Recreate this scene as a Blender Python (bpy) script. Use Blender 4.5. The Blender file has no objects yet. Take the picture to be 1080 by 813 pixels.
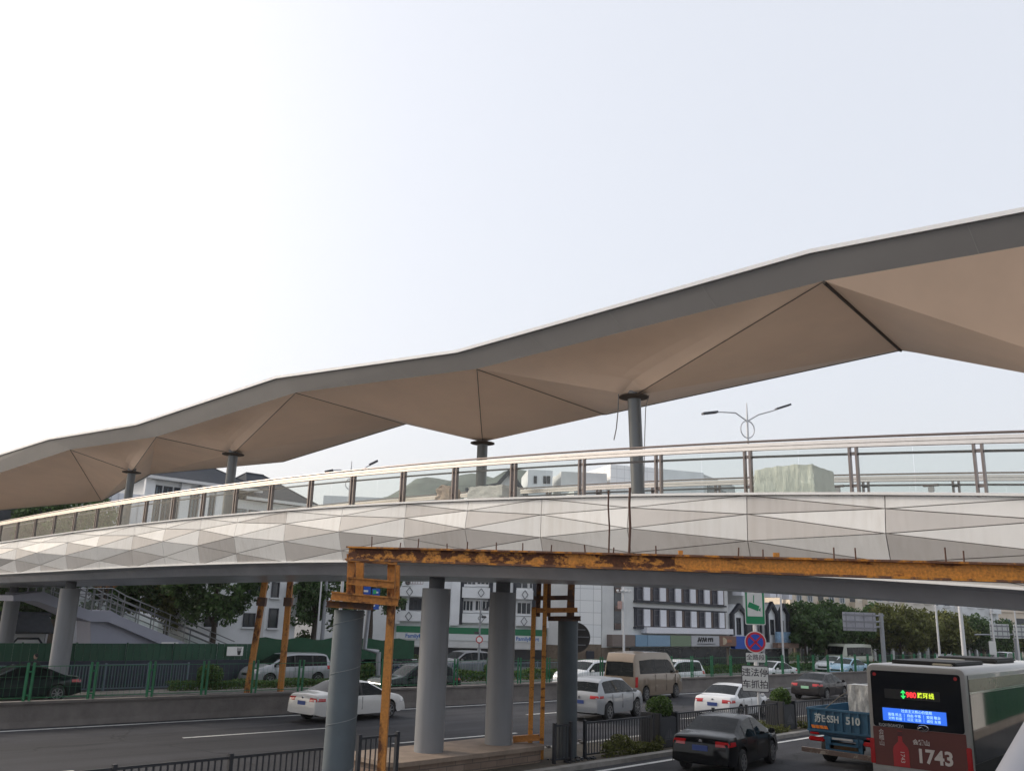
import bpy, bmesh, math, random
import numpy as np
from mathutils import Matrix, Vector
random.seed(7)
scene = bpy.context.scene
COL = scene.collection
R = math.radians

# ------------------------------------------------------------------ camera
CAM_H = 4.0
FOC = 940.0                       # focal length in photo pixels (photo is 1080 wide)
PITCH, ROLL = R(14.53), R(1.77)
_F = Vector((0, math.cos(PITCH), math.sin(PITCH)))
_U0 = Vector((0, -math.sin(PITCH), math.cos(PITCH)))
_R0 = Vector((1, 0, 0))
CR = _R0 * math.cos(ROLL) + _U0 * math.sin(ROLL)
CU = -_R0 * math.sin(ROLL) + _U0 * math.cos(ROLL)
CAM = Vector((0, 0, CAM_H))
camd = bpy.data.cameras.new('camera')
cam = bpy.data.objects.new('camera', camd)
COL.objects.link(cam)
camd.sensor_width = 36
camd.lens = FOC / 1080 * 36
camd.clip_end = 6000
camd.clip_start = 0.05
m = Matrix((CR, CU, -_F)).transposed().to_4x4()
m.translation = CAM
cam.matrix_world = m
scene.camera = cam

def ray(px, py):
    return _F + CR * ((px - 540) / FOC) + CU * ((406.5 - py) / FOC)
def G(px, py, z=0.0):             # where that line of sight meets height z
    d = ray(px, py); k = (z - CAM_H) / d.z
    return CAM + d * k
def Dp(px, py, depth):            # point at a given distance along Y
    d = ray(px, py)
    return CAM + d * (depth / d.y)
def onplane(px, py, p0, n):
    d = ray(px, py); k = (Vector(p0) - CAM).dot(n) / d.dot(n)
    return CAM + d * k

# ------------------------------------------------------------------ road frame  (p along the road, q across it, away from the camera)
RO = Vector((-15.42, 31.37, 0)); RTH = R(42.4)
RU = Vector((math.cos(RTH), math.sin(RTH), 0)); RN = Vector((-math.sin(RTH), math.cos(RTH), 0))
def W(p, q, z=0.0):
    v = RO + RU * p + RN * q
    return Vector((v.x, v.y, z))
NO = Vector((2.31, 26.38, 0)); NTH = R(46)                # the near median runs at a slightly different angle
NU = Vector((math.cos(NTH), math.sin(NTH), 0)); NN = Vector((-math.sin(NTH), math.cos(NTH), 0))
def Wn(p, r, z=0.0):
    v = NO + NU * p + NN * r
    return Vector((v.x, v.y, z))
def PR(v):
    r = Vector((v[0], v[1], 0)) - NO
    return r.dot(NU), r.dot(NN)
def PQ(v):
    r = Vector((v[0], v[1], 0)) - RO
    return r.dot(RU), r.dot(RN)

# ------------------------------------------------------------------ bridge frame (s along, t across, away from the camera)
B0 = Vector((-22.72, 40.92, 0)); B1 = Vector((7.81, 13.5, 0))
BU = (B1 - B0).normalized(); BN = Vector((-BU.y, BU.x, 0))
if BN.y < 0: BN = -BN
def onT(px, py, t):
    return onplane(px, py, B0 + BN * t, BN)
def ST(v):
    r = Vector((v[0], v[1], 0)) - B0
    return r.dot(BU), r.dot(BN)
def Bp(s, t, z):
    v = B0 + BU * s + BN * t
    return Vector((v.x, v.y, z))

# ------------------------------------------------------------------ materials
MATS = {}
def _nodes(m):
    m.use_nodes = True
    return m.node_tree.nodes, m.node_tree.links
def mat(name, col, rough=0.6, metal=0.0, var=0.12, scale=6.0, bump=0.0, bscale=None, spec=0.5, coat=0.0, island=0.0, emit=None, estr=1.0, coords='Object', detail=4.0, stretch=None):
    if name in MATS: return MATS[name]
    m = bpy.data.materials.new(name); MATS[name] = m
    n, l = _nodes(m)
    b = n['Principled BSDF']
    b.inputs['Roughness'].default_value = rough
    b.inputs['Metallic'].default_value = metal
    b.inputs['Specular IOR Level'].default_value = spec
    if coat: 
        b.inputs['Coat Weight'].default_value = coat
        b.inputs['Coat Roughness'].default_value = 0.05
    c = tuple(col) + (1,)
    tc = n.new('ShaderNodeTexCoord')
    vec = tc.outputs[coords]
    if stretch:
        mp = n.new('ShaderNodeMapping'); mp.inputs['Scale'].default_value = stretch
        l.new(vec, mp.inputs['Vector']); vec = mp.outputs['Vector']
    last = None
    if var > 0:
        no = n.new('ShaderNodeTexNoise'); no.inputs['Scale'].default_value = scale; no.inputs['Detail'].default_value = detail
        no.inputs['Roughness'].default_value = 0.65
        l.new(vec, no.inputs['Vector'])
        mr = n.new('ShaderNodeMapRange')
        mr.inputs['From Min'].default_value = 0.25; mr.inputs['From Max'].default_value = 0.75
        mr.inputs['To Min'].default_value = 1 - var; mr.inputs['To Max'].default_value = 1 + var
        l.new(no.outputs['Fac'], mr.inputs['Value'])
        fac = mr.outputs['Result']
        if island > 0:
            ge = n.new('ShaderNodeNewGeometry')
            mi = n.new('ShaderNodeMapRange'); mi.inputs['To Min'].default_value = 1 - island; mi.inputs['To Max'].default_value = 1 + island
            l.new(ge.outputs['Random Per Island'], mi.inputs['Value'])
            mu = n.new('ShaderNodeMath'); mu.operation = 'MULTIPLY'
            l.new(fac, mu.inputs[0]); l.new(mi.outputs['Result'], mu.inputs[1]); fac = mu.outputs[0]
        vm = n.new('ShaderNodeVectorMath'); vm.operation = 'SCALE'
        vm.inputs[0].default_value = col
        l.new(fac, vm.inputs['Scale'])
        l.new(vm.outputs['Vector'], b.inputs['Base Color'])
    else:
        b.inputs['Base Color'].default_value = c
    if bump > 0:
        nb = n.new('ShaderNodeTexNoise'); nb.inputs['Scale'].default_value = bscale or scale * 4; nb.inputs['Detail'].default_value = 6
        l.new(vec, nb.inputs['Vector'])
        bp = n.new('ShaderNodeBump'); bp.inputs['Strength'].default_value = bump; bp.inputs['Distance'].default_value = 0.05
        l.new(nb.outputs['Fac'], bp.inputs['Height']); l.new(bp.outputs['Normal'], b.inputs['Normal'])
    if emit:
        b.inputs['Emission Color'].default_value = tuple(emit) + (1,)
        b.inputs['Emission Strength'].default_value = estr
    return m

def patchy(name, ca, cb, thr=0.5, soft=0.03, scale=3.0, rough=(0.55, 0.85), stretch=(1, 1, 1), fine=0.25, metal=0.0, bump=0.3):
    """two colours in irregular patches (paint flaking to rust)"""
    if name in MATS: return MATS[name]
    m = bpy.data.materials.new(name); MATS[name] = m
    n, l = _nodes(m); b = n['Principled BSDF']
    tc = n.new('ShaderNodeTexCoord'); mp = n.new('ShaderNodeMapping'); mp.inputs['Scale'].default_value = stretch
    l.new(tc.outputs['Object'], mp.inputs['Vector'])
    a = n.new('ShaderNodeTexNoise'); a.inputs['Scale'].default_value = scale; a.inputs['Detail'].default_value = 8; a.inputs['Roughness'].default_value = 0.7
    l.new(mp.outputs['Vector'], a.inputs['Vector'])
    mr = n.new('ShaderNodeMapRange'); mr.inputs['From Min'].default_value = thr - soft; mr.inputs['From Max'].default_value = thr + soft
    l.new(a.outputs['Fac'], mr.inputs['Value'])
    f = n.new('ShaderNodeTexNoise'); f.inputs['Scale'].default_value = scale * 9; f.inputs['Detail'].default_value = 5
    l.new(tc.outputs['Object'], f.inputs['Vector'])
    fr = n.new('ShaderNodeMapRange'); fr.inputs['From Min'].default_value = .25; fr.inputs['From Max'].default_value = .75
    fr.inputs['To Min'].default_value = 1 - fine; fr.inputs['To Max'].default_value = 1 + fine
    l.new(f.outputs['Fac'], fr.inputs['Value'])
    mx = n.new('ShaderNodeMix'); mx.data_type = 'RGBA'
    mx.inputs['A'].default_value = tuple(ca) + (1,); mx.inputs['B'].default_value = tuple(cb) + (1,)
    l.new(mr.outputs['Result'], mx.inputs['Factor'])
    vm = n.new('ShaderNodeVectorMath'); vm.operation = 'SCALE'
    l.new(mx.outputs['Result'], vm.inputs[0]); l.new(fr.outputs['Result'], vm.inputs['Scale'])
    l.new(vm.outputs['Vector'], b.inputs['Base Color'])
    rr = n.new('ShaderNodeMapRange'); rr.inputs['To Min'].default_value = rough[0]; rr.inputs['To Max'].default_value = rough[1]
    l.new(mr.outputs['Result'], rr.inputs['Value']); l.new(rr.outputs['Result'], b.inputs['Roughness'])
    b.inputs['Metallic'].default_value = metal
    if bump:
        bp = n.new('ShaderNodeBump'); bp.inputs['Strength'].default_value = bump; bp.inputs['Distance'].default_value = 0.01
        l.new(a.outputs['Fac'], bp.inputs['Height']); l.new(bp.outputs['Normal'], b.inputs['Normal'])
    return m

def grime(name, col, rough, **kw):
    """painted metal with rain streaks and patches of dust"""
    m = mat(name, col, rough, **kw); n, l = _nodes(m); b = n['Principled BSDF']
    src = b.inputs['Base Color'].links[0].from_socket
    tc = n.new('ShaderNodeTexCoord'); mp = n.new('ShaderNodeMapping'); mp.inputs['Scale'].default_value = (9, 9, .55)
    l.new(tc.outputs['Object'], mp.inputs['Vector'])
    a = n.new('ShaderNodeTexNoise'); a.inputs['Scale'].default_value = 1.0; a.inputs['Detail'].default_value = 7; l.new(mp.outputs['Vector'], a.inputs['Vector'])
    c = n.new('ShaderNodeTexNoise'); c.inputs['Scale'].default_value = .7; c.inputs['Detail'].default_value = 6; l.new(tc.outputs['Object'], c.inputs['Vector'])
    mu = n.new('ShaderNodeMath'); mu.operation = 'MULTIPLY'; l.new(a.outputs['Fac'], mu.inputs[0]); l.new(c.outputs['Fac'], mu.inputs[1])
    mr = n.new('ShaderNodeMapRange'); mr.inputs['From Min'].default_value = .22; mr.inputs['From Max'].default_value = .42; mr.inputs['To Max'].default_value = .32
    l.new(mu.outputs[0], mr.inputs['Value'])
    mx = n.new('ShaderNodeMix'); mx.data_type = 'RGBA'; l.new(mr.outputs['Result'], mx.inputs['Factor']); l.new(src, mx.inputs['A'])
    mx.inputs['B'].default_value = (col[0] * .68, col[1] * .64, col[2] * .58, 1)
    l.new(mx.outputs['Result'], b.inputs['Base Color'])
    return m

def road(name, col):
    """asphalt: grain, tyre-polished lanes, long oil streaks, repairs and cracks, all laid out along the carriageway"""
    m = mat(name, col, .85, spec=.22, var=.18, scale=40, bump=.3, bscale=70, detail=6); n, l = _nodes(m); b = n['Principled BSDF']
    src = b.inputs['Base Color'].links[0].from_socket
    ge = n.new('ShaderNodeNewGeometry')
    dp = []
    for v in (RU, RN):
        d = n.new('ShaderNodeVectorMath'); d.operation = 'DOT_PRODUCT'; d.inputs[1].default_value = tuple(v); l.new(ge.outputs['Position'], d.inputs[0]); dp.append(d.outputs['Value'])
    cb = n.new('ShaderNodeCombineXYZ'); l.new(dp[0], cb.inputs['X']); l.new(dp[1], cb.inputs['Y'])
    def noise(sc, scale, lo, hi, a, z, det=5):
        mp = n.new('ShaderNodeMapping'); mp.inputs['Scale'].default_value = sc; l.new(cb.outputs[0], mp.inputs['Vector'])
        t = n.new('ShaderNodeTexNoise'); t.inputs['Scale'].default_value = scale; t.inputs['Detail'].default_value = det; l.new(mp.outputs['Vector'], t.inputs['Vector'])
        r = n.new('ShaderNodeMapRange'); r.inputs['From Min'].default_value = lo; r.inputs['From Max'].default_value = hi; r.inputs['To Min'].default_value = a; r.inputs['To Max'].default_value = z
        l.new(t.outputs['Fac'], r.inputs['Value']); return r.outputs['Result']
    f = [noise((.03, 1.1, 1), 1.0, .3, .7, .72, 1.30, 3), noise((.25, .25, 1), 1.0, .35, .65, .86, 1.14), noise((.12, .5, 1), 2.2, .60, .70, 1.0, .72)]
    vo = n.new('ShaderNodeTexVoronoi'); vo.feature = 'DISTANCE_TO_EDGE'; vo.inputs['Scale'].default_value = .16
    wn = n.new('ShaderNodeTexNoise'); wn.inputs['Scale'].default_value = .8; l.new(cb.outputs[0], wn.inputs['Vector'])
    va = n.new('ShaderNodeVectorMath'); va.operation = 'ADD'; l.new(cb.outputs[0], va.inputs[0]); l.new(wn.outputs['Color'], va.inputs[1]); l.new(va.outputs[0], vo.inputs['Vector'])
    cr = n.new('ShaderNodeMapRange'); cr.inputs['From Max'].default_value = .006; cr.inputs['To Min'].default_value = .55; l.new(vo.outputs['Distance'], cr.inputs['Value'])
    f.append(cr.outputs['Result'])
    k = f[0]
    for g_ in f[1:]:
        mu = n.new('ShaderNodeMath'); mu.operation = 'MULTIPLY'; l.new(k, mu.inputs[0]); l.new(g_, mu.inputs[1]); k = mu.outputs[0]
    vm = n.new('ShaderNodeVectorMath'); vm.operation = 'SCALE'; l.new(src, vm.inputs[0]); l.new(k, vm.inputs['Scale']); l.new(vm.outputs['Vector'], b.inputs['Base Color'])
    return m

def glass(name, tint=(0.8, 0.86, 0.84), through=0.8, rough=0.03, body=(0.02, 0.025, 0.03), milk=0.0, fres=1.5):
    """thin pane: partly see-through, reflecting more at a grazing angle"""
    if name in MATS: return MATS[name]
    m = bpy.data.materials.new(name); MATS[name] = m
    n, l = _nodes(m); n.remove(n['Principled BSDF']); out = n['Material Output']
    tr = n.new('ShaderNodeBsdfTransparent'); tr.inputs['Color'].default_value = tuple(tint) + (1,)
    df = n.new('ShaderNodeBsdfDiffuse'); df.inputs['Color'].default_value = tuple(body) + (1,)
    mx = n.new('ShaderNodeMixShader'); mx.inputs['Fac'].default_value = through
    l.new(df.outputs[0], mx.inputs[1]); l.new(tr.outputs[0], mx.inputs[2])
    gl = n.new('ShaderNodeBsdfGlossy'); gl.inputs['Roughness'].default_value = rough
    fr = n.new('ShaderNodeFresnel'); fr.inputs['IOR'].default_value = fres
    m2 = n.new('ShaderNodeMixShader')
    l.new(fr.outputs[0], m2.inputs['Fac']); l.new(mx.outputs[0], m2.inputs[1]); l.new(gl.outputs[0], m2.inputs[2])
    l.new(m2.outputs[0], out.inputs['Surface'])
    return m

def leaf(name, col, island=0.45):
    if name in MATS: return MATS[name]
    m = bpy.data.materials.new(name); MATS[name] = m
    n, l = _nodes(m); b = n['Principled BSDF']; out = n['Material Output']
    ge = n.new('ShaderNodeNewGeometry')
    ra = n.new('ShaderNodeValToRGB')
    ra.color_ramp.elements[0].color = (col[0] * (1 - island), col[1] * (1 - island), col[2] * (1 - island), 1)
    ra.color_ramp.elements[1].color = (col[0] * (1 + island * 1.5), col[1] * (1 + island * 1.2), col[2] * (1 + island * .4), 1)
    l.new(ge.outputs['Random Per Island'], ra.inputs['Fac'])
    l.new(ra.outputs['Color'], b.inputs['Base Color'])
    b.inputs['Roughness'].default_value = 0.55
    b.inputs['Specular IOR Level'].default_value = 0.3
    t = n.new('ShaderNodeBsdfTranslucent'); l.new(ra.outputs['Color'], t.inputs['Color'])
    mx = n.new('ShaderNodeMixShader'); mx.inputs['Fac'].default_value = 0.3
    l.new(b.outputs[0], mx.inputs[1]); l.new(t.outputs[0], mx.inputs[2]); l.new(mx.outputs[0], out.inputs['Surface'])
    return m

# ------------------------------------------------------------------ objects
WM = {}
def tag(o, label=None, cat=None, group=None, kind=None):
    if label: o['label'] = label
    if cat: o['category'] = cat
    if group: o['group'] = group
    if kind: o['kind'] = kind
    return o
def thing(name, label, cat, loc=(0, 0, 0), rz=0.0, group=None):
    o = bpy.data.objects.new(name, None); COL.objects.link(o)
    o.empty_display_size = 0.3
    o.location = loc; o.rotation_euler = (0, 0, rz)
    WM[o] = Matrix.Translation(Vector(loc)) @ Matrix.Rotation(rz, 4, 'Z')
    return tag(o, label, cat, group)

class MB:
    def __init__(self):
        self.v = []; self.f = []; self.mi = []; self.cur = 0
    def add(self, vs, fs):
        k = len(self.v)
        self.v += [Vector(x) for x in vs]
        for f in fs:
            self.f.append([k + i for i in f]); self.mi.append(self.cur)
        return self
    def poly(self, *pts):
        return self.add(pts, [list(range(len(pts)))])
    def box(self, c, size, rz=0.0, M=None):
        sx, sy, sz = [x / 2 for x in size]
        vs = [Vector((x * sx, y * sy, z * sz)) for x in (-1, 1) for y in (-1, 1) for z in (-1, 1)]
        if M is None: M = Matrix.Rotation(rz, 3, 'Z')
        vs = [M @ v + Vector(c) for v in vs]
        return self.add(vs, [(0, 1, 3, 2), (4, 6, 7, 5), (0, 4, 5, 1), (2, 3, 7, 6), (0, 2, 6, 4), (1, 5, 7, 3)])
    def rbox(self, c, size, r=0.03, rz=0.0, M=None):
        """box with chamfered edges"""
        bm = bmesh.new(); bmesh.ops.create_cube(bm, size=1)
        for v in bm.verts: v.co = Vector((v.co.x * size[0], v.co.y * size[1], v.co.z * size[2]))
        bmesh.ops.bevel(bm, geom=list(bm.edges), offset=min(r, min(size) * .45), segments=2, affect='EDGES')
        if M is None: M = Matrix.Rotation(rz, 3, 'Z')
        bm.verts.ensure_lookup_table(); bm.verts.index_update()
        self.add([M @ v.co + Vector(c) for v in bm.verts], [[v.index for v in f.verts] for f in bm.faces]); bm.free()
        return self
    def bar(self, a, b, w, h=None, up=(0, 0, 1)):
        """rectangular bar from a to b, w across, h along 'up'"""
        a = Vector(a); b = Vector(b); h = h or w
        d = (b - a).normalized(); up = Vector(up)
        x = d.cross(up)
        if x.length < 1e-4: x = d.cross(Vector((1, 0, 0)))
        x.normalize(); y = x.cross(d).normalized()
        vs = []
        for p in (a, b):
            for (i, j) in ((-1, -1), (1, -1), (1, 1), (-1, 1)):
                vs.append(p + x * (i * w / 2) + y * (j * h / 2))
        return self.add(vs, [(3, 2, 1, 0), (4, 5, 6, 7), (0, 1, 5, 4), (1, 2, 6, 5), (2, 3, 7, 6), (3, 0, 4, 7)])
    def tube(self, a, b, r, r2=None, n=10, caps=True):
        a = Vector(a); b = Vector(b); r2 = r if r2 is None else r2
        d = (b - a).normalized()
        x = d.orthogonal().normalized(); y = d.cross(x)
        vs = []
        for p, rr in ((a, r), (b, r2)):
            for i in range(n):
                t = 2 * math.pi * i / n
                vs.append(p + x * (rr * math.cos(t)) + y * (rr * math.sin(t)))
        fs = [(i, (i + 1) % n, n + (i + 1) % n, n + i) for i in range(n)]
        if caps: fs += [tuple(range(n - 1, -1, -1)), tuple(range(n, 2 * n))]
        return self.add(vs, fs)
    def path(self, pts, r, n=8):
        """round tube along a polyline, one skin"""
        pts = [Vector(p) for p in pts]; vs = []; fs = []
        rr = r if isinstance(r, (list, tuple)) else [r] * len(pts)
        ref = None
        for k, p in enumerate(pts):
            d = (pts[min(k + 1, len(pts) - 1)] - pts[max(k - 1, 0)]).normalized()
            if ref is None: ref = d.orthogonal().normalized()
            x = (ref - d * ref.dot(d)).normalized(); y = d.cross(x); ref = x
            for i in range(n):
                t = 2 * math.pi * i / n
                vs.append(p + x * (rr[k] * math.cos(t)) + y * (rr[k] * math.sin(t)))
        for k in range(len(pts) - 1):
            for i in range(n):
                fs.append((k * n + i, k * n + (i + 1) % n, (k + 1) * n + (i + 1) % n, (k + 1) * n + i))
        fs += [tuple(range(n - 1, -1, -1)), tuple(range((len(pts) - 1) * n, len(pts) * n))]
        return self.add(vs, fs)
    def lathe(self, prof, c=(0, 0, 0), axis='Z', n=24, a0=0.0, caps=True):
        """prof: list of (radius, along)"""
        c = Vector(c); vs = []; fs = []
        for (r, h) in prof:
            for i in range(n):
                t = 2 * math.pi * i / n + a0
                if axis == 'Z': vs.append(c + Vector((r * math.cos(t), r * math.sin(t), h)))
                elif axis == 'Y': vs.append(c + Vector((r * math.cos(t), h, r * math.sin(t))))
                else: vs.append(c + Vector((h, r * math.cos(t), r * math.sin(t))))
        for k in range(len(prof) - 1):
            for i in range(n):
                fs.append((k * n + i, k * n + (i + 1) % n, (k + 1) * n + (i + 1) % n, (k + 1) * n + i))
        if caps: fs += [tuple(range(n - 1, -1, -1)), tuple(range((len(prof) - 1) * n, len(prof) * n))]
        return self.add(vs, fs)
    def prism(self, pts, d):
        """polygon pts (3D, planar) pushed along d"""
        pts = [Vector(p) for p in pts]; d = Vector(d); n = len(pts)
        return self.add(pts + [p + d for p in pts], [tuple(range(n - 1, -1, -1)), tuple(range(n, 2 * n))] + [(i, (i + 1) % n, n + (i + 1) % n, n + i) for i in range(n)])
    def build(self, name, mats, parent=None, smooth=None, world=False, label=None, cat=None, group=None, kind=None, recalc=True, merge=False):
        if not isinstance(mats, (list, tuple)): mats = [mats]
        vs = self.v
        loc = Vector((0, 0, 0))
        if parent is not None:
            if world:
                inv = WM[parent].inverted(); vs = [inv @ v for v in vs]
        else:
            xs = [v.x for v in vs]; ys = [v.y for v in vs]; zs = [v.z for v in vs]
            loc = Vector(((min(xs) + max(xs)) / 2, (min(ys) + max(ys)) / 2, min(zs)))
            vs = [v - loc for v in vs]
        me = bpy.data.meshes.new(name)
        me.from_pydata([tuple(v) for v in vs], [], self.f)
        for m in mats: me.materials.append(m)
        if len(mats) > 1: me.polygons.foreach_set('material_index', self.mi)
        if recalc or merge:
            bm = bmesh.new(); bm.from_mesh(me)
            if merge: bmesh.ops.remove_doubles(bm, verts=bm.verts, dist=1e-4)
            if recalc: bmesh.ops.recalc_face_normals(bm, faces=bm.faces)
            bm.to_mesh(me); bm.free()
        if smooth is not None:
            me.shade_smooth() if hasattr(me, 'shade_smooth') else me.polygons.foreach_set('use_smooth', [True] * len(me.polygons))
            me.set_sharp_from_angle(angle=R(smooth))
        me.update()
        o = bpy.data.objects.new(name, me); COL.objects.link(o)
        if parent is not None:
            o.parent = parent; WM[o] = WM[parent]
        else:
            o.location = loc; WM[o] = Matrix.Translation(loc)
        return tag(o, label, cat, group, kind)

def copy_tree(o, parent=None):
    c = o.copy(); COL.objects.link(c)
    if parent is not None: c.parent = parent
    for ch in list(o.children): copy_tree(ch, c)
    return c

_FONT = None
def text(s, size, origin, right, up, m, parent, name='lettering', depth=0.004, align='CENTER', bold=0.0, xs=1.0, world=True):
    """lettering as a thin solid lying on the plane spanned by right and up, centred on origin"""
    cu = bpy.data.curves.new(name, 'FONT'); cu.body = s; cu.size = size
    cu.align_x = align; cu.align_y = 'CENTER'; cu.extrude = depth; cu.offset = bold
    cu.resolution_u = 3
    t = bpy.data.objects.new(name + '_tmp', cu); COL.objects.link(t)
    dg = bpy.context.evaluated_depsgraph_get(); dg.update()
    me = bpy.data.meshes.new_from_object(t.evaluated_get(dg))
    bpy.data.objects.remove(t); bpy.data.curves.remove(cu)
    right = Vector(right).normalized(); up = Vector(up).normalized(); nn = right.cross(up)
    M = Matrix((right * xs, up, nn)).transposed().to_4x4(); M.translation = Vector(origin)
    if parent is not None and world: M = WM[parent].inverted() @ M
    me.transform(M); me.materials.clear(); me.materials.append(m)
    me.name = name
    o = bpy.data.objects.new(name, me); COL.objects.link(o)
    if parent is not None: o.parent = parent; WM[o] = WM[parent]
    return o
# ------------------------------------------------------------------ palette
M_asphalt = road('asphalt', (0.046, 0.0465, 0.052))
M_asphalt2 = road('asphalt_old', (0.048, 0.0485, 0.054))
M_paint = patchy('road_paint', (0.30, 0.30, 0.30), (0.62, 0.62, 0.60), thr=0.40, soft=0.06, scale=5, bump=0)
M_ground = mat('ground_paving', (0.16, 0.155, 0.15), 0.85, var=0.2, scale=0.5, bump=0.2, bscale=20)
M_kerb = mat('kerb_stone', (0.26, 0.245, 0.225), 0.85, var=0.25, scale=2.5, bump=0.3)
M_conc = mat('barrier_concrete', (0.145, 0.13, 0.12), 0.85, var=0.3, scale=1.2, bump=0.3, bscale=14, detail=8)
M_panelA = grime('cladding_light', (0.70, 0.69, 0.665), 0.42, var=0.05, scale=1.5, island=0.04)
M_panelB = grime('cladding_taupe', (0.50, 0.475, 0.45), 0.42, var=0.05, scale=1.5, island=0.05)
M_joint = mat('cladding_joint', (0.20, 0.185, 0.17), 0.8, var=0)
M_trim = mat('edge_trim_white', (0.74, 0.73, 0.71), 0.35, var=0.05)
M_girder = mat('girder_grey_metal', (0.46, 0.47, 0.50), 0.28, metal=0.05, var=0.18, scale=0.8)
M_pier = grime('pier_grey_paint', (0.215, 0.22, 0.23), 0.5, var=0.09, scale=1.1, bump=0.05, bscale=8, stretch=(1, 1, .25))
M_neck = mat('pier_neck_dark', (0.10, 0.105, 0.115), 0.6)
M_steelrail = mat('handrail_steel', (0.74, 0.69, 0.645), 0.26, metal=0.85, var=0.06)
M_postdark = mat('railing_post_bronze', (0.22, 0.185, 0.17), 0.35, metal=0.6, var=0.1)
M_railglass = glass('railing_glass', tint=(0.86, 0.90, 0.88), through=0.955, body=(0.5, 0.55, 0.53), fres=1.33)
M_soffit = mat('canopy_soffit_beige', (0.84, 0.635, 0.485), 0.5, var=0.07, scale=0.6, bump=0.03, bscale=3)
M_band = mat('canopy_band_grey', (0.115, 0.11, 0.107), 0.5, var=0.08, scale=0.7)
M_seam = mat('canopy_seam_dark', (0.06, 0.045, 0.035), 0.8, var=0)
M_roofsheet = mat('canopy_roof_sheet', (0.72, 0.72, 0.72), 0.4, var=0.05)
M_col = mat('canopy_column_grey', (0.155, 0.165, 0.17), 0.42, metal=0.2, var=0.08, scale=2)
M_deck = mat('deck_surface', (0.42, 0.39, 0.36), 0.7, var=0.1)
M_rust = patchy('flaking_orange_steel', (0.55, 0.225, 0.025), (0.095, 0.038, 0.02), thr=0.485, soft=0.03, scale=2.6, fine=.4, stretch=(1, 1, 2.2), rough=(0.5, 0.9), bump=0.5)
M_rust2 = patchy('worn_orange_steel', (0.47, 0.185, 0.03), (0.10, 0.040, 0.02), thr=0.56, soft=0.05, scale=2.2, stretch=(1, 1, .5), rough=(0.5, 0.9), bump=0.4)
M_rust3 = patchy('rusty_brown_steel', (0.085, 0.04, 0.026), (0.24, 0.10, 0.025), thr=0.56, soft=0.06, scale=2.5, rough=(0.6, 0.9), bump=0.4)
M_orange = patchy('orange_steel', (0.55, 0.215, 0.02), (0.12, 0.045, 0.02), thr=0.60, soft=0.05, scale=3.2, stretch=(.6, .6, 2.2), fine=.4, rough=(0.45, 0.9), bump=0.4)
M_rust4 = patchy('flange_rust', (.13, .055, .028), (.50, .20, .03), thr=.53, soft=.04, scale=3.5, rough=(.7, .9), bump=.5)
M_rebar = mat('rebar_rust', (0.10, 0.05, 0.035), 0.8)
M_tubeblue = mat('tube_grey_blue', (0.085, 0.105, 0.118), 0.6, var=0.14, scale=1.5, bump=0.06, bscale=8)
M_tubedark = mat('tube_slate', (0.062, 0.076, 0.086), 0.6, var=0.16, scale=1.5, bump=0.06)
M_weld = mat('tube_weld', (0.17, 0.19, 0.20), 0.55)
M_black = mat('black_matte', (0.015, 0.015, 0.017), 0.6, var=0)
M_fence = mat('fence_black_paint', (0.022, 0.024, 0.03), 0.45, var=0.1)
M_tarp = mat('wrapped_tarp', (0.72, 0.75, 0.66), 0.5, var=0.08, scale=2, bump=0.8, bscale=3.5, stretch=(2.2, 2.2, .7))
M_bag = mat('sand_bag_cloth', (0.52, 0.40, 0.32), 0.85, var=0.15, scale=4, bump=0.6, bscale=14)

# ------------------------------------------------------------------ bridge profile
_tp = [(0, 571.5), (107, 557.5), (270, 538.5), (400, 531), (520, 525), (600, 523), (664, 521.5), (790, 520.5), (935, 519.7), (1080, 519)]
_bp = [(0, 605), (107, 600.5), (270, 592.8), (400, 591), (520, 592.5), (640, 598), (790, 607.5), (960, 612.5), (1080, 619)]
_a = [onT(x, y, 0) for x, y in _tp]; _b = [onT(x, y, 0.12) for x, y in _bp]
PT = np.polyfit([ST(v)[0] for v in _a], [v.z for v in _a], 3)
PB = np.polyfit([ST(v)[0] for v in _b], [v.z for v in _b], 3)
S0, S1 = ST(_a[0])[0], ST(_a[-1])[0]
def _ev(P, s):
    c = min(max(s, S0 - 2), S1 + 1)
    return float(np.polyval(P, c) + np.polyval(np.polyder(P), c) * (s - c))
def ztop(s): return _ev(PT, s)
def zbot(s): return _ev(PB, s)
print('S0 S1', S0, S1, 'ztop', [round(ztop(s), 2) for s in np.linspace(S0, S1, 8)], 'zbot', [round(zbot(s), 2) for s in np.linspace(S0, S1, 8)])
SA, SB = S0 - 14, S1 + 7
DW = 6.1                                     # deck width
bridge = thing('footbridge', 'curved white footbridge with faceted cladding crossing above the whole road', 'footbridge', (-1.0, 25.8, 0))

seam_px = [22, 46, 74, 107, 142, 175, 211, 250, 301, 360, 427, 493, 571, 664, 789, 936]
ss = [ST(onT(x, 560, 0))[0] for x in seam_px]
print('seams', [round(x, 2) for x in ss])
pitch = (ss[-1] - ss[8]) / 7; pitch0 = (ss[7] - ss[0]) / 7
allS = [ss[0] - pitch0 * k for k in range(int((ss[0] - SA) / pitch0), 0, -1)] + ss + [ss[-1] + pitch * k for k in range(1, int((SB - ss[-1]) / pitch) + 1)]
i0 = allS.index(ss[8])
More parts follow.
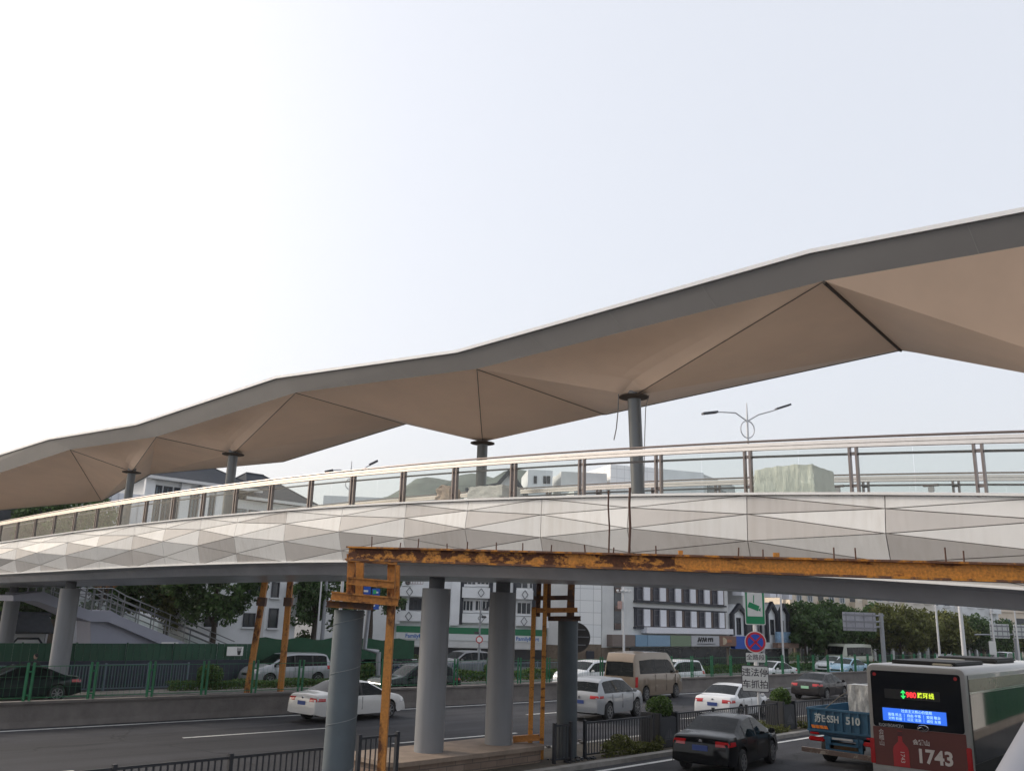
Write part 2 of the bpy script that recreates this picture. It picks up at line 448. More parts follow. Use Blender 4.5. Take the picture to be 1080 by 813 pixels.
# facet rows: depth fraction and how far the vertex stands out of the face; the seams alternate
def seam_pts(i):
    s = allS[i]; zt, zb = ztop(s) - 0.05, zbot(s); h = zt - zb
    amp = 1.0 + .9 * max(0, (14 - s) / 14)
    if (i - i0) % 2 == 1:
        rows = [(0, 0), (.16, -.03), (.46, -.09), (.80, .05), (1, .14)]
    else:
        rows = [(0, 0), (.25, -.02), (.60, -.03), (1, .14)]
    return [Bp(s, o * amp if f < 1 else o, zt - h * f) for f, o in rows]
backing = MB(); clad = MB()
rng = random.Random(3)
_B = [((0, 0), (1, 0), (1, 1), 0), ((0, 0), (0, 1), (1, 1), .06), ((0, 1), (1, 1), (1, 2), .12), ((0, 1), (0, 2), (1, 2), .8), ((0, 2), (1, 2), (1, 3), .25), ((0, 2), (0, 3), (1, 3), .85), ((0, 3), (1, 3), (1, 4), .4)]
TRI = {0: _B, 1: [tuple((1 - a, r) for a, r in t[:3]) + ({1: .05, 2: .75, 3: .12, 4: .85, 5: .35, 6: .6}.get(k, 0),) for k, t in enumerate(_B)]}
for i in range(len(allS) - 1):
    cols = (seam_pts(i), seam_pts(i + 1))
    even = (i - i0) % 2 == 0
    for k, t in enumerate(TRI[0 if even else 1]):
        P = [cols[a][b] for a, b in t[:3]]
        cen = (P[0] + P[1] + P[2]) / 3
        n = (P[1] - P[0]).cross(P[2] - P[0]).normalized()
        if n.dot(BN) > 0: n = -n; P = [P[0], P[2], P[1]]
        # shrink towards the in-centre so an even joint is left
        a, b, c = (P[1] - P[2]).length, (P[2] - P[0]).length, (P[0] - P[1]).length
        inc = (P[0] * a + P[1] * b + P[2] * c) / (a + b + c)
        s_ = (a + b + c) / 2; rad = math.sqrt(max(1e-6, s_ * (s_ - a) * (s_ - b) * (s_ - c))) / s_
        kf = max(0.5, 1 - 0.008 / rad)
        Q = [inc + (p - inc) * kf for p in P]
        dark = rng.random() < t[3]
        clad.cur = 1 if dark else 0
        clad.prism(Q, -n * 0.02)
        backing.add([p - n * 0.022 for p in P], [(0, 1, 2)])
clad.build('cladding', [M_panelA, M_panelB], bridge, world=True)
backing.build('cladding_backing', M_joint, bridge, world=True, recalc=False)

def sweep(sec, s0, s1, n, closed=True):
    """section: function(s) -> list of (t, z) ; swept along the bridge"""
    mb = MB(); N = None; vs = []
    for i in range(n + 1):
        s = s0 + (s1 - s0) * i / n
        p = sec(s); N = len(p); vs += [Bp(s, t, z) for t, z in p]
    fs = []
    for i in range(n):
        for j in range(N if closed else N - 1):
            fs.append((i * N + j, i * N + (j + 1) % N, (i + 1) * N + (j + 1) % N, (i + 1) * N + j))
    if closed: fs += [tuple(range(N)), tuple(range(n * N, n * N + N))]
    mb.add(vs, fs)
    return mb
sweep(lambda s: [(.30, zbot(s) + .05), (.26, zbot(s) - .015), (.85, zbot(s) - .06), (1.1, zbot(s) - .30), (5.1, zbot(s) - .30), (5.4, zbot(s) - .06), (5.85, zbot(s)), (5.85, ztop(s) - .12), (.30, ztop(s) - .12)], SA, SB, 40).build('girder', M_girder, bridge, world=True)
sweep(lambda s: [(.10, ztop(s) - .115), (DW - .1, ztop(s) - .115), (DW - .1, ztop(s) - .05), (.10, ztop(s) - .05)], SA, SB, 40).build('deck', M_deck, bridge, world=True)
sweep(lambda s: [(-.06, ztop(s) - .045), (.09, ztop(s) - .045), (.09, ztop(s)), (-.06, ztop(s))], SA, SB, 40).build('edge_trim', M_trim, bridge, world=True)
sweep(lambda s: [(.10, zbot(s) - .012), (.25, zbot(s) - .012), (.25, zbot(s) + .03), (.10, zbot(s) + .03)], SA, SB, 40).build('edge_trim', M_trim, bridge, world=True)
sweep(lambda s: [(DW - .05, ztop(s) - 1.3), (DW + .05, ztop(s) - 1.3), (DW + .05, ztop(s)), (DW - .05, ztop(s))], SA, SB, 40).build('cladding', M_panelA, bridge, world=True)

# guardrail on both edges
post_px = [288, 329, 373, 425.5, 480, 541.5, 613.5, 694.5, 789, 901, 1034]
ps = [ST(onT(x, 500, 0.02))[0] for x in post_px]
pp = (ps[-1] - ps[0]) / (len(ps) - 1)
print('posts', [round(x, 2) for x in ps], pp)
psall = [ps[0] - pp * k for k in range(int((ps[0] - SA) / pp), 0, -1)] + ps + [ps[-1] + pp * k for k in range(1, int((SB - ps[-1]) / pp) + 1)]
RH = 0.93
rng_l = [ST(onT(x, 508, DW))[0] for x in (887, 985)]
for side, t0 in ((0, 0.03), (1, DW - 0.12)):
    RH = 0.93 if side == 0 else 1.12
    for i, s in enumerate(psall):
        if side == 1 and s < S0 + 4: continue
        mb = MB()
        for d in (-.06, .06):
            a = Bp(s + d, t0, ztop(s) - .05); b = Bp(s + d, t0, ztop(s) + RH - .14)
            mb.bar(a, b, .035, .09, up=BN)
        mb.bar(Bp(s - .06, t0, ztop(s) + RH - .25), Bp(s + .06, t0, ztop(s) + RH - .25), .02, .05)
        mb.bar(Bp(s - .06, t0, ztop(s) + .12), Bp(s + .06, t0, ztop(s) + .12), .02, .05)
        mb.build('railing_post', M_postdark, bridge, world=True)
    for i in range(len(psall) - 1):
        if side == 1 and psall[i] < S0 + 4: continue
        a, b = psall[i] + .085, psall[i + 1] - .085
        mb = MB(); mid = (a + b) / 2
        if side == 0 and abs(i - psall.index(ps[6])) < .1: continue       # the bay with no pane
        for (x0, x1) in ((a, mid - .004), (mid + .004, b)):
            q = [Bp(x0, t0, ztop(x0) + .02), Bp(x1, t0, ztop(x1) + .02), Bp(x1, t0, ztop(x1) + RH - .16), Bp(x0, t0, ztop(x0) + RH - .16)]
            mb.poly(*q)
        mb.build('railing_glass', M_railglass, bridge, world=True, recalc=False)
    sweep(lambda s: [(t0 - .05, ztop(s) + RH - .14), (t0 + .05, ztop(s) + RH - .14), (t0 + .05, ztop(s) + RH - .08), (t0 + .03, ztop(s) + RH - .075), (t0 + .05, ztop(s) + RH - .07), (t0 + .05, ztop(s) + RH - .01), (t0 - .05, ztop(s) + RH - .01), (t0 - .05, ztop(s) + RH - .07), (t0 - .03, ztop(s) + RH - .075), (t0 - .05, ztop(s) + RH - .08)], SA, SB, 50).build('handrail', M_steelrail, bridge, world=True)
    def ring(s, r, zc, tc): return [(tc + r * math.cos(k * math.pi / 4), zc + r * math.sin(k * math.pi / 4)) for k in range(8)]
    sweep(lambda s: ring(s, .022, ztop(s) + RH + .035, t0), SA, SB, 50).build('top_tube', M_postdark if side == 0 else M_steelrail, bridge, world=True)
    tin = t0 + (.12 if side == 0 else -.12)
    sweep(lambda s: ring(s, .022, ztop(s) + RH - .24, tin), SA, SB, 50).build('inner_handrail', mat('inner_rail_steel', (.35, .35, .36), .3, metal=.8), bridge, world=True)
sweep(lambda s: [(DW - .35, ztop(s) - .05), (DW - .2, ztop(s) - .05), (DW - .2, ztop(s) + .10), (DW - .35, ztop(s) + .10)], SA, SB, 40).build('deck_kerb', M_panelA, bridge, world=True)

# piers in pairs
for s in rng_l:
    b_ = Bp(s, DW - .24, ztop(s) + .78)
    lp_ = MB().rbox(b_, (.13, .05, .12), .01, rz=math.atan2(BU.y, BU.x)).build('rail_light', mat('rail_light_white', (.8, .8, .8), .4, var=0), bridge, world=True)
    MB().rbox(b_ + Vector((0, 0, .09)), (.34, .09, .05), .01, rz=math.atan2(BU.y, BU.x)).build('light_hood', M_postdark, lp_, world=True)
def pier(x, y, ztopv, zbase, r=.385):
    mb = MB()
    mb.lathe([(r, zbase), (r, ztopv - .30)], (x, y, 0), n=40)
    p = mb.build('pier', M_pier, bridge, world=True, smooth=40)
    nk = MB(); nk.lathe([(r * .55, ztopv - .29), (r * .55, ztopv + .1)], (x, y, 0), n=24)
    nk.build('bearing', M_neck, p, world=True, smooth=40)
    return p
PL_Z = 0.55
for px, py in ((452, 792), (525.5, 784)):
    g = G(px, py, PL_Z); s, t = ST(g); print('pier', g, s, t)
    pier(g.x, g.y, zbot(s) - .30, PL_Z)
for px, tt in ((68.5, 1.85), (8.5, 4.25)):
    g = onT(px, 660, tt); s, t = ST(g); print('pier', g, s, t)
    pier(g.x, g.y, zbot(s) - .30, 0, r=.40)

# ------------------------------------------------------------------ canopy
canopy = thing('canopy', 'long folded beige canopy with dark grey edge band over the footbridge deck', 'canopy', tuple(Bp((S0 + S1) / 2, 3, ztop((S0 + S1) / 2))))
bot = {'Na': (-150, 548), 'N0': (74, 474), 'N1': (165, 460.5), 'N2': (312, 414), 'N3': (503, 389), 'N4': (869, 296.3), 'N5': (1240, 232)}
top = {'Na': (-190, 541), 'N0': (52, 464), 'N1': (145, 448.5), 'N2': (292, 399.5), 'N3': (483, 372.5), 'N4': (855, 268), 'N5': (1230, 196)}
TN, TF = 0.1, 5.9
V = {k: onT(x, y, TN) for k, (x, y) in bot.items()}
VT = {k: onT(x, y, TN - .12) for k, (x, y) in top.items()}
far = {'F0': (107, 528), 'F1': (158, 500), 'F2': (297, 487), 'F3': (427, 447), 'F4': (638, 437), 'F5': (950, 369), 'F6': (1165, 400)}
for k, (x, y) in far.items(): V[k] = onT(x, y, TF)
CT = {'C1': (139, 497, 1.9), 'C2': (246, 478, 1.9), 'C3': (509, 466, 4.6), 'C4': (668.5, 417, 2.0), 'C5': (1265, 428, 2.2)}
for k, (x, y, t) in CT.items(): V[k] = onT(x, y, t)
V['Fa'] = Bp(ST(V['Na'])[0] + 2, TF, V['F0'].z + .4)
V['F7'] = Bp(ST(V['N5'])[0], TF, V['F5'].z)
print({k: tuple(round(c, 2) for c in (*ST(v), v.z)) for k, v in V.items()})
print({k: tuple(round(c, 2) for c in (*ST(v), v.z)) for k, v in VT.items()})
tris = ['Na N0 F0', 'Na F0 Fa', 'N0 C1 F0', 'C1 N1 F1', 'C1 F1 F0', 'N1 C2 F1', 'C2 F2 F1', 'C2 N2 F3', 'C2 F3 F2', 'N2 N3 C3', 'N2 C3 F3', 'N3 F4 C3', 'F3 C3 F4',
        'N3 C4 F4', 'C4 F5 F4', 'C4 N4 F5', 'N4 C5 F5', 'C5 F6 F5', 'N4 N5 C5', 'C5 N5 F7', 'C5 F7 F6']
sof = MB()
for t in tris: sof.poly(*[V[k] for k in t.split()])
def bulge(a, b, c, amp):                     # taut skin pulled down to a column head
    n = 14; vs = []; idx = {}
    for i in range(n + 1):
        r = i / n
        for j in range(i + 1):
            f = j / i if i else 0
            p = V[c] + (V[a] - V[c]) * (r * (1 - f)) + (V[b] - V[c]) * (r * f)
            p = p + Vector((0, 0, amp * 4 * f * (1 - f) * r * (1 - r) ** 1.5 * 4))
            idx[i, j] = len(vs); vs.append(p)
    fs = []
    for i in range(n):
        for j in range(i + 1):
            fs.append((idx[i, j], idx[i + 1, j], idx[i + 1, j + 1]))
            if j < i: fs.append((idx[i, j], idx[i + 1, j + 1], idx[i, j + 1]))
    sof.add(vs, fs)
for a, b, c in (('N0', 'N1', 'C1'), ('N1', 'N2', 'C2'), ('N3', 'N4', 'C4')): bulge(a, b, c, .34)
sof.build('soffit', M_soffit, canopy, world=True, smooth=7, merge=True)
# edge band, its flashing, and the roof sheet on top
ks = ['Na', 'N0', 'N1', 'N2', 'N3', 'N4', 'N5']
bd = MB(); fl = MB(); sm = MB()
for a, b in zip(ks, ks[1:]):
    bd.poly(V[a], V[b], VT[b], VT[a])
    i_ = BN * .10
    bd.poly(V[a] + i_, V[b] + i_, V[b], V[a])
    bd.poly(VT[a], VT[b], VT[b] + BN * .5, VT[a] + BN * .5)
    up = Vector((0, 0, .085)); o_ = -BN * .05
    for u0, u1 in ((Vector((0, 0, .004)), up),):
        fl.prism([VT[a] + o_ + u0, VT[b] + o_ + u0, VT[b] + o_ + u1, VT[a] + o_ + u1], BN * .3)
    L = (V[b] - V[a]).length; k = int(L / 2.2); sm = MB()
    for j in range(1, k):
        f = j / k
        p0 = V[a].lerp(V[b], f); p1 = VT[a].lerp(VT[b], f)
        d = (V[b] - V[a]).normalized()
        if -20 < p0.x < 14: MB().poly(p0 - d * .006 - BN * .004, p0 + d * .006 - BN * .004, p1 + d * .006 - BN * .004, p1 - d * .006 - BN * .004).build('band_joint', mat('band_joint', (.16, .155, .15), .6), canopy, world=True)
bd.build('edge_band', M_band, canopy, world=True, merge=True)
fl.build('flashing', M_roofsheet, canopy, world=True)
rf = MB()
fk = ['Fa', 'F0', 'F1', 'F3', 'F4', 'F5', 'F7']
lift = Vector((0, 0, .18))
for (a, b), (c, d) in zip(zip(ks, ks[1:]), zip(fk, fk[1:])):
    rf.poly(VT[a] + BN * .3, VT[b] + BN * .3, V[d] + lift); rf.poly(VT[a] + BN * .3, V[d] + lift, V[c] + lift)
rf.build('roof', M_roofsheet, canopy, world=True, recalc=False)
fe = MB(); fall = ['Fa', 'F0', 'F1', 'F2', 'F3', 'F4', 'F5', 'F6', 'F7']
for a, b in zip(fall, fall[1:]): fe.prism([V[a], V[b], V[b] + lift, V[a] + lift], BN * .08)
fe.build('far_edge_strip', M_band, canopy, world=True)
# seams between the soffit panels
sl = MB()
def seam(a, b, r=.009, dz=-.012):
    sl.tube(V[a] + Vector((0, 0, dz)), V[b] + Vector((0, 0, dz)), r, n=5)
for s_ in ('N0 C1', 'N1 C1', 'N0 F0', 'N2 C2', 'N1 C2', 'N3 C3', 'N3 F4', 'N4 C4', 'N2 F3'): seam(*s_.split())
sl.build('soffit_seam', M_seam, canopy, world=True)
gp = MB(); gp.tube(V['N4'] + Vector((0, 0, -.02)), V['F5'] + Vector((0, 0, -.02)), .035, n=6)
gp.build('movement_gap', M_seam, canopy, world=True)
base_px = {'C1': (138, 530), 'C2': (245, 512), 'C3': (509, 500), 'C4': (673.5, 512)}
for k, rr in (('C1', .165), ('C2', .17), ('C3', .165), ('C4', .155)):
    t = CT[k][2]; s, _ = ST(V[k])
    b = onT(*base_px[k], t); sb, _ = ST(b)
    zb_ = ztop(sb) - .05
    zt_ = V[k].z - .02
    q = Bp(sb, t, zb_)
    if k != 'C4': q = Bp(s, t, zb_)
    c = MB().tube(q, V[k] + Vector((0, 0, .12)), rr, n=28).build('column', M_col, canopy, world=True, smooth=40)
    MB().lathe([(rr * 1.02, -.10), (rr * 2.3, -.055), (rr * 2.3, -.03)], V[k], n=28).build('column_cap', M_seam, c, world=True, smooth=40)
# loose cables by the column head
tag(MB().path([V['C4'] + Vector((-.36, 0, .02)), onT(652, 432, 1.9), onT(650, 452, 1.9), onT(647.5, 464, 1.9)], .013, 6).build('cable', mat('cable_grey', (.25, .24, .23), .6)), 'thin grey cable dangling with a curled end left of the canopy column head', 'cable')
tag(MB().path([V['C4'] + Vector((.36, 0, .02)), onT(681, 430, 1.9), onT(680, 460, 1.9), onT(679, 514, 1.9)], .01, 6).build('cable', MATS['cable_grey']), 'long thin cable hanging straight down beside the canopy column to the deck', 'cable')

# things left on the deck
def bundle(px0, px1, ytop, t, label, name, cat, m, thick=.7, lump=.03, seed=1, taper=.12):
    a = onT(px0, 515, t); b = onT(px1, 515, t); s0, s1 = ST(a)[0], ST(b)[0]
    ztp = onT((px0 + px1) / 2, ytop, t).z; zd = ztop((s0 + s1) / 2) - .05
    bm = bmesh.new(); bmesh.ops.create_cube(bm, size=1)
    bmesh.ops.subdivide_edges(bm, edges=bm.edges[:], cuts=9, use_grid_fill=True)
    rg = random.Random(seed); mb = MB()
    bm.verts.index_update()
    for v in bm.verts:
        x, y, z = v.co.x, v.co.y, v.co.z + .5
        k = 1 - taper * z * z
        sx = (s0 + s1) / 2 + x * (s1 - s0) * k; ty = t + thick / 2 + y * thick * k
        zz = zd + z * (ztp - zd) * (1 - taper * .7 * (2 * x) ** 2 + taper * .4 * math.sin(5 * x + seed))
        j = lump * (1 if z > .03 else 0)
        v.co = Bp(sx + rg.uniform(-j, j), ty + rg.uniform(-j, j), zz + rg.uniform(-j, j) * (1 if z > .03 else 0))
    mb.add([v.co.copy() for v in bm.verts], [[v.index for v in f.verts] for f in bm.faces]); bm.free()
    o = mb.build(name, m, smooth=70)
    return tag(o, label, cat)
bundle(795, 859, 491, .8, 'pale green tarpaulin wrapped crate on the bridge deck behind the glass railing', 'wrapped_crate', 'crate', M_tarp, thick=1.0, lump=.012, taper=.04)
bundle(493, 530, 512, 1.0, 'pale grey wrapped bundle on the deck beneath the dark middle canopy column', 'wrapped_bundle', 'bundle', mat('wrap_white', (.66, .64, .60), .7, var=.12, bump=.5), lump=.02, seed=4, taper=.05)
bundle(459, 475, 512.5, 1.0, 'small pinkish sack slumped on the bridge deck behind the railing', 'sack', 'sack', M_bag, thick=.4, lump=.03, seed=9)

# ------------------------------------------------------------------ temporary steelwork
def ibeam(mb, a, b, h, w, tf=.03, tw=.03, fl=0):
    a = Vector(a); b = Vector(b); d = (b - a).normalized(); up = Vector((0, 0, 1)); up = (up - d * up.dot(d)).normalized()
    mb.cur = fl
    mb.bar(a + up * (h / 2 - tf / 2), b + up * (h / 2 - tf / 2), w, tf, up)
    mb.bar(a - up * (h / 2 - tf / 2), b - up * (h / 2 - tf / 2), w, tf, up)
    mb.cur = 0
    mb.bar(a, b, tw, h - 2 * tf, up)
BD0, BD1 = 16.9, 12.0
bl = Dp(368, 583.5, BD0); br = Dp(1082, 604.5, BD1); br = bl + (br - bl) * 1.18
beam = thing('steel_beam', 'long orange steel beam with flaking paint running along the bridge side', 'steel beam', tuple(bl))
mid = bl.lerp(br, .48)
mbm = MB(); ibeam(mbm, bl, mid, .255, .22, fl=1); mbm.build('beam_length', [M_rust, M_rust4], beam, world=True, label='heavily rusted length of the beam')
mbm = MB(); ibeam(mbm, mid + (br - bl).normalized() * .004, br, .255, .22, fl=1); mbm.build('beam_length', [M_orange, M_rust4], beam, world=True, label='mostly orange length of the beam')
st = MB(); dd = (br - bl)
ax = dd.normalized()
for px, hh in ((391, .20), (421, .10), (440, .18), (471, .1), (492, .14), (523, .14), (551, .14), (581, .12), (617, .13), (647, .1), (692, .14), (779, .14), (805, .12), (880, .17), (903, .17), (998, .2), (1017, .16)):
    r_ = ray(px, 590); pl = ax.cross(Vector((0, 0, 1)))
    k = (bl - CAM).dot(pl) / r_.dot(pl); p = CAM + r_ * k
    f = (p - bl).dot(ax); p = bl + ax * f + Vector((0, 0, .12))
    st.tube(p, p + Vector((rng.uniform(-.01, .01), rng.uniform(-.01, .01), hh)), .011, n=6)
st.build('rebar_stub', M_rebar, beam, world=True)
for px, y0, y1 in ((642, 517, 585), (663.5, 514, 588)):
    r_ = ray(px, 590); k = (bl - CAM).dot(pl) / r_.dot(pl); p = CAM + r_ * k; f = (p - bl).dot(ax)
    p = bl + ax * f + Vector((0, 0, .12)); q = Dp(px + (1 if px > 650 else 0), y0, p.y)
    tag(MB().path([p, p.lerp(q, .4) + Vector((.012, 0, 0)), p.lerp(q, .75) - Vector((.008, 0, 0)), q], .014 if px < 650 else .02, 6).build('steel_rod', M_rebar), 'thin upright rusty rod standing on the orange beam before the cladding' if px < 650 else 'thicker bent rusty rod on the orange beam, nearest the canopy column', 'steel rod')
# small orange lug
r_ = ray(819, 586); k = (bl - CAM).dot(pl) / r_.dot(pl); p = CAM + r_ * k; f = (p - bl).dot(ax); p = bl + ax * f + Vector((0, 0, .16))
MB().box(p, (.09, .03, .07)).build('lug', M_orange, beam, world=True)
r_ = ray(718, 584); k = (bl - CAM).dot(pl) / r_.dot(pl); p = CAM + r_ * k; f = (p - bl).dot(ax); p = bl + ax * f + Vector((0, 0, .16))
MB().box(p, (.07, .03, .07)).build('lug', M_orange, beam, world=True)

# near tower: a big tube with a welded orange frame on top
D1 = 18.4
tp = Dp(367, 643, D1); T1 = Vector((tp.x - .02, tp.y + .29, 0)); ztube = tp.z
tow = thing('support_tower', 'grey tube support tower with orange frame standing before the bridge, nearest the road fence', 'support tower', tuple(T1))
MB().lathe([(.30, 0), (.30, ztube)], T1, n=36).build('tube', M_tubeblue, tow, world=True, smooth=40)
wl = MB()
for k in range(5):
    z0 = ztube - .35 - k * .95; pts = []
    for j in range(25):
        a = math.pi * (.9 + 1.2 * j / 24); pts.append(T1 + Vector((.302 * math.cos(a), .302 * math.sin(a), z0 + .26 * j / 24)))
    if min(p.z for p in pts) > 0: MB().path(pts, .008, 5).build('weld_seam', M_weld, tow, world=True)
def hb(px0, py0, px1, py1, dpt, w, h, m, name, par, d2=None, ex=0):
    a = Dp(px0, py0, dpt); b = Dp(px1, py1, d2 or dpt); mb = MB(); ibeam(mb, a, b, h, w, tf=h * .18, tw=w * .5); return mb.build(name, m, par, world=True)
dF, dB = D1 - .22, D1 + .65
hb(346, 636.5, 393, 640, dF + .2, .45, .13, M_rust3, 'cap_beam', tow)
hb(350, 628, 420, 634.5, dF - .03, .20, .17, M_rust2, 'cross_beam', tow)
hb(366, 612, 416, 616.5, dF - .03, .16, .15, M_rust2, 'cross_beam', tow)
hb(366, 588, 419, 592, dF - .03, .2, .14, M_rust2, 'cross_beam', tow)
for px0, py0, px1, py1, dpt in ((371, 592, 369.5, 632, dF + .14), (413, 595, 412.5, 632, dF + .14), (380, 592, 379, 628, dB), (418, 596, 417.5, 632, dB)):
    a = Dp(px0, py0, dpt); b = Dp(px1, py1, dpt); MB().bar(a, b, .15, .15, up=(0, 1, 0)).build('stub_post', M_rust2, tow, world=True)
a = Dp(413, 638, dF + .16); MB().bar(Vector((a.x, a.y, 0)), a, .15, .2, up=(0, 1, 0)).build('side_post', M_rust2, tow, world=True)
# far tower
g2 = G(598, 800, .12)
T2 = Vector((g2.x, g2.y + .3, .12)); D2 = T2.y
tow2 = thing('support_tower', 'dark slate tube support tower with rusty frame under the far edge of the bridge', 'support tower', tuple(T2))
zt2 = Dp(598, 653, D2).z
MB().lathe([(.30, 0), (.30, zt2 - .12)], T2, n=36).build('tube', M_tubedark, tow2, world=True, smooth=40)
hb(578, 652, 612, 652, D2 - .05, .5, .14, M_rust3, 'cap_beam', tow2)
hb(566, 643.5, 609, 643, D2 - .42, .16, .14, M_rust2, 'cross_beam', tow2)
hb(563, 630.5, 605, 630, D2 - .42, .14, .13, M_rust3, 'cross_beam', tow2)
hb(568, 609, 604, 609, D2 - .42, .14, .13, M_rust3, 'cross_beam', tow2)
for px0, px1, dpt in ((569, 567, D2 - .25), (602, 600, D2 - .25), (579, 578, D2 + .3), (604, 603, D2 + .35)):
    a = Dp(px0, 606, dpt); b = Dp(px1, 650, dpt); MB().bar(a, b, .14, .16, up=(0, 1, 0)).build('stub_post', M_rust3, tow2, world=True)
for px, y0, w_ in ((563, 640, .13), (575.5, 606, .12)):
    a = Dp(px, y0, D2 - .45); MB().bar(Vector((a.x - .02, a.y, .12)), a, w_, .14, up=(0, 1, 0)).build('side_post', M_orange, tow2, world=True)
hb(541, 779, 569, 777, D2 - .6, .14, .17, M_rust2, 'base_beam', tow2)
# trestle under the deck by the barrier
dT = 38.2
tre = thing('steel_trestle', 'two legged orange steel trestle under the bridge behind the concrete barrier', 'trestle', tuple(Vector((Dp(283, 720, dT).x, dT, 0))))
for (x0, y0, x1, y1) in ((280.8, 606, 261, 728), (306.8, 606, 295.8, 728)):
    a = Dp(x0, y0, dT); b = Dp(x1, y1, dT); d = (b - a); b = a + d * ((a.z) / (a.z - b.z))
    o = MB().bar(a, b, .22, .22, up=(0, 1, 0)).build('leg', M_orange if False else M_rust2, tre, world=True)
    c = a.lerp(b, .17); MB().bar(c, a.lerp(b, .235), .34, .32, up=(0, 1, 0)).build('collar', M_rust3, o, world=True)
a = Dp(279, 609, dT); b = Dp(308, 609, dT); MB().bar(a, b, .25, .2).build('header', M_rust3, tre, world=True)
# ------------------------------------------------------------------ ground and roads
def sheet(name, q0, q1, z, m, p0=-120, p1=330, **kw):
    return MB().poly(W(p0, q0, z), W(p1, q0, z), W(p1, q1, z), W(p0, q1, z)).build(name, m, kind='structure', **kw)
MB().poly((-1250, -60, -.004), (1250, -60, -.004), (1250, 1180, -.004), (-1250, 1180, -.004)).build('ground', M_ground, kind='structure')
sheet('main_road', -40, 0, 0, M_asphalt)
MB().poly(Wn(-90, -22, .004), Wn(300, -22, .004), Wn(300, .05, .004), Wn(-90, .05, .004)).build('near_road', M_asphalt2, kind='structure')
sheet('opposite_road', .3, 9.3, 0, M_asphalt)
sheet('service_road', 10.6, 18.5, 0, M_asphalt2)
def block(name, q0, q1, z0, z1, m, p0, p1, parent=None, **kw):
    return MB().add([W(p, q, z) for p in (p0, p1) for q in (q0, q1) for z in (z0, z1)], [(0, 1, 3, 2), (4, 6, 7, 5), (0, 4, 5, 1), (2, 3, 7, 6), (0, 2, 6, 4), (1, 5, 7, 3)]).build(name, m, parent, world=parent is not None, **kw)
M_conc2 = mat('verge_paving', (.20, .18, .15), .9, var=.2, scale=1.5)
M_soil = mat('median_soil', (0.085, 0.07, 0.05), 0.95, var=0.35, scale=2, bump=0.6, bscale=12)
def blockn(name, r0, r1, z0, z1, m, p0, p1, parent=None, **kw):
    return MB().add([Wn(p, q, z) for p in (p0, p1) for q in (r0, r1) for z in (z0, z1)], [(0, 1, 3, 2), (4, 6, 7, 5), (0, 4, 5, 1), (2, 3, 7, 6), (0, 2, 6, 4), (1, 5, 7, 3)]).build(name, m, parent, world=parent is not None, **kw)
blockn('median_kerb', 0, .28, -.01, .13, M_kerb, -60, 120, kind='structure')
blockn('median_kerb', 2.75, 3.0, -.01, .13, M_kerb, -60, 120, kind='structure')
blockn('median_ground', .28, 2.75, -.01, .115, M_soil, -60, 120, kind='structure')
block('far_kerb', 9.3, 9.52, -.01, .14, M_kerb, -60, 330, kind='structure')
block('far_median_ground', 9.52, 10.55, -.01, .13, M_conc2, -60, 330, kind='structure')
block('far_kerb', 10.55, 10.75, -.01, .14, M_kerb, -60, 330, kind='structure')
block('far_pavement', 18.5, 60, -.01, .13, M_ground, -60, 330, kind='structure')
# lane markings
def dash(q, p0, p1, w=.15): 
    return MB().poly(W(p0, q - w / 2, .004), W(p1, q - w / 2, .004), W(p1, q + w / 2, .004), W(p0, q + w / 2, .004)).build('lane_marking', M_paint, kind='structure')
dash(-.55, -90, 300, .18); 
for q in (-4.6, -8.9):
    for k in range(-4, 14):
        p0 = 3.1 + k * 15.0 + (0 if q > -5 else 5.0); dash(q, p0, p0 + 5.4)
def dashn(r, p0, p1, w=.15, z=.008):
    return MB().poly(Wn(p0, r - w / 2, z), Wn(p1, r - w / 2, z), Wn(p1, r + w / 2, z), Wn(p0, r + w / 2, z)).build('lane_marking', M_paint, kind='structure')
dashn(-.45, -80, 200, .17); dashn(3.4, -80, 110, .15, .004)
for k in range(-3, 14): dashn(-4.1, -2.5 + k * 12, 3 + k * 12)
for q in (3.4, 6.4):
    for k in range(-3, 14): dash(q, k * 12, k * 12 + 5)

# ------------------------------------------------------------------ barrier wall with a green fence on it
bar = thing('barrier_wall', 'long stained grey concrete barrier wall dividing the two carriageways', 'barrier', tuple(W(20, 0)))
mb = MB(); n = 60
prof = [(0, 0), (.06, .20), (.10, .74), (.02, .74), (.02, .82), (.40, .82), (.40, 0)]
vs = []; N = len(prof)
MB()
P0, P1 = -60, 220
for k in (P0, P1): vs += [W(k, q, z) for q, z in prof]
mb.add(vs, [tuple(range(N)), tuple(range(N, 2 * N))] + [(j, (j + 1) % N, N + (j + 1) % N, N + j) for j in range(N)])
mb.build('wall', M_conc, bar, world=True)
M_green = mat('fence_green_paint', (0.014, 0.135, 0.055), 0.4, var=0.1)
M_gmesh = glass('fence_wire_mesh', tint=(.55, .66, .60), through=.72, body=(.02, .10, .05), rough=.5, fres=1.1)
fen = thing('mesh_fence', 'green wire mesh fence with twin green posts along the barrier top', 'fence', tuple(W(20, .2, .82)))
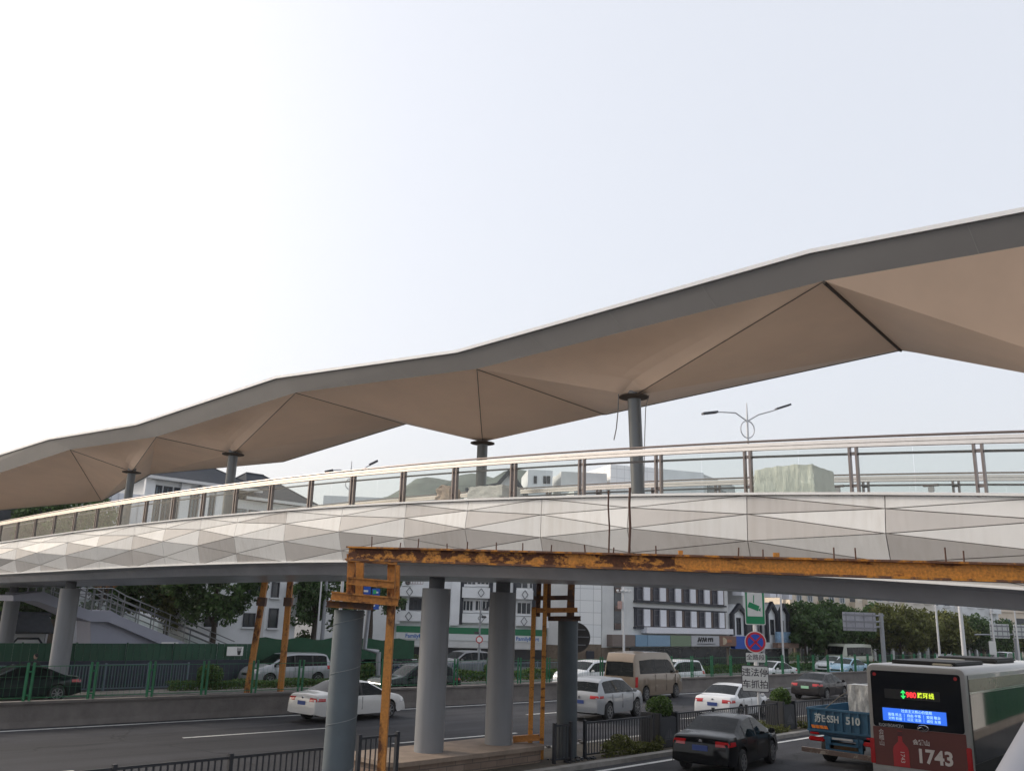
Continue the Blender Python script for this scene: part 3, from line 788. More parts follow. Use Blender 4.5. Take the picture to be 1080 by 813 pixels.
# the posts in the photograph stand about 2.75 m apart
posts = [-6 + 2.75 * k for k in range(-3, 34)]
posts = [-.29 + 2.04 * k for k in range(-5, 50)]
wire = MB()
for i, p in enumerate(posts):
    mb = MB()
    for d in (-.09, .09):
        mb.bar(W(p + d, .2, .82), W(p + d, .2, 2.04), .07, .07)
    mb.box(W(p, .2, 1.0), (.22, .03, .05), rz=RTH); mb.box(W(p, .2, 1.75), (.22, .03, .05), rz=RTH)
    mb.build('post', M_green, fen, world=True)
    if i < len(posts) - 1:
        a, b = p + .14, posts[i + 1] - .14
        fr = MB()
        for z in (.92, 1.92): fr.bar(W(a, .2, z), W(b, .2, z), .025, .02)
        for z in (1.25, 1.59): fr.bar(W(a, .2, z), W(b, .2, z), .006, .006)
        nw = 9
        for k in range(nw + 1):
            x = a + (b - a) * k / nw; fr.bar(W(x, .2, .92), W(x, .2, 1.92), .008, .006)
        fr.build('mesh_panel', M_green, fen, world=True, recalc=False)
# ------------------------------------------------------------------ leaves
M_leafA = leaf('leaf_dark_green', (0.058, 0.108, 0.044))
M_leafB = leaf('leaf_olive', (0.108, 0.125, 0.045))
M_leafC = leaf('leaf_hedge', (0.062, 0.115, 0.032))
M_bark = mat('bark', (0.07, 0.055, 0.045), 0.9, var=0.3, scale=6, bump=0.7)
def leaf_quad(mb, c, s, rg):
    a = Vector((rg.gauss(0, 1), rg.gauss(0, 1), rg.gauss(0, 1))).normalized()
    b = a.orthogonal().normalized(); b.rotate(Matrix.Rotation(rg.uniform(0, 6.28), 3, a)); d = a.cross(b)
    k = len(mb.v); w = s * rg.uniform(.35, .6)
    mb.v += [c - b * s * .5, c + d * w * .5 + b * s * .05, c + b * s * .5, c - d * w * .5 + b * s * .05]
    mb.f.append([k, k + 1, k + 2, k + 3]); mb.mi.append(0)
def strip_bush(name, p0, p1, q0, q1, z0, z1, n, s, m, seed, label, cat='hedge', group=None, top_noise=.15, W=W):
    rg = random.Random(seed); mb = MB()
    for _ in range(n):
        p = rg.uniform(p0, p1); q = rg.uniform(q0, q1)
        h = z1 - z0 + top_noise * (math.sin(p * 2.1 + seed) + .6 * math.sin(p * 5.3 + q * 3))
        z = z0 + h * (1 - rg.random() ** 1.8)
        leaf_quad(mb, W(p, q, z), s, rg)
    o = mb.build(name, m, recalc=False); return tag(o, label, cat, group)
strip_bush('hedge', 8.6, 24.5, 9.6, 10.4, .1, .50, 9000, .13, M_leafC, 1, 'long low clipped hedge on the far median, left of the street sign post', top_noise=.06)
strip_bush('hedge', 25.5, 85, 9.6, 10.4, .1, .70, 12000, .22, M_leafC, 2, 'low hedge on the far median, the stretch behind the white vans to the right', top_noise=.06)
def bush_ball(name, c, r, n, s, m, seed, label, cat, group=None):
    rg = random.Random(seed); mb = MB()
    for _ in range(n):
        v = Vector((rg.gauss(0, 1), rg.gauss(0, 1), rg.gauss(0, 1))).normalized() * r * (rg.random() ** .35)
        v *= 1 + .08 * math.sin(4 * v.x / r + seed) * math.cos(3 * v.y / r)
        leaf_quad(mb, Vector(c) + Vector((v.x, v.y, v.z * .88)), s, rg)
    o = mb.build(name, m, recalc=False); return tag(o, label, cat, group)
for i, (px, lab) in enumerate(((221, 'round clipped shrub rising from the far hedge just left of the orange trestle'), (712 / 2 + 30, 'round shrub on the far median behind the blue grey tube tower'), (519, 'round shrub on the far median just left of the second round pier'))):
    p_ = onplane(px, 715, W(0, 10.0), RN); p, q = PQ(p_)
    bush_ball('round_shrub', W(p, 10.0, .80), .62 if i == 0 else .55, 1400, .16, M_leafC, 11 + i, lab, 'shrub', 'round shrubs on the far median')

# dark picket railing behind the hedge
def picket(name, p0, p1, q, z0, h, m, label, cat='railing', gap=.13, bay=2.4, group=None, r=.016, frame=.05, W=W, RTH=RTH):
    t = thing(name, label, cat, tuple(W((p0 + p1) / 2, q, z0)), 0, group)
    nb = max(1, round((p1 - p0) / bay)); L = (p1 - p0) / nb
    for i in range(nb + 1):
        p = p0 + L * i
        mb = MB(); mb.box(W(p, q, z0 + (h + .06) / 2), (.085, .085, h + .06), rz=RTH); mb.build('post', m, t, world=True)
        if i < nb:
            mb = MB(); a, b = p + .05, p + L - .05
            for z in (z0 + .10, z0 + h - .02): mb.bar(W(a, q, z), W(b, q, z), .04, frame)
            k = int((b - a) / gap)
            for j in range(1, k):
                x = a + (b - a) * j / k; mb.bar(W(x, q, z0 + .10), W(x, q, z0 + h - .02), r * 2, r * 2)
            mb.build('railing_panel', m, t, world=True, recalc=False)
    return t
M_navy = mat('railing_navy', (0.12, 0.155, 0.185), 0.5, var=0.15)
picket('picket_railing', -16, 10.6, 12.6, 0, 1.2, M_navy, 'long dark navy picket railing before the construction hoarding', bay=2.0)
picket('picket_railing', 22, 44, 11.2, 0, 1.1, M_navy, 'dark navy picket railing beyond the far median hedge, by the store')

# ------------------------------------------------------------------ near median: fences, plinth, planters
N_ = dict(W=Wn, RTH=NTH)
picket('picket_railing', -17.5, -8.05, .75, .115, .98, M_fence, 'black picket railing along the near median at the left of the tube tower', gap=.14, **N_)
picket('picket_railing', -7.35, -6.25, .55, .115, 1.15, M_fence, 'short black railing bay between the tube tower and the brick plinth', bay=1.4, gap=.14, **N_)
picket('picket_railing', -.55, .15, .62, .115, 1.0, M_fence, 'short black railing bay standing before the slate support tower', bay=1.2, gap=.13, **N_)
picket('picket_railing', .95, 4.35, .75, .115, .98, M_fence, 'black railing between the slate support tower and the nearest planter', gap=.13, **N_)
picket('picket_railing', 5.85, 12.7, .85, .115, .98, M_fence, 'black railing between the two square planters on the median', gap=.13, **N_)
picket('picket_railing', 14.2, 34, .85, .115, .98, M_fence, 'black railing on the median beyond the farther planter, behind the blue truck', gap=.15, **N_)
M_brick = bpy.data.materials.new('plinth_brick')
def _brick():
    n, l = _nodes(M_brick); b = n['Principled BSDF']; b.inputs['Roughness'].default_value = .9
    tc = n.new('ShaderNodeTexCoord'); mp = n.new('ShaderNodeMapping'); mp.inputs['Rotation'].default_value = (R(90), 0, -RTH)
    mp.vector_type = 'POINT'
    br = n.new('ShaderNodeTexBrick'); br.inputs['Scale'].default_value = 1.0
    br.inputs['Color1'].default_value = (.21, .15, .115, 1); br.inputs['Color2'].default_value = (.27, .20, .155, 1); br.inputs['Mortar'].default_value = (.13, .105, .085, 1)
    br.inputs['Brick Width'].default_value = .6; br.inputs['Row Height'].default_value = .16; br.inputs['Mortar Size'].default_value = .012
    # run the courses along the wall: use p (along) and z
    sx = n.new('ShaderNodeSeparateXYZ'); l.new(tc.outputs['Object'], sx.inputs[0])
    d1 = n.new('ShaderNodeVectorMath'); d1.operation = 'DOT_PRODUCT'; d1.inputs[1].default_value = tuple(NU); l.new(tc.outputs['Object'], d1.inputs[0])
    cb = n.new('ShaderNodeCombineXYZ'); l.new(d1.outputs['Value'], cb.inputs['X']); l.new(sx.outputs['Z'], cb.inputs['Y'])
    l.new(cb.outputs[0], br.inputs['Vector'])
    no = n.new('ShaderNodeTexNoise'); no.inputs['Scale'].default_value = 3; no.inputs['Detail'].default_value = 6; l.new(tc.outputs['Object'], no.inputs['Vector'])
    mr = n.new('ShaderNodeMapRange'); mr.inputs['To Min'].default_value = .65; mr.inputs['To Max'].default_value = 1.35; l.new(no.outputs['Fac'], mr.inputs['Value'])
    vm = n.new('ShaderNodeVectorMath'); vm.operation = 'SCALE'; l.new(br.outputs['Color'], vm.inputs[0]); l.new(mr.outputs['Result'], vm.inputs['Scale'])
    l.new(vm.outputs['Vector'], b.inputs['Base Color'])
    bp = n.new('ShaderNodeBump'); bp.inputs['Strength'].default_value = .4; bp.inputs['Distance'].default_value = .01; l.new(br.outputs['Fac'], bp.inputs['Height']); bp.invert = True
    l.new(bp.outputs['Normal'], b.inputs['Normal'])
_brick()
pl_ = thing('pier_plinth', 'low brown stone plinth under the two round bridge piers', 'plinth', tuple(Wn(-3, 2)))
def rounded(p0, p1, q0, q1, z0, z1, rr, nm, m):
    pts = []
    for (cp, cq, a0) in ((p1 - rr, q1 - rr, 0), (p0 + rr, q1 - rr, 90), (p0 + rr, q0 + rr, 180), (p1 - rr, q0 + rr, 270)):
        for k in range(7):
            a = R(a0 + 15 * k); pts.append(Wn(cp + rr * math.cos(a), cq + rr * math.sin(a), z0))
    return MB().prism(pts, (0, 0, z1 - z0)).build(nm, m, pl_, world=True, smooth=30)
rounded(-5.9, -.45, 1.02, 3.0, 0, .44, .35, 'plinth_body', M_brick)
rounded(-6.0, -.35, .94, 3.08, .443, PL_Z, .4, 'coping', mat('plinth_coping', (.26, .20, .155), .85, var=.25, scale=2, bump=.2))
# rubble and pipe on the kerb beyond the plinth
rg = random.Random(5)
mbx = MB()
for k in range(70):
    p = rg.uniform(-7, 3.6); q = rg.uniform(2.5, 3.2)
    s = rg.uniform(.03, .09); mbx.rbox(Wn(p, q, .12 + s * .3), (s * 2, s * 1.4, s), .01, rz=rg.uniform(0, 3))
tag(mbx.build('rubble', M_conc), 'loose concrete rubble strewn along the far median kerb behind the plinth', 'rubble', kind='stuff')
mbx = MB()
for k in range(40):
    p = rg.uniform(-.2, 1.3); q = rg.uniform(.4, 1.4)
    s = rg.uniform(.03, .07); mbx.rbox(Wn(p, q, .12 + s * .3), (s * 2, s * 1.4, s), .01, rz=rg.uniform(0, 3))
tag(mbx.build('rubble', M_fence), 'small heap of dark rubble at the foot of the slate tower', 'rubble', kind='stuff')

M_planter = mat('planter_charcoal', (0.028, 0.030, 0.036), 0.6, var=0.15)
M_plogo = mat('planter_relief', (0.075, 0.08, 0.09), 0.6)
def planter(p, q, wd, h, label, seed, rb):
    c = Wn(p, q, .115)
    t = thing('planter', label, 'planter', tuple(c), NTH, 'square planters on the near median')
    mb = MB(); z1 = h
    mb.rbox((0, 0, h / 2), (wd, wd * .85, h), .03); mb.build('tub', M_planter, t)
    for sx in (-1, 1):
        MB().rbox((sx * wd * .56, 0, (h + .12) / 2), (.13, wd * .9, h + .12), .02).build('end_post', M_planter, t)
    lg = MB(); y = -wd * .425 - .006
    for k, (x, hh) in enumerate(((-.20, .10), (-.13, .2), (-.05, .27), (.05, .32), (.12, .22), (.2, .12))):
        lg.poly((x - .035, y, h * .30), (x + .035, y, h * .30), (x + .012, y, h * .30 + hh), (x - .012, y, h * .30 + hh * .9))
    lg.box((0, y, h * .26), (.52, .006, .025)); lg.build('emblem', M_plogo, t)
    bush_ball('shrub', c + Vector((0, 0, h + rb * .55)), rb, 1700, .10, M_leafC, seed, 'clipped dark green shrub in the ' + ('nearest square planter by the black saloon' if seed == 31 else 'farther square planter right of the parking sign'), 'shrub')
planter(5.1, 1.0, .86, .92, 'charcoal planter with a pale tower emblem, nearest the black saloon', 31, .44)
planter(13.45, 1.05, .84, .92, 'charcoal planter with a pale emblem right of the parking sign post', 32, .42)
strip_bush('shrub_row', 1.6, 4.5, .35, .7, .1, .45, 2600, .10, M_leafB, 41, 'ragged yellow green shrubs beneath the black railing left of the nearest planter', 'shrubs', W=Wn)
strip_bush('shrub_row', 5.9, 12.8, .35, .8, .1, .40, 3000, .11, M_leafB, 42, 'low shrubs on the median between the two square planters', 'shrubs', W=Wn)
strip_bush('shrub_row', 14.2, 26, .35, .8, .1, .40, 4200, .12, M_leafB, 43, 'low olive shrubs along the median kerb left of the blue truck', 'shrubs', W=Wn)

# ------------------------------------------------------------------ construction hoarding and the stair at the left
M_hoard = mat('hoarding_green', (0.008, 0.062, 0.030), 0.5, var=0.16, scale=1.0)
M_hoardb = mat('hoarding_base_navy', (0.022, 0.027, 0.042), 0.7, var=0.2)
hd = thing('hoarding', 'long green construction hoarding with a dark base beside the bridge stair', 'hoarding', tuple(W(12, 13.9)))
HQ = 13.9
def hz_(px, py): return onplane(px, py, W(0, HQ), RN)
pL = PQ(hz_(-40, 690))[0]; pR = PQ(hz_(352, 690))[0]; print('hoarding p', pL, pR, hz_(100, 677).z, hz_(300, 679).z, hz_(100, 697).z)
nb = int((pR - pL) / 2.4)
for i in range(nb):
    a = pL + (pR - pL) * i / nb; b = pL + (pR - pL) * (i + 1) / nb
    mb = MB(); k = 14
    for j in range(k):
        x0 = a + .03 + (b - a - .06) * j / k; x1 = a + .03 + (b - a - .06) * (j + 1) / k
        o = .03 if j % 2 else 0
        mb.prism([W(x0, HQ + o, 1.3), W(x1, HQ + o, 1.3), W(x1, HQ + o, 2.12), W(x0, HQ + o, 2.12)], RN * .02)
    mb.build('green_sheet', M_hoard, hd, world=True)
    MB().bar(W(a, HQ - .04, 0), W(a, HQ - .04, 2.17), .07, .07).build('hoarding_post', M_hoard, hd, world=True)
block('hoarding_base', HQ - .06, HQ + .1, 0, 1.295, M_hoardb, pL, pR, hd)
block('hoarding_cap', HQ - .05, HQ + .07, 2.13, 2.19, M_trim, pL + 9, pR - 9.5, hd)
# dark green netting slumped over it
strip = MB()
rg = random.Random(8)
for i in range(18):
    f0, f1 = i / 18, (i + 1) / 18
    pa_, pb_ = pL + 14.2 + 11 * f0, pL + 14.2 + 11 * f1
    za, zb_ = 2.42 + .08 * math.sin(i * 1.7), 2.42 + .08 * math.sin((i + 1) * 1.7)
    strip.poly(W(pa_, HQ - .09 - .03 * math.sin(i * 2.0), 1.25), W(pb_, HQ - .09 - .03 * math.sin((i + 1) * 2.0), 1.25), W(pb_, HQ - .085, zb_), W(pa_, HQ - .085, za))
tag(strip.build('netting', mat('netting_dark_green', (.010, .060, .028), .8, var=.25, scale=3), smooth=60, merge=True), 'dark green netting draped over the construction hoarding left of the orange trestle', 'netting')
# notice with a hand mark
a = hz_(238.5, 681.5); b = hz_(254.5, 691)
nt = thing('notice_board', 'small white notice with a black hand mark on the green hoarding', 'notice', (a.x, a.y, b.z))
pa_ = PQ(a)[0]; pb_ = PQ(b)[0]
MB().prism([W(pa_, HQ - .16, b.z), W(pb_, HQ - .16, b.z), W(pb_, HQ - .16, a.z), W(pa_, HQ - .16, a.z)], RN * .03).build('board', M_trim, nt, world=True)
hm = MB(); cx = (pa_ * .25 + pb_ * .75); cz = (a.z + b.z) / 2
hm.prism([W(cx - .07, HQ - .165, cz - .2), W(cx + .07, HQ - .165, cz - .2), W(cx + .12, HQ - .165, cz + .02), W(cx - .12, HQ - .165, cz + .02)], RN * .004)
for k in range(4): hm.prism([W(cx - .12 + .06 * k, HQ - .165, cz + .03), W(cx - .08 + .06 * k, HQ - .165, cz + .03), W(cx - .1 + .075 * k, HQ - .165, cz + .2), W(cx - .13 + .075 * k, HQ - .165, cz + .2)], RN * .004)
hm.build('hand_mark', M_black, nt, world=True)

# stair: flights seen edge-on, parallel with the road
SQ = 17.0
M_stair = mat('stair_white_panel', (0.33, 0.335, 0.40), 0.5, var=0.08, scale=.8)
def sp(px, py, q=SQ): return onplane(px, py, W(0, q), RN)
sto = thing('bridge_stair', 'pale stair with steel railings descending from the footbridge behind the hoarding', 'stair', tuple(W(*PQ(sp(100, 690)))))
topl = [(14, 627.5), (46, 623.5), (63, 631), (82.6, 639), (97, 644), (116.6, 643.5), (130, 651), (162, 664), (194, 677), (246, 698)]
botl = [(14, 633.5), (38, 633.5), (61, 641.5), (78, 649.5), (96, 655.5), (113.6, 655.5), (130, 662), (160, 675), (190, 688), (240, 708)]
A = [sp(x, y) for x, y in topl]; Bq = [sp(x, y) for x, y in botl]
mb = MB(); vs = []
for a, b in zip(A, Bq):
    for off_ in (0, 3.0): vs += [a + RN * off_, b + RN * off_]
fs = []
for i in range(len(A) - 1):
    k = i * 4; j = k + 4
    fs += [(k, k + 1, j + 1, j), (k + 2, j + 2, j + 3, k + 3), (k, j, j + 2, k + 2), (k + 1, k + 3, j + 3, j + 1)]
fs += [(0, 2, 3, 1), (len(vs) - 4, len(vs) - 3, len(vs) - 1, len(vs) - 2)]
mb.add(vs, fs); mb.build('stringer', M_stair, sto, world=True)
pts = [sp(x, y, SQ + .3) for x, y in ((95.5, 655.5), (113.6, 655.5), (130, 662), (160, 675), (182, 685), (182, 705), (95.5, 705))]
MB().prism(pts, RN * 2.2).build('under_panel', M_stair, sto, world=True)
M_rsteel = mat('stair_rail_steel', (.27, .275, .28), .35, metal=.8)
for off_, nm in ((.12, 0), (2.8, 1)):
    mb = MB()
    for hh in (.55, .85, 1.15):
        mb.path([a + RN * off_ + Vector((0, 0, hh)) for a in A[1:]], .03, 6)
    for i in range(1, len(A) - 1):
        for f in (0, .5):
            q = A[i].lerp(A[i + 1], f) + RN * off_
            mb.bar(q, q + Vector((0, 0, 1.15)), .05, .05)
    mb.build('stair_railing', M_rsteel, sto, world=True)
    g_ = MB()
    for i in range(1, len(A) - 1):
        a, b = A[i] + RN * (off_ + .02), A[i + 1] + RN * (off_ + .02)
        g_.poly(a + Vector((0, 0, .06)), b + Vector((0, 0, .06)), b + Vector((0, 0, .53)), a + Vector((0, 0, .53)))
    g_.build('stair_glass', M_railglass, sto, world=True, recalc=False)
# ------------------------------------------------------------------ vehicles
M_tyre = mat('tyre_rubber', (0.018, 0.018, 0.019), 0.8, var=0.1)
M_rim = mat('alloy_rim', (0.42, 0.42, 0.43), 0.3, metal=0.8, var=0.05)
M_hub = mat('wheel_dark', (0.03, 0.03, 0.032), 0.5, var=0)
M_cglass = glass('car_glass', tint=(.22, .25, .25), through=.22, body=(.006, .008, .009), rough=.02, fres=1.27)
M_tail = mat('tail_lamp_red', (0.42, 0.012, 0.015), 0.2, var=0, coat=.6)
M_head = mat('head_lamp_clear', (0.62, 0.64, 0.66), 0.12, metal=.4, var=0, coat=.6)
M_plate = mat('plate_blue', (0.05, 0.085, 0.27), 0.4, var=0)
M_plateg = mat('plate_green', (0.35, 0.62, 0.42), 0.4, var=0)
M_platemark = mat('plate_mark', (0.75, 0.76, 0.78), 0.4, var=0)
M_chrome = mat('chrome', (0.7, 0.7, 0.72), 0.12, metal=1, var=0)
M_under = mat('underbody_black', (0.014, 0.014, 0.015), 0.7, var=0)
M_seat = mat('seat_dark', (0.03, 0.03, 0.034), 0.8, var=0)
def paint(n, c, metal=0.0): return mat('paint_' + n, c, 0.42, metal=metal, var=0.03, scale=2, coat=.75 if max(c) > .03 else .6, spec=.25 if max(c) > .03 else .04)
PT_white = paint('white', (.66, .67, .68)); PT_pearl = paint('pearl', (.62, .605, .58)); PT_black = paint('black', (.005, .0055, .007))
PT_silver = paint('silver', (.30, .31, .325), .3); PT_grey = paint('grey', (.20, .20, .21), .3); PT_bronze = paint('bronze', (.024, .021, .022), .2)
PT_gold = paint('champagne', (.215, .165, .12), .2); PT_blue = paint('light_blue', (.33, .52, .66)); PT_navy = paint('dark_teal', (.008, .016, .016), .2)

KINDS_CAR = {
 'sedan': dict(L=4.6, W=1.80, H=1.47, prof=[(-2.3, .50), (-2.27, .86), (-2.16, 1.0), (-1.62, 1.06), (-.78, 1.41), (-.2, 1.465), (.3, 1.43), (1.28, 1.0), (1.9, .88), (2.2, .74), (2.3, .5)], belt=(.94, .89), side=(-1.42, 1.06), ws=(.34, 1.22), rw=(-1.56, -.80), pil=[-.10, -1.02], wb=1.33, r=.325, tumble=.70, gt=.075, zb=.22),
 'suv': dict(L=4.65, W=1.90, H=1.68, prof=[(-2.32, .55), (-2.30, .98), (-2.18, 1.12), (-1.82, 1.56), (-1.55, 1.64), (-.4, 1.68), (.35, 1.62), (1.2, 1.15), (1.95, 1.03), (2.25, .86), (2.32, .55)], belt=(1.10, 1.03), side=(-1.75, 1.0), ws=(.40, 1.16), rw=(-2.15, -1.86), pil=[-.12, -1.12], wb=1.38, r=.365, tumble=.72, gt=.10, zb=.26),
 'mpv': dict(L=4.9, W=1.87, H=1.74, prof=[(-2.45, .5), (-2.42, 1.02), (-2.30, 1.2), (-2.05, 1.64), (-1.8, 1.71), (-.2, 1.74), (.45, 1.68), (1.5, 1.12), (2.1, .98), (2.38, .78), (2.45, .5)], belt=(1.08, 1.0), side=(-2.0, 1.25), ws=(.52, 1.44), rw=(-2.27, -2.08), pil=[.0, -1.1], wb=1.45, r=.34, tumble=.76, gt=.11, zb=.2),
 'van': dict(L=5.7, W=2.05, H=2.42, prof=[(-2.85, .55), (-2.84, 1.25), (-2.77, 2.15), (-2.62, 2.36), (-1, 2.42), (.9, 2.38), (1.25, 2.22), (1.95, 1.5), (2.15, 1.32), (2.6, 1.14), (2.8, .9), (2.85, .55)], belt=(1.36, 1.30), side=(-2.35, 1.72), ws=(1.3, 2.0), rw=(-2.835, -2.775), pil=[.55, -.75], wb=1.75, r=.35, tumble=.86, gt=.36, zb=.24),
 'minibus': dict(L=6.2, W=2.05, H=2.45, prof=[(-3.1, .55), (-3.09, 1.2), (-3.02, 2.2), (-2.85, 2.38), (-1, 2.45), (2.3, 2.42), (2.65, 2.3), (2.98, 1.35), (3.08, 1.0), (3.1, .55)], belt=(1.3, 1.25), side=(-2.7, 2.3), ws=(2.68, 2.97), rw=(-3.08, -3.03), pil=[1.2, 0, -1.3], wb=1.9, r=.36, tumble=.90, gt=.32, zb=.26),
}
def car(kind, loc, th, pm, label, name='parked_car', cat='car', plate=None, steer=0, lamp=1, rimm=None, roofm=None, group=None):
    K = KINDS_CAR[kind]; L, Wd, H = K['L'], K['W'], K['H']; hl = L / 2
    root = thing(name, label, cat, (loc[0], loc[1], loc[2] if len(loc) > 2 else 0.0), th, group)
    px = np.array([a for a, _ in K['prof']]); pz = np.array([b for _, b in K['prof']])
    fx = np.linspace(-hl, hl, 601); fz = np.interp(fx, px, pz)
    ker = np.exp(-.5 * (np.arange(-15, 16) * (fx[1] - fx[0]) / .055) ** 2); ker /= ker.sum()
    fzs = np.convolve(np.pad(fz, 15, mode='edge'), ker, mode='valid')
    wgt = np.clip((hl - np.abs(fx)) / .12, 0, 1); fzs = fz * (1 - wgt) + fzs * wgt
    topf = lambda x: float(np.interp(x, fx, fzs))
    zb, r, wb = K['zb'], K['r'], K['wb']; Ra = r + .055
    xs = set(np.round(np.linspace(-hl, hl, 46), 4)) | set(np.round(px, 4))
    for xw in (-wb, wb):
        for k in range(0, 13): xs.add(round(xw + Ra * math.cos(math.pi * k / 12), 4))
    for a in (*K['side'], *K['ws'], *K['rw']): xs.add(round(a, 4))
    for p in K['pil']: xs.add(round(p - .05, 4)); xs.add(round(p + .05, 4))
    xs = sorted(xs); out = [xs[0]]
    for x in xs[1:]:
        if x - out[-1] > .008: out.append(x)
    xs = out; secs = []
    for x in xs:
        top = topf(x); u = (x + hl) / L
        belt = K['belt'][0] + (K['belt'][1] - K['belt'][0]) * u
        be = min(belt, top - .03); h = top - be
        e = abs(x) / hl
        w = Wd / 2 * (1 - (.17 if x > 0 else .11) * e ** 6) 
        t = min(1, max(0, h / (H - belt)))
        yr = w * (.90 + (K['tumble'] - .90) * t)
        g6 = max(0.05, 1 - K['gt'] / max(h, .2)); f = min(1, h / .25)
        k6 = .45 + (g6 - .45) * f; k7 = .82 + (1 - .018 / max(h, .2) - .82) * f
        low = zb + (.10 * max(0, (e - .8) / .2) ** 1.5)
        z3 = min(.52 * belt + .48 * zb, be - .2); z4 = be - .10
        zz = low; arch = 0
        for xw in (-wb, wb):
            d = Ra * Ra - (x - xw) ** 2
            if d > 0: arch = r + math.sqrt(d)
        zz = max(low, arch)
        z3 = max(z3, arch + .03); z4 = max(z4, arch + .05)
        ylean = w * (.955 + (yr / w - .955) * k6) if h > .12 else w * .93
        secs.append([(0, zz), (.78 * w, zz), (.965 * w, zz + .03), (w, z3), (.99 * w, max(z4, z3 + .02)), (.955 * w, max(be, z4 + .03)), (ylean, be + h * k6), (yr - .04 * f, be + h * k7), (.5 * yr, be + h * (1 - .004)), (0, top + .012)])
    J = len(secs[0]); nx = len(xs)
    full = []
    for i, s in enumerate(secs):
        rowL = [(xs[i], y, z) for y, z in s]; rowR = [(xs[i], -y, z) for y, z in s[1:-1]][::-1]
        full.append(rowL + rowR)
    NR = len(full[0])
    def jpair(k):                            # index on the half section of ring edge k
        return k if k < J - 1 else NR - 1 - k
    allv = MB(); body = MB(); wins = {'left': MB(), 'right': MB(), 'windscreen': MB(), 'rear': MB()}
    belts = lambda x: K['belt'][0] + (K['belt'][1] - K['belt'][0]) * (x + hl) / L
    for i in range(nx - 1):
        xm = (xs[i] + xs[i + 1]) / 2; tm = min(topf(xs[i]), topf(xs[i + 1]))
        for k in range(NR):
            j = jpair(k); k2 = (k + 1) % NR
            q = [full[i][k], full[i + 1][k], full[i + 1][k2], full[i][k2]]
            tgt = body; body.cur = 0
            if j <= 1: body.cur = 1
            elif j == 5 and K['side'][0] < xm < K['side'][1] and tm - belts(xm) > .10 and not any(abs(xm - p) < .05 for p in K['pil']):
                tgt = wins['left'] if k < J - 1 else wins['right']
            elif j >= 7 and K['ws'][0] < xm < K['ws'][1]: tgt = wins['windscreen']
            elif j >= 7 and K['rw'][0] < xm < K['rw'][1]: tgt = wins['rear']
            elif j == 5 and K['side'][0] < xm < K['side'][1] and tm - belts(xm) > .10: body.cur = 1
            elif roofm and j >= 6 and K['rw'][1] <= xm <= K['ws'][0]: body.cur = 2
            tgt.add(q, [(0, 1, 2, 3)]); allv.add(q, [(0, 1, 2, 3)])
    body.cur = 0
    body.add(full[0], [tuple(range(NR))]); body.add(full[-1], [tuple(range(NR))])
    # door gaps, sills and lower bumper valances
    bo = body.build('body', [pm, M_under] + ([roofm] if roofm else []), root, smooth=38, merge=True)
    for nm, k in (('side_window', 'left'), ('side_window', 'right'), ('windscreen', 'windscreen'), ('rear_window', 'rear')):
        if wins[k].f: wins[k].build(nm, M_cglass, root, smooth=40, merge=True)
    # cabin seen through the glass
    MB().rbox((-.35, 0, K['belt'][0] - .18), (min(2.3, L * .5), Wd * .78, .3), .05).build('seats', M_seat, root)
    for xx in (K['pil'][0], K['pil'][-1] + .02, K['side'][1] - .05):
        for s_ in (-1, 1):
            MB().box((xx, s_ * (Wd / 2 * .995), (zb + .14 + belts(xx) - .08) / 2 + .05), (.012, .016, belts(xx) - zb - .25)).build('door_gap', M_under, root)
    for xx in (K['pil'][0] - .18, K['pil'][-1] - .12 + .0):
        for s_ in (-1, 1): MB().rbox((xx, s_ * (Wd / 2 + .004), belts(xx) - .13), (.17, .03, .025), .008).build('door_handle', pm, root)
    for s_ in (-1, 1):
        xm_ = K['side'][1] - .12
        mo = MB(); mo.rbox((xm_, s_ * (Wd / 2 + .10), belts(xm_) + .07), (.12, .20, .14), .04); mo.bar((xm_, s_ * (Wd / 2 - .06), belts(xm_) - .01), (xm_, s_ * (Wd / 2 + .05), belts(xm_) + .03), .05, .03)
        mo.build('wing_mirror', pm, root, smooth=40)
    # lamps, plates and badges are fitted onto the body skin
    from mathutils.bvhtree import BVHTree
    tree_ = BVHTree.FromPolygons([tuple(v) for v in allv.v], allv.f)
    def hit(o_, d_):
        d_ = Vector(d_).normalized(); o_ = Vector(o_)
        h_ = tree_.ray_cast(o_ + d_ * 4, -d_)
        return h_[0] if h_[0] is not None else o_ + d_
    def lamp(nm, m, sx, s_, angs, zs, cx=.75, cy=.62, taper=.0):
        c = Vector((sx * (hl - cx), s_ * (Wd / 2 - cy), 0)); vs = []; na, nz = len(angs), len(zs)
        zc_ = sum(zs) / nz
        for off in (.010, -.035):
            for ia, an in enumerate(angs):
                d_ = Vector((sx * math.cos(R(an)), s_ * math.sin(R(an)), 0)); k = 1 - taper * ia / (na - 1)
                for z in zs:
                    p = hit(c + Vector((0, 0, zc_ + (z - zc_) * k)), d_); vs.append(p + d_ * off)
        fs = []
        for ia in range(na - 1):
            for iz in range(nz - 1):
                q = (ia * nz + iz, ia * nz + iz + 1, (ia + 1) * nz + iz + 1, (ia + 1) * nz + iz)
                fs.append(q); fs.append(tuple(i + na * nz for i in q[::-1]))
            for iz in (0, nz - 1):
                fs.append((ia * nz + iz, (ia + 1) * nz + iz, (ia + 1) * nz + iz + na * nz, ia * nz + iz + na * nz))
        for ia in (0, na - 1):
            for iz in range(nz - 1): fs.append((ia * nz + iz, ia * nz + iz + 1, ia * nz + iz + 1 + na * nz, ia * nz + iz + na * nz))
        return MB().add(vs, fs).build(nm, m, root, smooth=50)
    TLZ = {'sedan': (.76, .83, .90), 'suv': (.90, .96, 1.02), 'mpv': (.86, .98, 1.10), 'van': (.72, .95, 1.22), 'minibus': (.65, .8, 1.0)}[kind]
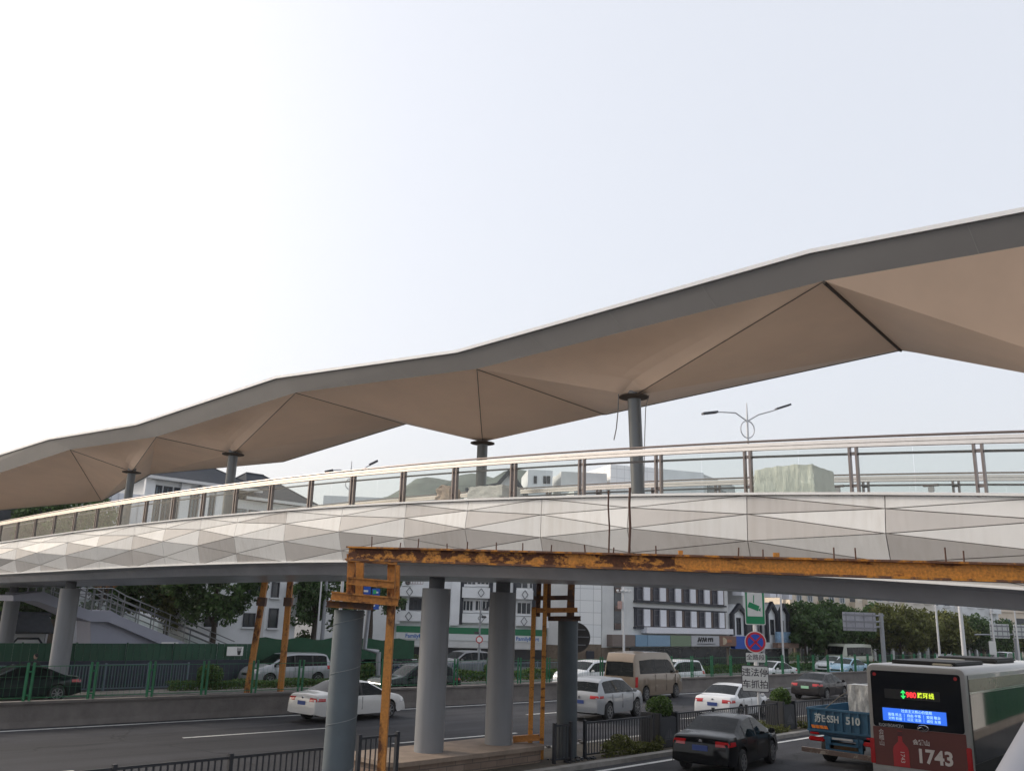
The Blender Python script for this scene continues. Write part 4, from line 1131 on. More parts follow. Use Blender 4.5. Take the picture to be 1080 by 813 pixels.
    HLZ = {'sedan': (.60, .66, .71), 'suv': (.74, .80, .86), 'mpv': (.70, .77, .83), 'van': (.80, .90, .98), 'minibus': (.60, .70, .80)}[kind]
    tall = kind in ('van', 'minibus')
    for s_ in (-1, 1):
        lamp('tail_light', M_tail, -1, s_, (36, 40, 44, 48) if tall else (12, 20, 28, 36, 44, 54, 62), TLZ, taper=0 if tall else .25)
        lamp('headlight', M_head, 1, s_, (8, 18, 28, 38, 48, 58), HLZ, taper=.3)
    for e_ in (-1, 1):
        zc_ = {'sedan': .70, 'suv': .76, 'mpv': .74, 'van': .85, 'minibus': .7}[kind] if e_ < 0 else .44
        x_ = max(abs(hit((0, 0, zc_ - .07), (e_, 0, 0)).x), abs(hit((0, 0, zc_ + .07), (e_, 0, 0)).x))
        pl2 = MB().box((e_ * (x_ + .008), 0, zc_), (.014, .44, .14)).build('licence_plate', plate or M_plate, root)
        if e_ < 0:
            zi = .40; xi = abs(hit((0, 0, zi), (-1, 0, 0)).x)
            MB().rbox((-xi, 0, zi), (.04, Wd * .66, .10), .015).build('rear_bumper_insert', M_under, root)
            if kind != 'van':
                zb_ = zc_ + .17; xb_ = abs(hit((0, 0, zb_), (-1, 0, 0)).x)
                MB().lathe([(.05, -xb_ - .012), (.05, -xb_ + .05)], (0, 0, zb_), axis='X', n=16).build('badge', M_chrome, root, smooth=30)
        else:
            zi = HLZ[0] - .08; xi = abs(hit((0, 0, zi), (1, 0, 0)).x)
            MB().rbox((xi - .01, 0, zi), (.04, Wd * .48, .16), .02).build('grille', M_under, root)
    for xw in (-wb, wb):
        for s_ in (-1, 1):
            yc = s_ * (Wd / 2 - .115)
            ty = MB(); wd = .11
            ty.lathe([(r * .62, -wd), (r * .92, -wd), (r, -wd * .75), (r, wd * .75), (r * .92, wd), (r * .62, wd), (r * .62, -wd)], (xw, yc, r), axis='Y', n=32, caps=False)
            t_ = ty.build('wheel', M_tyre, root, smooth=40)
            ri = MB(); ys = s_ * (wd + .004)
            for k in range(7):
                a = 2 * math.pi * k / 7 + .1
                d = Vector((math.cos(a), 0, math.sin(a))); c0 = Vector((xw, yc + ys, r)); 
                ri.bar(c0 + d * .04, c0 + d * r * .64, .034, .02, up=(0, 1, 0))
            ri.lathe([(r * .61, -.012), (r * .66, -.012), (r * .66, .012), (r * .61, .012), (r * .61, -.012)], (xw, yc + ys, r), axis='Y', n=32, caps=False)
            ri.lathe([(.06, -.02), (.06, .016)], (xw, yc + ys, r), axis='Y', n=16)
            ri.build('rim', rimm or M_rim, t_)
            MB().lathe([(r * .60, -.02), (r * .60, .0)], (xw, yc + s_ * .07, r), axis='Y', n=24).build('brake_disc', M_hub, t_)
    return root

def at(px, d): return (px - 540) / FOC * d, d
def place(px, d):                            # point on the road seen in this direction at this distance
    v = Dp(px, 700, d); return (v.x, v.y, 0.0)
OPP = R(180)
def at_xy(x, y): return (x, y, 0.0)
car('sedan', place(371, 36.7), R(50), PT_pearl, 'cream white saloon passing behind the grey blue tube tower', 'saloon_car')
car('suv', place(637, 40.2), R(58), PT_silver, 'silver sport utility car between the slate tower and the tan van', 'utility_car')
car('van', place(680, 50.4), R(54), PT_gold, 'tan brown high roof van driving beside the barrier', 'passenger_van', 'van')
car('mpv', place(709, 58), R(45) + OPP, PT_white, 'white people carrier behind the barrier just right of the tan van', 'people_carrier')
car('suv', place(621, 55), R(45) + OPP, PT_white, 'white utility car behind the barrier just left of the tan van', 'utility_car')
car('sedan', place(772, 41.6), R(54), PT_white, 'white saloon with blue plate stopped behind the parking sign post', 'saloon_car')
car('sedan', place(864, 54), R(50), PT_bronze, 'dark bronze saloon with green plate heading toward the far barrier', 'saloon_car', plate=M_plateg)
car('sedan', place(766, 27.9), R(57), PT_black, 'glossy black saloon nearest the camera on the near road', 'saloon_car')
car('sedan', place(22, 39.2), R(42) + OPP, PT_navy, 'dark teal saloon behind the barrier fence at the far left', 'saloon_car')
car('suv', place(437, 45.4), R(43) + OPP, PT_navy, 'dark utility car facing left behind the barrier between tower and pier', 'utility_car')
car('mpv', place(303, 51.4), R(42) + OPP, PT_silver, 'silver people carrier behind the far hedge between the orange trestle legs', 'people_carrier')
car('sedan', place(880, 84), R(44) + OPP, PT_white, 'white saloon far off behind the fence, just left of a blue taxi', 'saloon_car')
car('sedan', place(894, 79), R(44) + OPP, PT_blue, 'light blue taxi behind the fence far beyond the blue truck', 'taxi', 'taxi')
car('sedan', place(814, 68), R(44) + OPP, PT_white, 'white saloon partly hidden behind the parking sign boards', 'saloon_car')
def place_q(px, q):
    v = onplane(px, 690, W(0, q), RN); return (v.x, v.y, .0)
car('suv', place_q(488, 15.4), R(42) + OPP, PT_grey, 'grey utility car parked in front of the convenience shop', 'utility_car')
car('sedan', place_q(388, 15.6), R(42) + OPP, PT_black, 'black saloon parked beyond the railings right of the tube tower', 'saloon_car')
car('sedan', place_q(409, 16.4), R(42) + OPP, PT_bronze, 'dark saloon parked beside the black one before the shop', 'saloon_car')
car('minibus', place(897, 92), R(42) + OPP, paint('beige', (.36, .37, .30)), 'beige green minibus under the trees far down the road', 'minibus', 'minibus')
car('mpv', place(1000, 118), R(48) + OPP, PT_white, 'distant white car seen over the bus roof, left of the gantry sign', 'people_carrier')
car('mpv', place(1058, 110), R(48) + OPP, PT_silver, 'distant silver car under the gantry signs at the far right', 'people_carrier')

# ------------------------------------------------------------------ city bus
M_busbody = paint('bus_silver', (.31, .30, .285), .1)
M_busglass = mat('bus_rear_glass', (0.007, 0.009, 0.013), 0.05, var=0, spec=.22)
M_busside = mat('bus_side_glass', (0.006, 0.008, 0.009), 0.04, var=0, coat=.5, spec=.9)
M_red = mat('bus_advert_red', (0.125, 0.030, 0.024), 0.45, var=0.10, scale=1.2)
M_adwhite = mat('advert_lettering', (0.62, 0.56, 0.52), 0.5, var=0)
M_bottle = mat('bottle_red', (0.42, 0.025, 0.03), 0.35, var=.05)
M_led_r = mat('led_red', (.1, 0, 0), .5, var=0, emit=(1, .04, .05), estr=1.1)
M_led_g = mat('led_green', (0, .1, 0), .5, var=0, emit=(.05, 1, .2), estr=.9)
M_led_y = mat('led_yellow', (.1, .1, 0), .5, var=0, emit=(.75, .95, .05), estr=.9)
M_screen = mat('led_screen_blue', (0.02, 0.06, 0.3), .4, var=0, emit=(0.03, 0.16, 0.85), estr=.75)
M_scrtxt = mat('led_screen_text', (.4, .6, .8), .4, var=0, emit=(.45, .75, 1), estr=.8)
BTH = R(49)
DL = 25.2
rl = Dp(912, 697, DL); ru = Vector((math.sin(BTH), -math.cos(BTH), 0)); fu = Vector((math.cos(BTH), math.sin(BTH), 0))
BW, BH, BL = 2.5, 3.08, 10.4
bc = Vector((rl.x, rl.y, 0)) + ru * (BW / 2)
bus = thing('city_bus', 'silver city bus with dark rear window and red advert driving away', 'bus', (bc.x, bc.y, 0), BTH)
# local: x forward, y left
sec = []
def rrect(w, z0, z1, r, n=5):
    pts = []
    for (cy, cz, a0) in ((w / 2 - r, z1 - r, 0), (-w / 2 + r, z1 - r, 90)):
        for k in range(n + 1):
            a = R(a0 + 90 * k / n); pts.append((cy + r * math.cos(a), cz + r * math.sin(a)))
    pts += [(-w / 2, z0), (w / 2, z0)]
    return pts
mb = MB(); rings = []
for x, w, z1, r in ((0, BW - .16, BH - .10, .14), (.03, BW - .05, BH - .03, .17), (.10, BW, BH, .18), (BL - .25, BW, BH, .18), (BL, BW - .3, BH - .2, .2)):
    rings.append([(x, y, z) for y, z in rrect(w, .32, z1, r)])
N = len(rings[0]); mb.add([p for rg_ in rings for p in rg_], [(k * N + i, k * N + (i + 1) % N, (k + 1) * N + (i + 1) % N, (k + 1) * N + i) for k in range(len(rings) - 1) for i in range(N)] + [tuple(range(N)), tuple(range((len(rings) - 1) * N, len(rings) * N))])
mb.build('body', M_busbody, bus, smooth=35)
def brect(y0, y1, z0, z1, x, m, nm, par, rad=.08, th=.012):
    pts = []
    for (cy, cz, a0) in ((y1 - rad, z1 - rad, 0), (y0 + rad, z1 - rad, 90), (y0 + rad, z0 + rad, 180), (y1 - rad, z0 + rad, 270)):
        for k in range(5):
            a = R(a0 + 22.5 * k); pts.append((x, cy + rad * math.cos(a), cz + rad * math.sin(a)))
    return MB().prism(pts, (-th, 0, 0)).build(nm, m, par)
hw = BW / 2
rg_ = brect(-hw + .13, hw - .13, 1.50, BH - .17, -.002, M_busglass, 'rear_window', bus, .07)
adv = brect(-hw + .11, hw - .11, .55, 1.494, -.002, M_red, 'advert_panel', bus, .02)
X1 = -.020
brect(-.60, .78, 2.22, 2.46, -.015, mat('led_board_black', (.006, .006, .007), .3, var=0), 'route_display', bus, .02, .006)
rt, up_ = (0, -1, 0), (0, 0, 1)
def bt(s, size, y, z, m, par, xs=1.0, bold=0.0, nm='lettering', up=(0, 0, 1), right=(0, -1, 0)):
    o = text(s, size, (X1 - .006, y, z), right, up, m, par, nm, depth=.003, bold=bold, xs=xs, world=False); return o
bt('↕', .17, .30, 2.34, M_led_g, bus, bold=.005)
bt('980', .19, .10, 2.335, M_led_r, bus, xs=.9, bold=.006)
bt('路环线', .15, -.26, 2.335, M_led_y, bus, xs=.92, bold=.003)
scr = brect(-.72, .86, 1.66, 1.98, -.015, M_screen, 'led_screen', bus, .01, .006)
bt('社会主义核心价值观', .085, .0, 1.925, M_scrtxt, bus)
bt('富强 民主 ｜ 自由 平等 ｜ 爱国 敬业', .082, .07, 1.82, M_scrtxt, bus)
bt('文明 和谐 ｜ 公正 法治 ｜ 诚信 友善', .082, .07, 1.725, M_scrtxt, bus)
bt('KLQ6106GAHCEV1', .105, .66, 1.545, mat('bus_script', (.55, .55, .55), .35, metal=.5, var=0), bus, xs=.72)
lg = MB()
for rr, tt in ((1.0, .018),):
    pts = [(X1 - .008, -.13 + .13 * math.cos(R(15 * k)), 1.545 + .075 * math.sin(R(15 * k))) for k in range(25)]
    lg.path(pts, .010, 6)
    lg.path([(X1 - .008, -.13 + .10, 1.54), (X1 - .008, -.13 + .03, 1.58), (X1 - .008, -.13 - .03, 1.51), (X1 - .008, -.13 - .10, 1.55)], .012, 6)
lg.build('maker_emblem', M_chrome, bus)
bt('1743', .46, -.36, .86, M_adwhite, bus, bold=.014, xs=.98)
bt('会稽山', .14, -.06, 1.19, M_adwhite, bus, bold=.003)
bt('会', .14, .93, 1.36, M_adwhite, bus); bt('稽', .14, .93, 1.22, M_adwhite, bus); bt('山', .14, .93, 1.08, M_adwhite, bus)
btl = MB(); prof = [(.20, .56), (.20, .96), (.175, 1.04), (.10, 1.12), (.055, 1.17), (.05, 1.36), (.06, 1.365), (.06, 1.43), (0, 1.43)]
pts = [(X1 - .004, .46 + a, z) for a, z in prof] + [(X1 - .004, .46 - a, z) for a, z in prof[::-1][1:]]
btl.prism(pts, (-.003, 0, 0)); btl.build('bottle_picture', M_bottle, bus)
bt('1743', .15, .43, .80, M_adwhite, bus, up=(0, -1, 0), right=(0, 0, -1))
MB().prism([(X1 - .0035, .46 - .056, 1.30), (X1 - .0035, .46 + .056, 1.30), (X1 - .0035, .46 + .06, 1.42), (X1 - .0035, .46 - .06, 1.42)], (-.005, 0, 0)).build('bottle_cap_picture', mat('bottle_cap', (.08, .02, .02), .4, var=0), bus)
for s_ in (-1, 1):
    MB().rbox((-.005, s_ * (hw - .075), .88), (.05, .14, .62), .02).build('tail_light', M_tail, bus)
    MB().lathe([(.045, -.03), (.045, .02)], (0, s_ * (hw - .24), BH - .27), axis='X', n=14).build('marker_lamp', M_tail, bus)
MB().rbox((-.01, 0, .42), (.08, BW - .1, .2), .03).build('rear_bumper', M_busbody, bus)
for s_ in (-1, 1):
    y = s_ * (hw + .004)
    b0 = MB()
    def sr(x0, x1, z0, z1, m, nm): return MB().box(((x0 + x1) / 2, y, (z0 + z1) / 2), (x1 - x0, .014, z1 - z0)).build(nm, m, bus)
    sr(.22, BL - .5, 2.50, 2.80, mat('bus_cove_panel', (.30, .27, .22), .2, metal=.4, var=.1), 'side_cove')
    for k in range(6):
        x0 = .24 + k * 1.62; sr(x0, x0 + 1.612, .80, 2.44, M_busside, 'side_window')
    sr(.2, BL - .5, .45, .79, M_under, 'side_skirt')
    sr(.15, .185, .5, 2.9, M_under, 'corner_seam')
    sr(.22, BL - .5, 2.452, 2.49, M_chrome, 'window_rail')
rf = MB(); rf.rbox((2.2, 0, BH + .05), (2.8, 1.7, .10), .04); rf.rbox((6.2, 0, BH + .07), (2.4, 1.7, .14), .05)
rf.build('roof_unit', M_under, bus)
MB().rbox((4.2, .3, BH + .045), (.9, .8, .08), .03).build('roof_hatch', mat('hatch_beige', (.4, .36, .28), .5), bus); MB().rbox((1.3, -.5, BH + .03), (1.1, .5, .06), .02).build('roof_hatch', MATS['hatch_beige'], bus)
for xw in (2.6, 8.0):
    for s_ in (-1, 1):
        w_ = MB().lathe([(.28, -.14), (.44, -.14), (.48, -.1), (.48, .1), (.44, .14), (.28, .14)], (xw, s_ * (hw - .16), .48), axis='Y', n=30).build('wheel', M_tyre, bus, smooth=40)
        MB().lathe([(.28, -.02), (.1, .03)], (xw, s_ * (hw - .03), .48), axis='Y', n=24).build('rim', M_rim, w_)

# ------------------------------------------------------------------ blue flatbed truck
M_tblue = mat('truck_blue', (0.026, 0.10, 0.175), 0.5, var=0.28, scale=1.3, bump=.05)
M_tblue2 = mat('truck_blue_dark', (0.018, 0.07, 0.13), 0.55, var=0.25, scale=1.5)
TTH = R(47); DTk = 28.9
fu = Vector((math.cos(TTH), math.sin(TTH), 0)); ru = Vector((math.sin(TTH), -math.cos(TTH), 0))
a = Dp(851, 745, DTk); TW = 2.15; ztt = a.z; print('truck top z', ztt)
tc_ = Vector((a.x, a.y, 0)) + ru * (TW / 2)
trk = thing('flatbed_truck', 'weathered blue flatbed truck with drop sides, half hidden by the city bus', 'truck', (tc_.x, tc_.y, 0), TTH)
z0 = .93; z1 = ztt; hw = TW / 2; BLn = 3.9
tg = MB(); tg.box((.02, 0, (z0 + z1) / 2), (.03, TW, z1 - z0))
for z in (z0 + .03, z1 - .03): tg.box((-.012, 0, z), (.04, TW + .02, .06))
for k in range(9): tg.box((-.008, -hw + .06 + (TW - .12) * k / 8, (z0 + z1) / 2), (.035, .05, z1 - z0 - .1))
tg.build('tailgate', M_tblue, trk)
M_tchar = mat('truck_lettering', (.42, .46, .46), .7, var=.35, scale=9)
text('苏E·S5H', .27, (-.034, hw - .62, (z0 + z1) / 2 + .04), (0, -1, 0), (0, 0, 1), M_tchar, trk, depth=.004, bold=.008, xs=.82, world=False)
text('510', .29, (-.034, hw - 1.42, (z0 + z1) / 2 + .04), (0, -1, 0), (0, 0, 1), M_tchar, trk, depth=.004, bold=.010, world=False)
rs = MB()
for k in range(4): rs.prism([(-.034, hw - .16 - .13 * k, z0 + .09), (-.034, hw - .27 - .13 * k, z0 + .09), (-.034, hw - .23 - .13 * k, z0 + .18), (-.034, hw - .12 - .13 * k, z0 + .18)], (-.006, 0, 0))
rs.build('reflector_strip', mat('reflector_orange', (.72, .20, .03), .35, var=.1), trk)
for s_ in (-1, 1):
    sd = MB(); sd.box((BLn / 2 + .04, s_ * (hw - .015), (z0 + z1) / 2), (BLn, .03, z1 - z0))
    for k in range(8): sd.box((.1 + (BLn - .1) * k / 7, s_ * (hw + .01), (z0 + z1) / 2), (.06, .03, z1 - z0))
    sd.box((BLn / 2, s_ * (hw + .01), z1 - .03), (BLn, .035, .06)); sd.build('side_board', M_tblue, trk)
MB().box((BLn / 2 + .05, 0, z0 - .05), (BLn, TW, .09)).build('bed_floor', M_tblue2, trk)
fr = MB()
for s_ in (-1, 1):
    fr.box((.09, s_ * .50, (z0 - .1 + .42) / 2), (.12, .12, z0 - .1 - .42))
    fr.box((2.6, s_ * .42, .72), (5.2, .08, .2))
fr.box((.07, 0, z0 - .16), (.1, 1.2, .09)); fr.box((.07, 0, .62), (.08, 1.1, .07)); fr.box((.07, 0, .44), (.08, 1.1, .06))
fr.build('chassis', M_tblue, trk)
MB().box((-.02, 0, z0 - .155), (.05, .62, .05)).build('plate_lamp_bar', mat('rear_bar_white', (.4, .4, .4), .5), trk)
MB().rbox((.4, -.02, .52), (.5, .8, .22), .05).build('rear_axle', mat('axle_rust', (.16, .08, .03), .8, var=.4, scale=5), trk)
bpm = MB(); bpm.bar((-.14, 1.22, .40), (-.14, -1.0, .36), .12, .13); bpm.build('rear_bumper', patchy('truck_bumper_rust', (.13, .09, .075), (.30, .26, .22), thr=.56, scale=3), trk)
for s_ in (-1, 1):
    MB().rbox((.05, s_ * .83, z0 - .22), (.08, .50, .13), .03).build('tail_light', M_tail, trk)
    MB().rbox((-.02, s_ * .86, z0 - .06), (.05, .30, .06), .02).build('side_reflector', M_tail, trk)
    for xw in (.95, 4.6):
        w_ = MB().lathe([(.2, -.13), (.36, -.13), (.39, -.1), (.39, .1), (.36, .13), (.2, .13)], (xw, s_ * (hw - .25), .39), axis='Y', n=26).build('wheel', M_tyre, trk, smooth=40)
        MB().lathe([(.21, -.02), (.08, .02)], (xw, s_ * (hw - .12), .39), axis='Y', n=20).build('rim', M_tblue2, w_)
cab = MB(); cab.prism([(4.1, -hw + .08, .6), (5.65, -hw + .08, .6), (5.65, -hw + .08, 1.3), (5.25, -hw + .08, 2.05), (4.1, -hw + .08, 2.05)], (0, TW - .16, 0)); cab.build('cab', M_tblue2, trk)
MB().box((4.09, 0, 1.65), (.02, 1.3, .5)).build('cab_rear_window', M_cglass, trk)
# load standing in the bed
lp = Dp(899, 740, 30); r_ = (lp - Vector((tc_.x, tc_.y, 0))); lx, ly = r_.dot(fu), -r_.dot(ru)
print('load local', lx, ly)
ld = tc_ + fu * 1.35 + ru * 0.12
lo = thing('wrapped_cabinet', 'tall cabinet in silvery plastic wrap standing in the blue truck bed', 'cabinet', (ld.x, ld.y, z0 + .002), TTH)
M_wrap = mat('plastic_wrap', (.40, .40, .39), .22, var=.55, scale=7, bump=1.0, bscale=7, stretch=(1, 1, .4))
bm = bmesh.new(); bmesh.ops.create_cube(bm, size=1); bmesh.ops.subdivide_edges(bm, edges=bm.edges[:], cuts=7, use_grid_fill=True)
rg2 = random.Random(2); mb = MB(); bm.verts.index_update()
mb.add([(v.co.x * .62 + rg2.uniform(-.015, .015), v.co.y * .66 + rg2.uniform(-.015, .015), (v.co.z + .5) * 1.36) for v in bm.verts], [[v.index for v in f.verts] for f in bm.faces]); bm.free()
mb.build('plastic_cover', M_wrap, lo, smooth=50)
MB().box((0, -.35, .69), (.6, .03, 1.38)).build('side_panel', mat('cabinet_pinkish', (.28, .16, .12), .5, var=.15), lo)
rp = MB(); rp.path([tuple(tc_ + fu * .15 - ru * .55 * -1 * -1 + Vector((0, 0, z1))), tuple(tc_ + fu * .7 - ru * .3 + Vector((0, 0, z1 + .35))), tuple(ld + Vector((0, 0, z0 + 1.2)) - ru * .3)], .012, 6)
tag(rp.build('rope', mat('rope_tan', (.2, .17, .13), .9)), 'rope slanting from the blue tailgate up to the wrapped cabinet', 'rope')
# ------------------------------------------------------------------ buildings
M_wwhite = mat('wall_white_tile', (.72, .73, .74), .7, var=.10, scale=.5)
M_wgrey = mat('wall_pale_grey', (.58, .58, .57), .75, var=.12, scale=.5)
M_wbeige = mat('wall_beige', (.66, .57, .46), .8, var=.12, scale=.4)
M_wcream = mat('wall_cream', (.70, .65, .57), .8, var=.1, scale=.4)
M_wstone = mat('wall_brown_stone', (.15, .115, .085), .85, var=.35, scale=2.5, bump=.4)
M_roofgrey = mat('roof_dark_tile', (.060, .065, .075), .85, spec=.1, var=.2, scale=3, bump=.3, bscale=20)
M_frame = mat('window_frame_dark', (.022, .024, .034), .5, var=0)
M_framew = mat('window_frame_white', (.55, .55, .55), .5, var=.05)
M_winfr = mat('window_frame_grey', (.10, .10, .12), .5, var=0)
M_wpane = mat('window_pane', (.035, .042, .05), .08, var=.4, scale=.9, coat=.2)
M_wpane2 = mat('window_pane_blue', (.09, .13, .16), .08, var=.4, scale=.9, coat=.2)
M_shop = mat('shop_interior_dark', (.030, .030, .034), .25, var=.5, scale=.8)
M_blind = mat('window_blind_brown', (.10, .07, .06), .7, var=.2)
M_panelw = mat('shutter_panel_white', (.70, .70, .74), .6, var=.05)

class Fac:
    """a facade: origin at ground, u along it, n outwards"""
    def __init__(s, o, u):
        s.o = Vector((o[0], o[1], 0)); s.u = Vector((u[0], u[1], 0)).normalized()
        s.n = Vector((s.u.y, -s.u.x, 0))
        if s.n.dot(-s.o) < 0: s.n = -s.n
    def P(s, a, z, out=0.0): return s.o + s.u * a + s.n * out + Vector((0, 0, z))
    def px(s, x, y):                         # photo pixel -> (along, height) on this facade
        v = onplane(x, y, s.o, s.n); return (v - s.o).dot(s.u), v.z
    def rect(s, mb, a0, a1, z0, z1, out0, out1):
        return mb.prism([s.P(a0, z0, out0), s.P(a1, z0, out0), s.P(a1, z1, out0), s.P(a0, z1, out0)], s.n * (out1 - out0))
    def panel(s, nm, m, par, a0, a1, z0, z1, out0=-.05, out1=.05, **k):
        return s.rect(MB(), a0, a1, z0, z1, out0, out1).build(nm, m, par, world=True, **k)
    def window(s, par, a0, a1, z0, z1, fm, pm, bars=1, rail=False, fw=.07, sill=None, nm='window', rec=.10):
        mb = MB()
        for (x0, x1, y0, y1) in ((a0, a0 + fw, z0, z1), (a1 - fw, a1, z0, z1), (a0 + fw, a1 - fw, z0, z0 + fw), (a0 + fw, a1 - fw, z1 - fw, z1)):
            s.rect(mb, x0, x1, y0, y1, .004, .004 + rec)
        for k in range(1, bars + 1):
            x = a0 + (a1 - a0) * k / (bars + 1); s.rect(mb, x - fw * .35, x + fw * .35, z0 + fw, z1 - fw, .02, rec * .8)
        if rail: z = z0 + (z1 - z0) * .66; s.rect(mb, a0 + fw, a1 - fw, z - fw * .3, z + fw * .3, .02, rec * .78)
        w = mb.build(nm, fm, par, world=True)
        s.rect(MB(), a0 + fw * .5, a1 - fw * .5, z0 + fw * .5, z1 - fw * .5, -.03, .012).build('pane', pm, w, world=True)
        if sill: s.rect(MB(), a0 - .08, a1 + .08, z0 - .1, z0 - .004, .0, .2).build('sill', sill, w, world=True)
        return w
    def block(s, nm, m, par, a0, a1, z0, z1, depth, out=0.0, **k):
        return s.rect(MB(), a0, a1, z0, z1, out, out - depth).build(nm, m, par, world=True, **k)
def bthing(nm, label, f, a, cat='building', group=None): 
    p = f.P(a, 0); return thing(nm, label, cat, (p.x, p.y, 0), 0, group)

# --- shop house with the convenience store (centre)
o = Dp(412, 700, 74); f1 = Fac(o, (1, .10))
sh = bthing('shop_house', 'white shop building with balconies above a green striped convenience store', f1, 8)
aL = f1.px(330, 660)[0]; aR = f1.px(604, 660)[0]
f1.block('wall', M_wwhite, sh, aL, aR, .12, 13.2, 12)
z_sig = f1.px(520, 664.5)[1]; print('store sign z', z_sig)
a0s, a1s = f1.px(418, 664)[0], f1.px(576, 664)[0]
zt = f1.px(500, 662.5)[1]
f1.panel('shop_front', M_shop, sh, aL + 1, a1s + 1.5, .14, zt - 1.55, -.3, .012)
sgn = f1.panel('sign_band', mat('sign_white', (.62, .64, .64), .5, var=.04), sh, a0s, a1s, zt - .95, zt - .45, -.05, .30)
f1.panel('sign_stripe', mat('sign_green', (.012, .15, .065), .5, var=.04), sh, a0s, a1s, zt - .446, zt + .05, -.05, .31)
f1.panel('canopy_soffit', M_wgrey, sh, a0s, a1s, zt - 1.5, zt - .954, -.05, .25)
M_fam = mat('sign_letter_blue', (.02, .12, .42), .5, var=0)
for px in (440, 556):
    a, z = f1.px(px, 668); text('FamilyMart', .42, f1.P(a, zt - .70, .305), f1.u, (0, 0, 1), M_fam, sh, depth=.01, bold=.008)
for px in (523, 441 + 92):
    pass
f1.panel('sign_logo', M_fam, sh, f1.px(545, 668)[0] - .9, f1.px(545, 668)[0] - .3, zt - .9, zt - .5, .302, .315)
for px in (505, 573, 587):
    a = f1.px(px, 690)[0]; f1.panel('shop_column', M_wgrey, sh, a - .14, a + .14, .14, zt - 1.52, 0, .16)
for (x0, x1, y0, y1, bars) in ((489, 502, 606, 617, 2), (503, 516, 606, 617, 2), (544, 557, 608, 621, 1), (558, 562, 608, 621, 0), (488, 499, 632.5, 644.5, 2), (501, 516, 632.5, 644.5, 3), (545, 560, 634.5, 648, 2), (583, 591, 614, 626, 1)):
    a0, z1 = f1.px(x0, y0); a1, z0 = f1.px(x1, y1); f1.window(sh, a0, a1, z0, z1, M_framew, M_wpane, bars, sill=M_wwhite)
# dark vertical piers and white spandrels with diamond ornaments
for (x0, x1, y0, y1) in ((484.5, 487.5, 590, 658), (516.5, 519, 590, 640), (562, 564.5, 606, 668), (541.5, 544, 606, 634)):
    a0, z1 = f1.px(x0, y0); a1, z0 = f1.px(x1, y1); f1.panel('dark_pier', M_frame, sh, a0, a1, z0, z1, 0, .22)
for (x0, x1, y0, y1, cx) in ((487.5, 516, 619, 631, 507), (544, 561.5, 622, 632, 553), (487.5, 516, 646.5, 657, 507), (544, 561.5, 650, 660, 552), (421, 446, 618.5, 629, 432), (421, 445, 644, 655, 431)):
    a0, z1 = f1.px(x0, y0); a1, z0 = f1.px(x1, y1)
    sp_ = f1.panel('balcony_front', M_wwhite, sh, a0, a1, z0, z1, .0, .45)
    c, zc = f1.px(cx, (y0 + y1) / 2); d = .34; mb = MB()
    pts = [(c - d * .75, zc), (c, zc + d), (c + d * .75, zc), (c, zc - d)]
    for (u0, w0), (u1, w1) in zip(pts, pts[1:] + pts[:1]): mb.bar(f1.P(u0, w0, .46), f1.P(u1, w1, .46), .06, .04)
    mb.build('ornament', M_frame, sp_, world=True)
for (x0, x1, y0, y1, bars) in ((423, 428, 630.5, 643.5, 0), (432, 444.5, 630, 643.5, 2), (424, 429, 606, 617, 0)):
    a0, z1 = f1.px(x0, y0); a1, z0 = f1.px(x1, y1); f1.window(sh, a0, a1, z0, z1, M_frame, M_wpane, bars)
ac = f1.px(429.5, 614); bx = f1.rect(MB(), ac[0] - .4, ac[0] + .4, ac[1] - .3, ac[1] + .3, .05, .40).build('air_conditioner', M_wwhite, sh, world=True)
MB().tube(f1.P(ac[0] + .05, ac[1], .40), f1.P(ac[0] + .05, ac[1], .43), .22, n=16).build('fan_grille', M_wpane, bx, world=True)
a0, z1 = f1.px(430, 604); a1, z0 = f1.px(446, 616); gr = MB()
for k in range(7):
    x = a0 + (a1 - a0) * k / 6; gr.bar(f1.P(x, z0, .42), f1.P(x, z1, .42), .03)
for k in range(4):
    z = z0 + (z1 - z0) * k / 3; gr.bar(f1.P(a0, z, .42), f1.P(a1, z, .42), .03)
gr.build('balcony_grille', mat('grille_reddish', (.30, .20, .18), .7), sh, world=True)
# white pilasters
for px in (418, 480, 578):
    a = f1.px(px, 640)[0]; f1.panel('pilaster', M_wwhite, sh, a - .35, a + .35, zt + .2, 13, 0, .3)
# upper storeys seen through the railing glass
fU = Fac(f1.P(0, 0, -3), f1.u)
for (x0, x1, y0, nm, m) in ((557, 583, 495, 'roof_room', M_wwhite), (592, 640, 497, 'roof_room', M_wgrey)):
    a0, z1 = fU.px(x0, y0); a1, _ = fU.px(x1, y0); fU.block(nm, m, sh, a0, a1, 13.0, z1, 5)
for x in (563, 573, 577):
    a0, z1 = fU.px(x, 502); a1, z0 = fU.px(x + 3, 510); fU.window(sh, a0, a1, z0, z1, M_frame, M_wpane, 0)
a0, _ = fU.px(505, 520); a1, zr = fU.px(555, 520); am, zp = fU.px(537, 499)
mb = MB(); mb.prism([fU.P(a0 - 1, 12.8), fU.P(a1, 12.8), fU.P(a1, zr - .6), fU.P(am, zp), fU.P(a0 + 1.6, zp - 1.2), fU.P(a0 - 1, zr)], -fU.n * 6); mb.build('gable_wall', M_wgrey, sh, world=True)
mb = MB()
for (u0, w0), (u1, w1) in (((a0 - 1.2, zr), (a0 + 1.6, zp - 1.1)), ((a0 + 1.6, zp - 1.1), (am, zp + .15)), ((am, zp + .15), (a1 + .4, zr - .8))): mb.bar(fU.P(u0, w0, .15), fU.P(u1, w1, .15), .5, .32)
mb.build('gable_edge', M_roofgrey, sh, world=True)

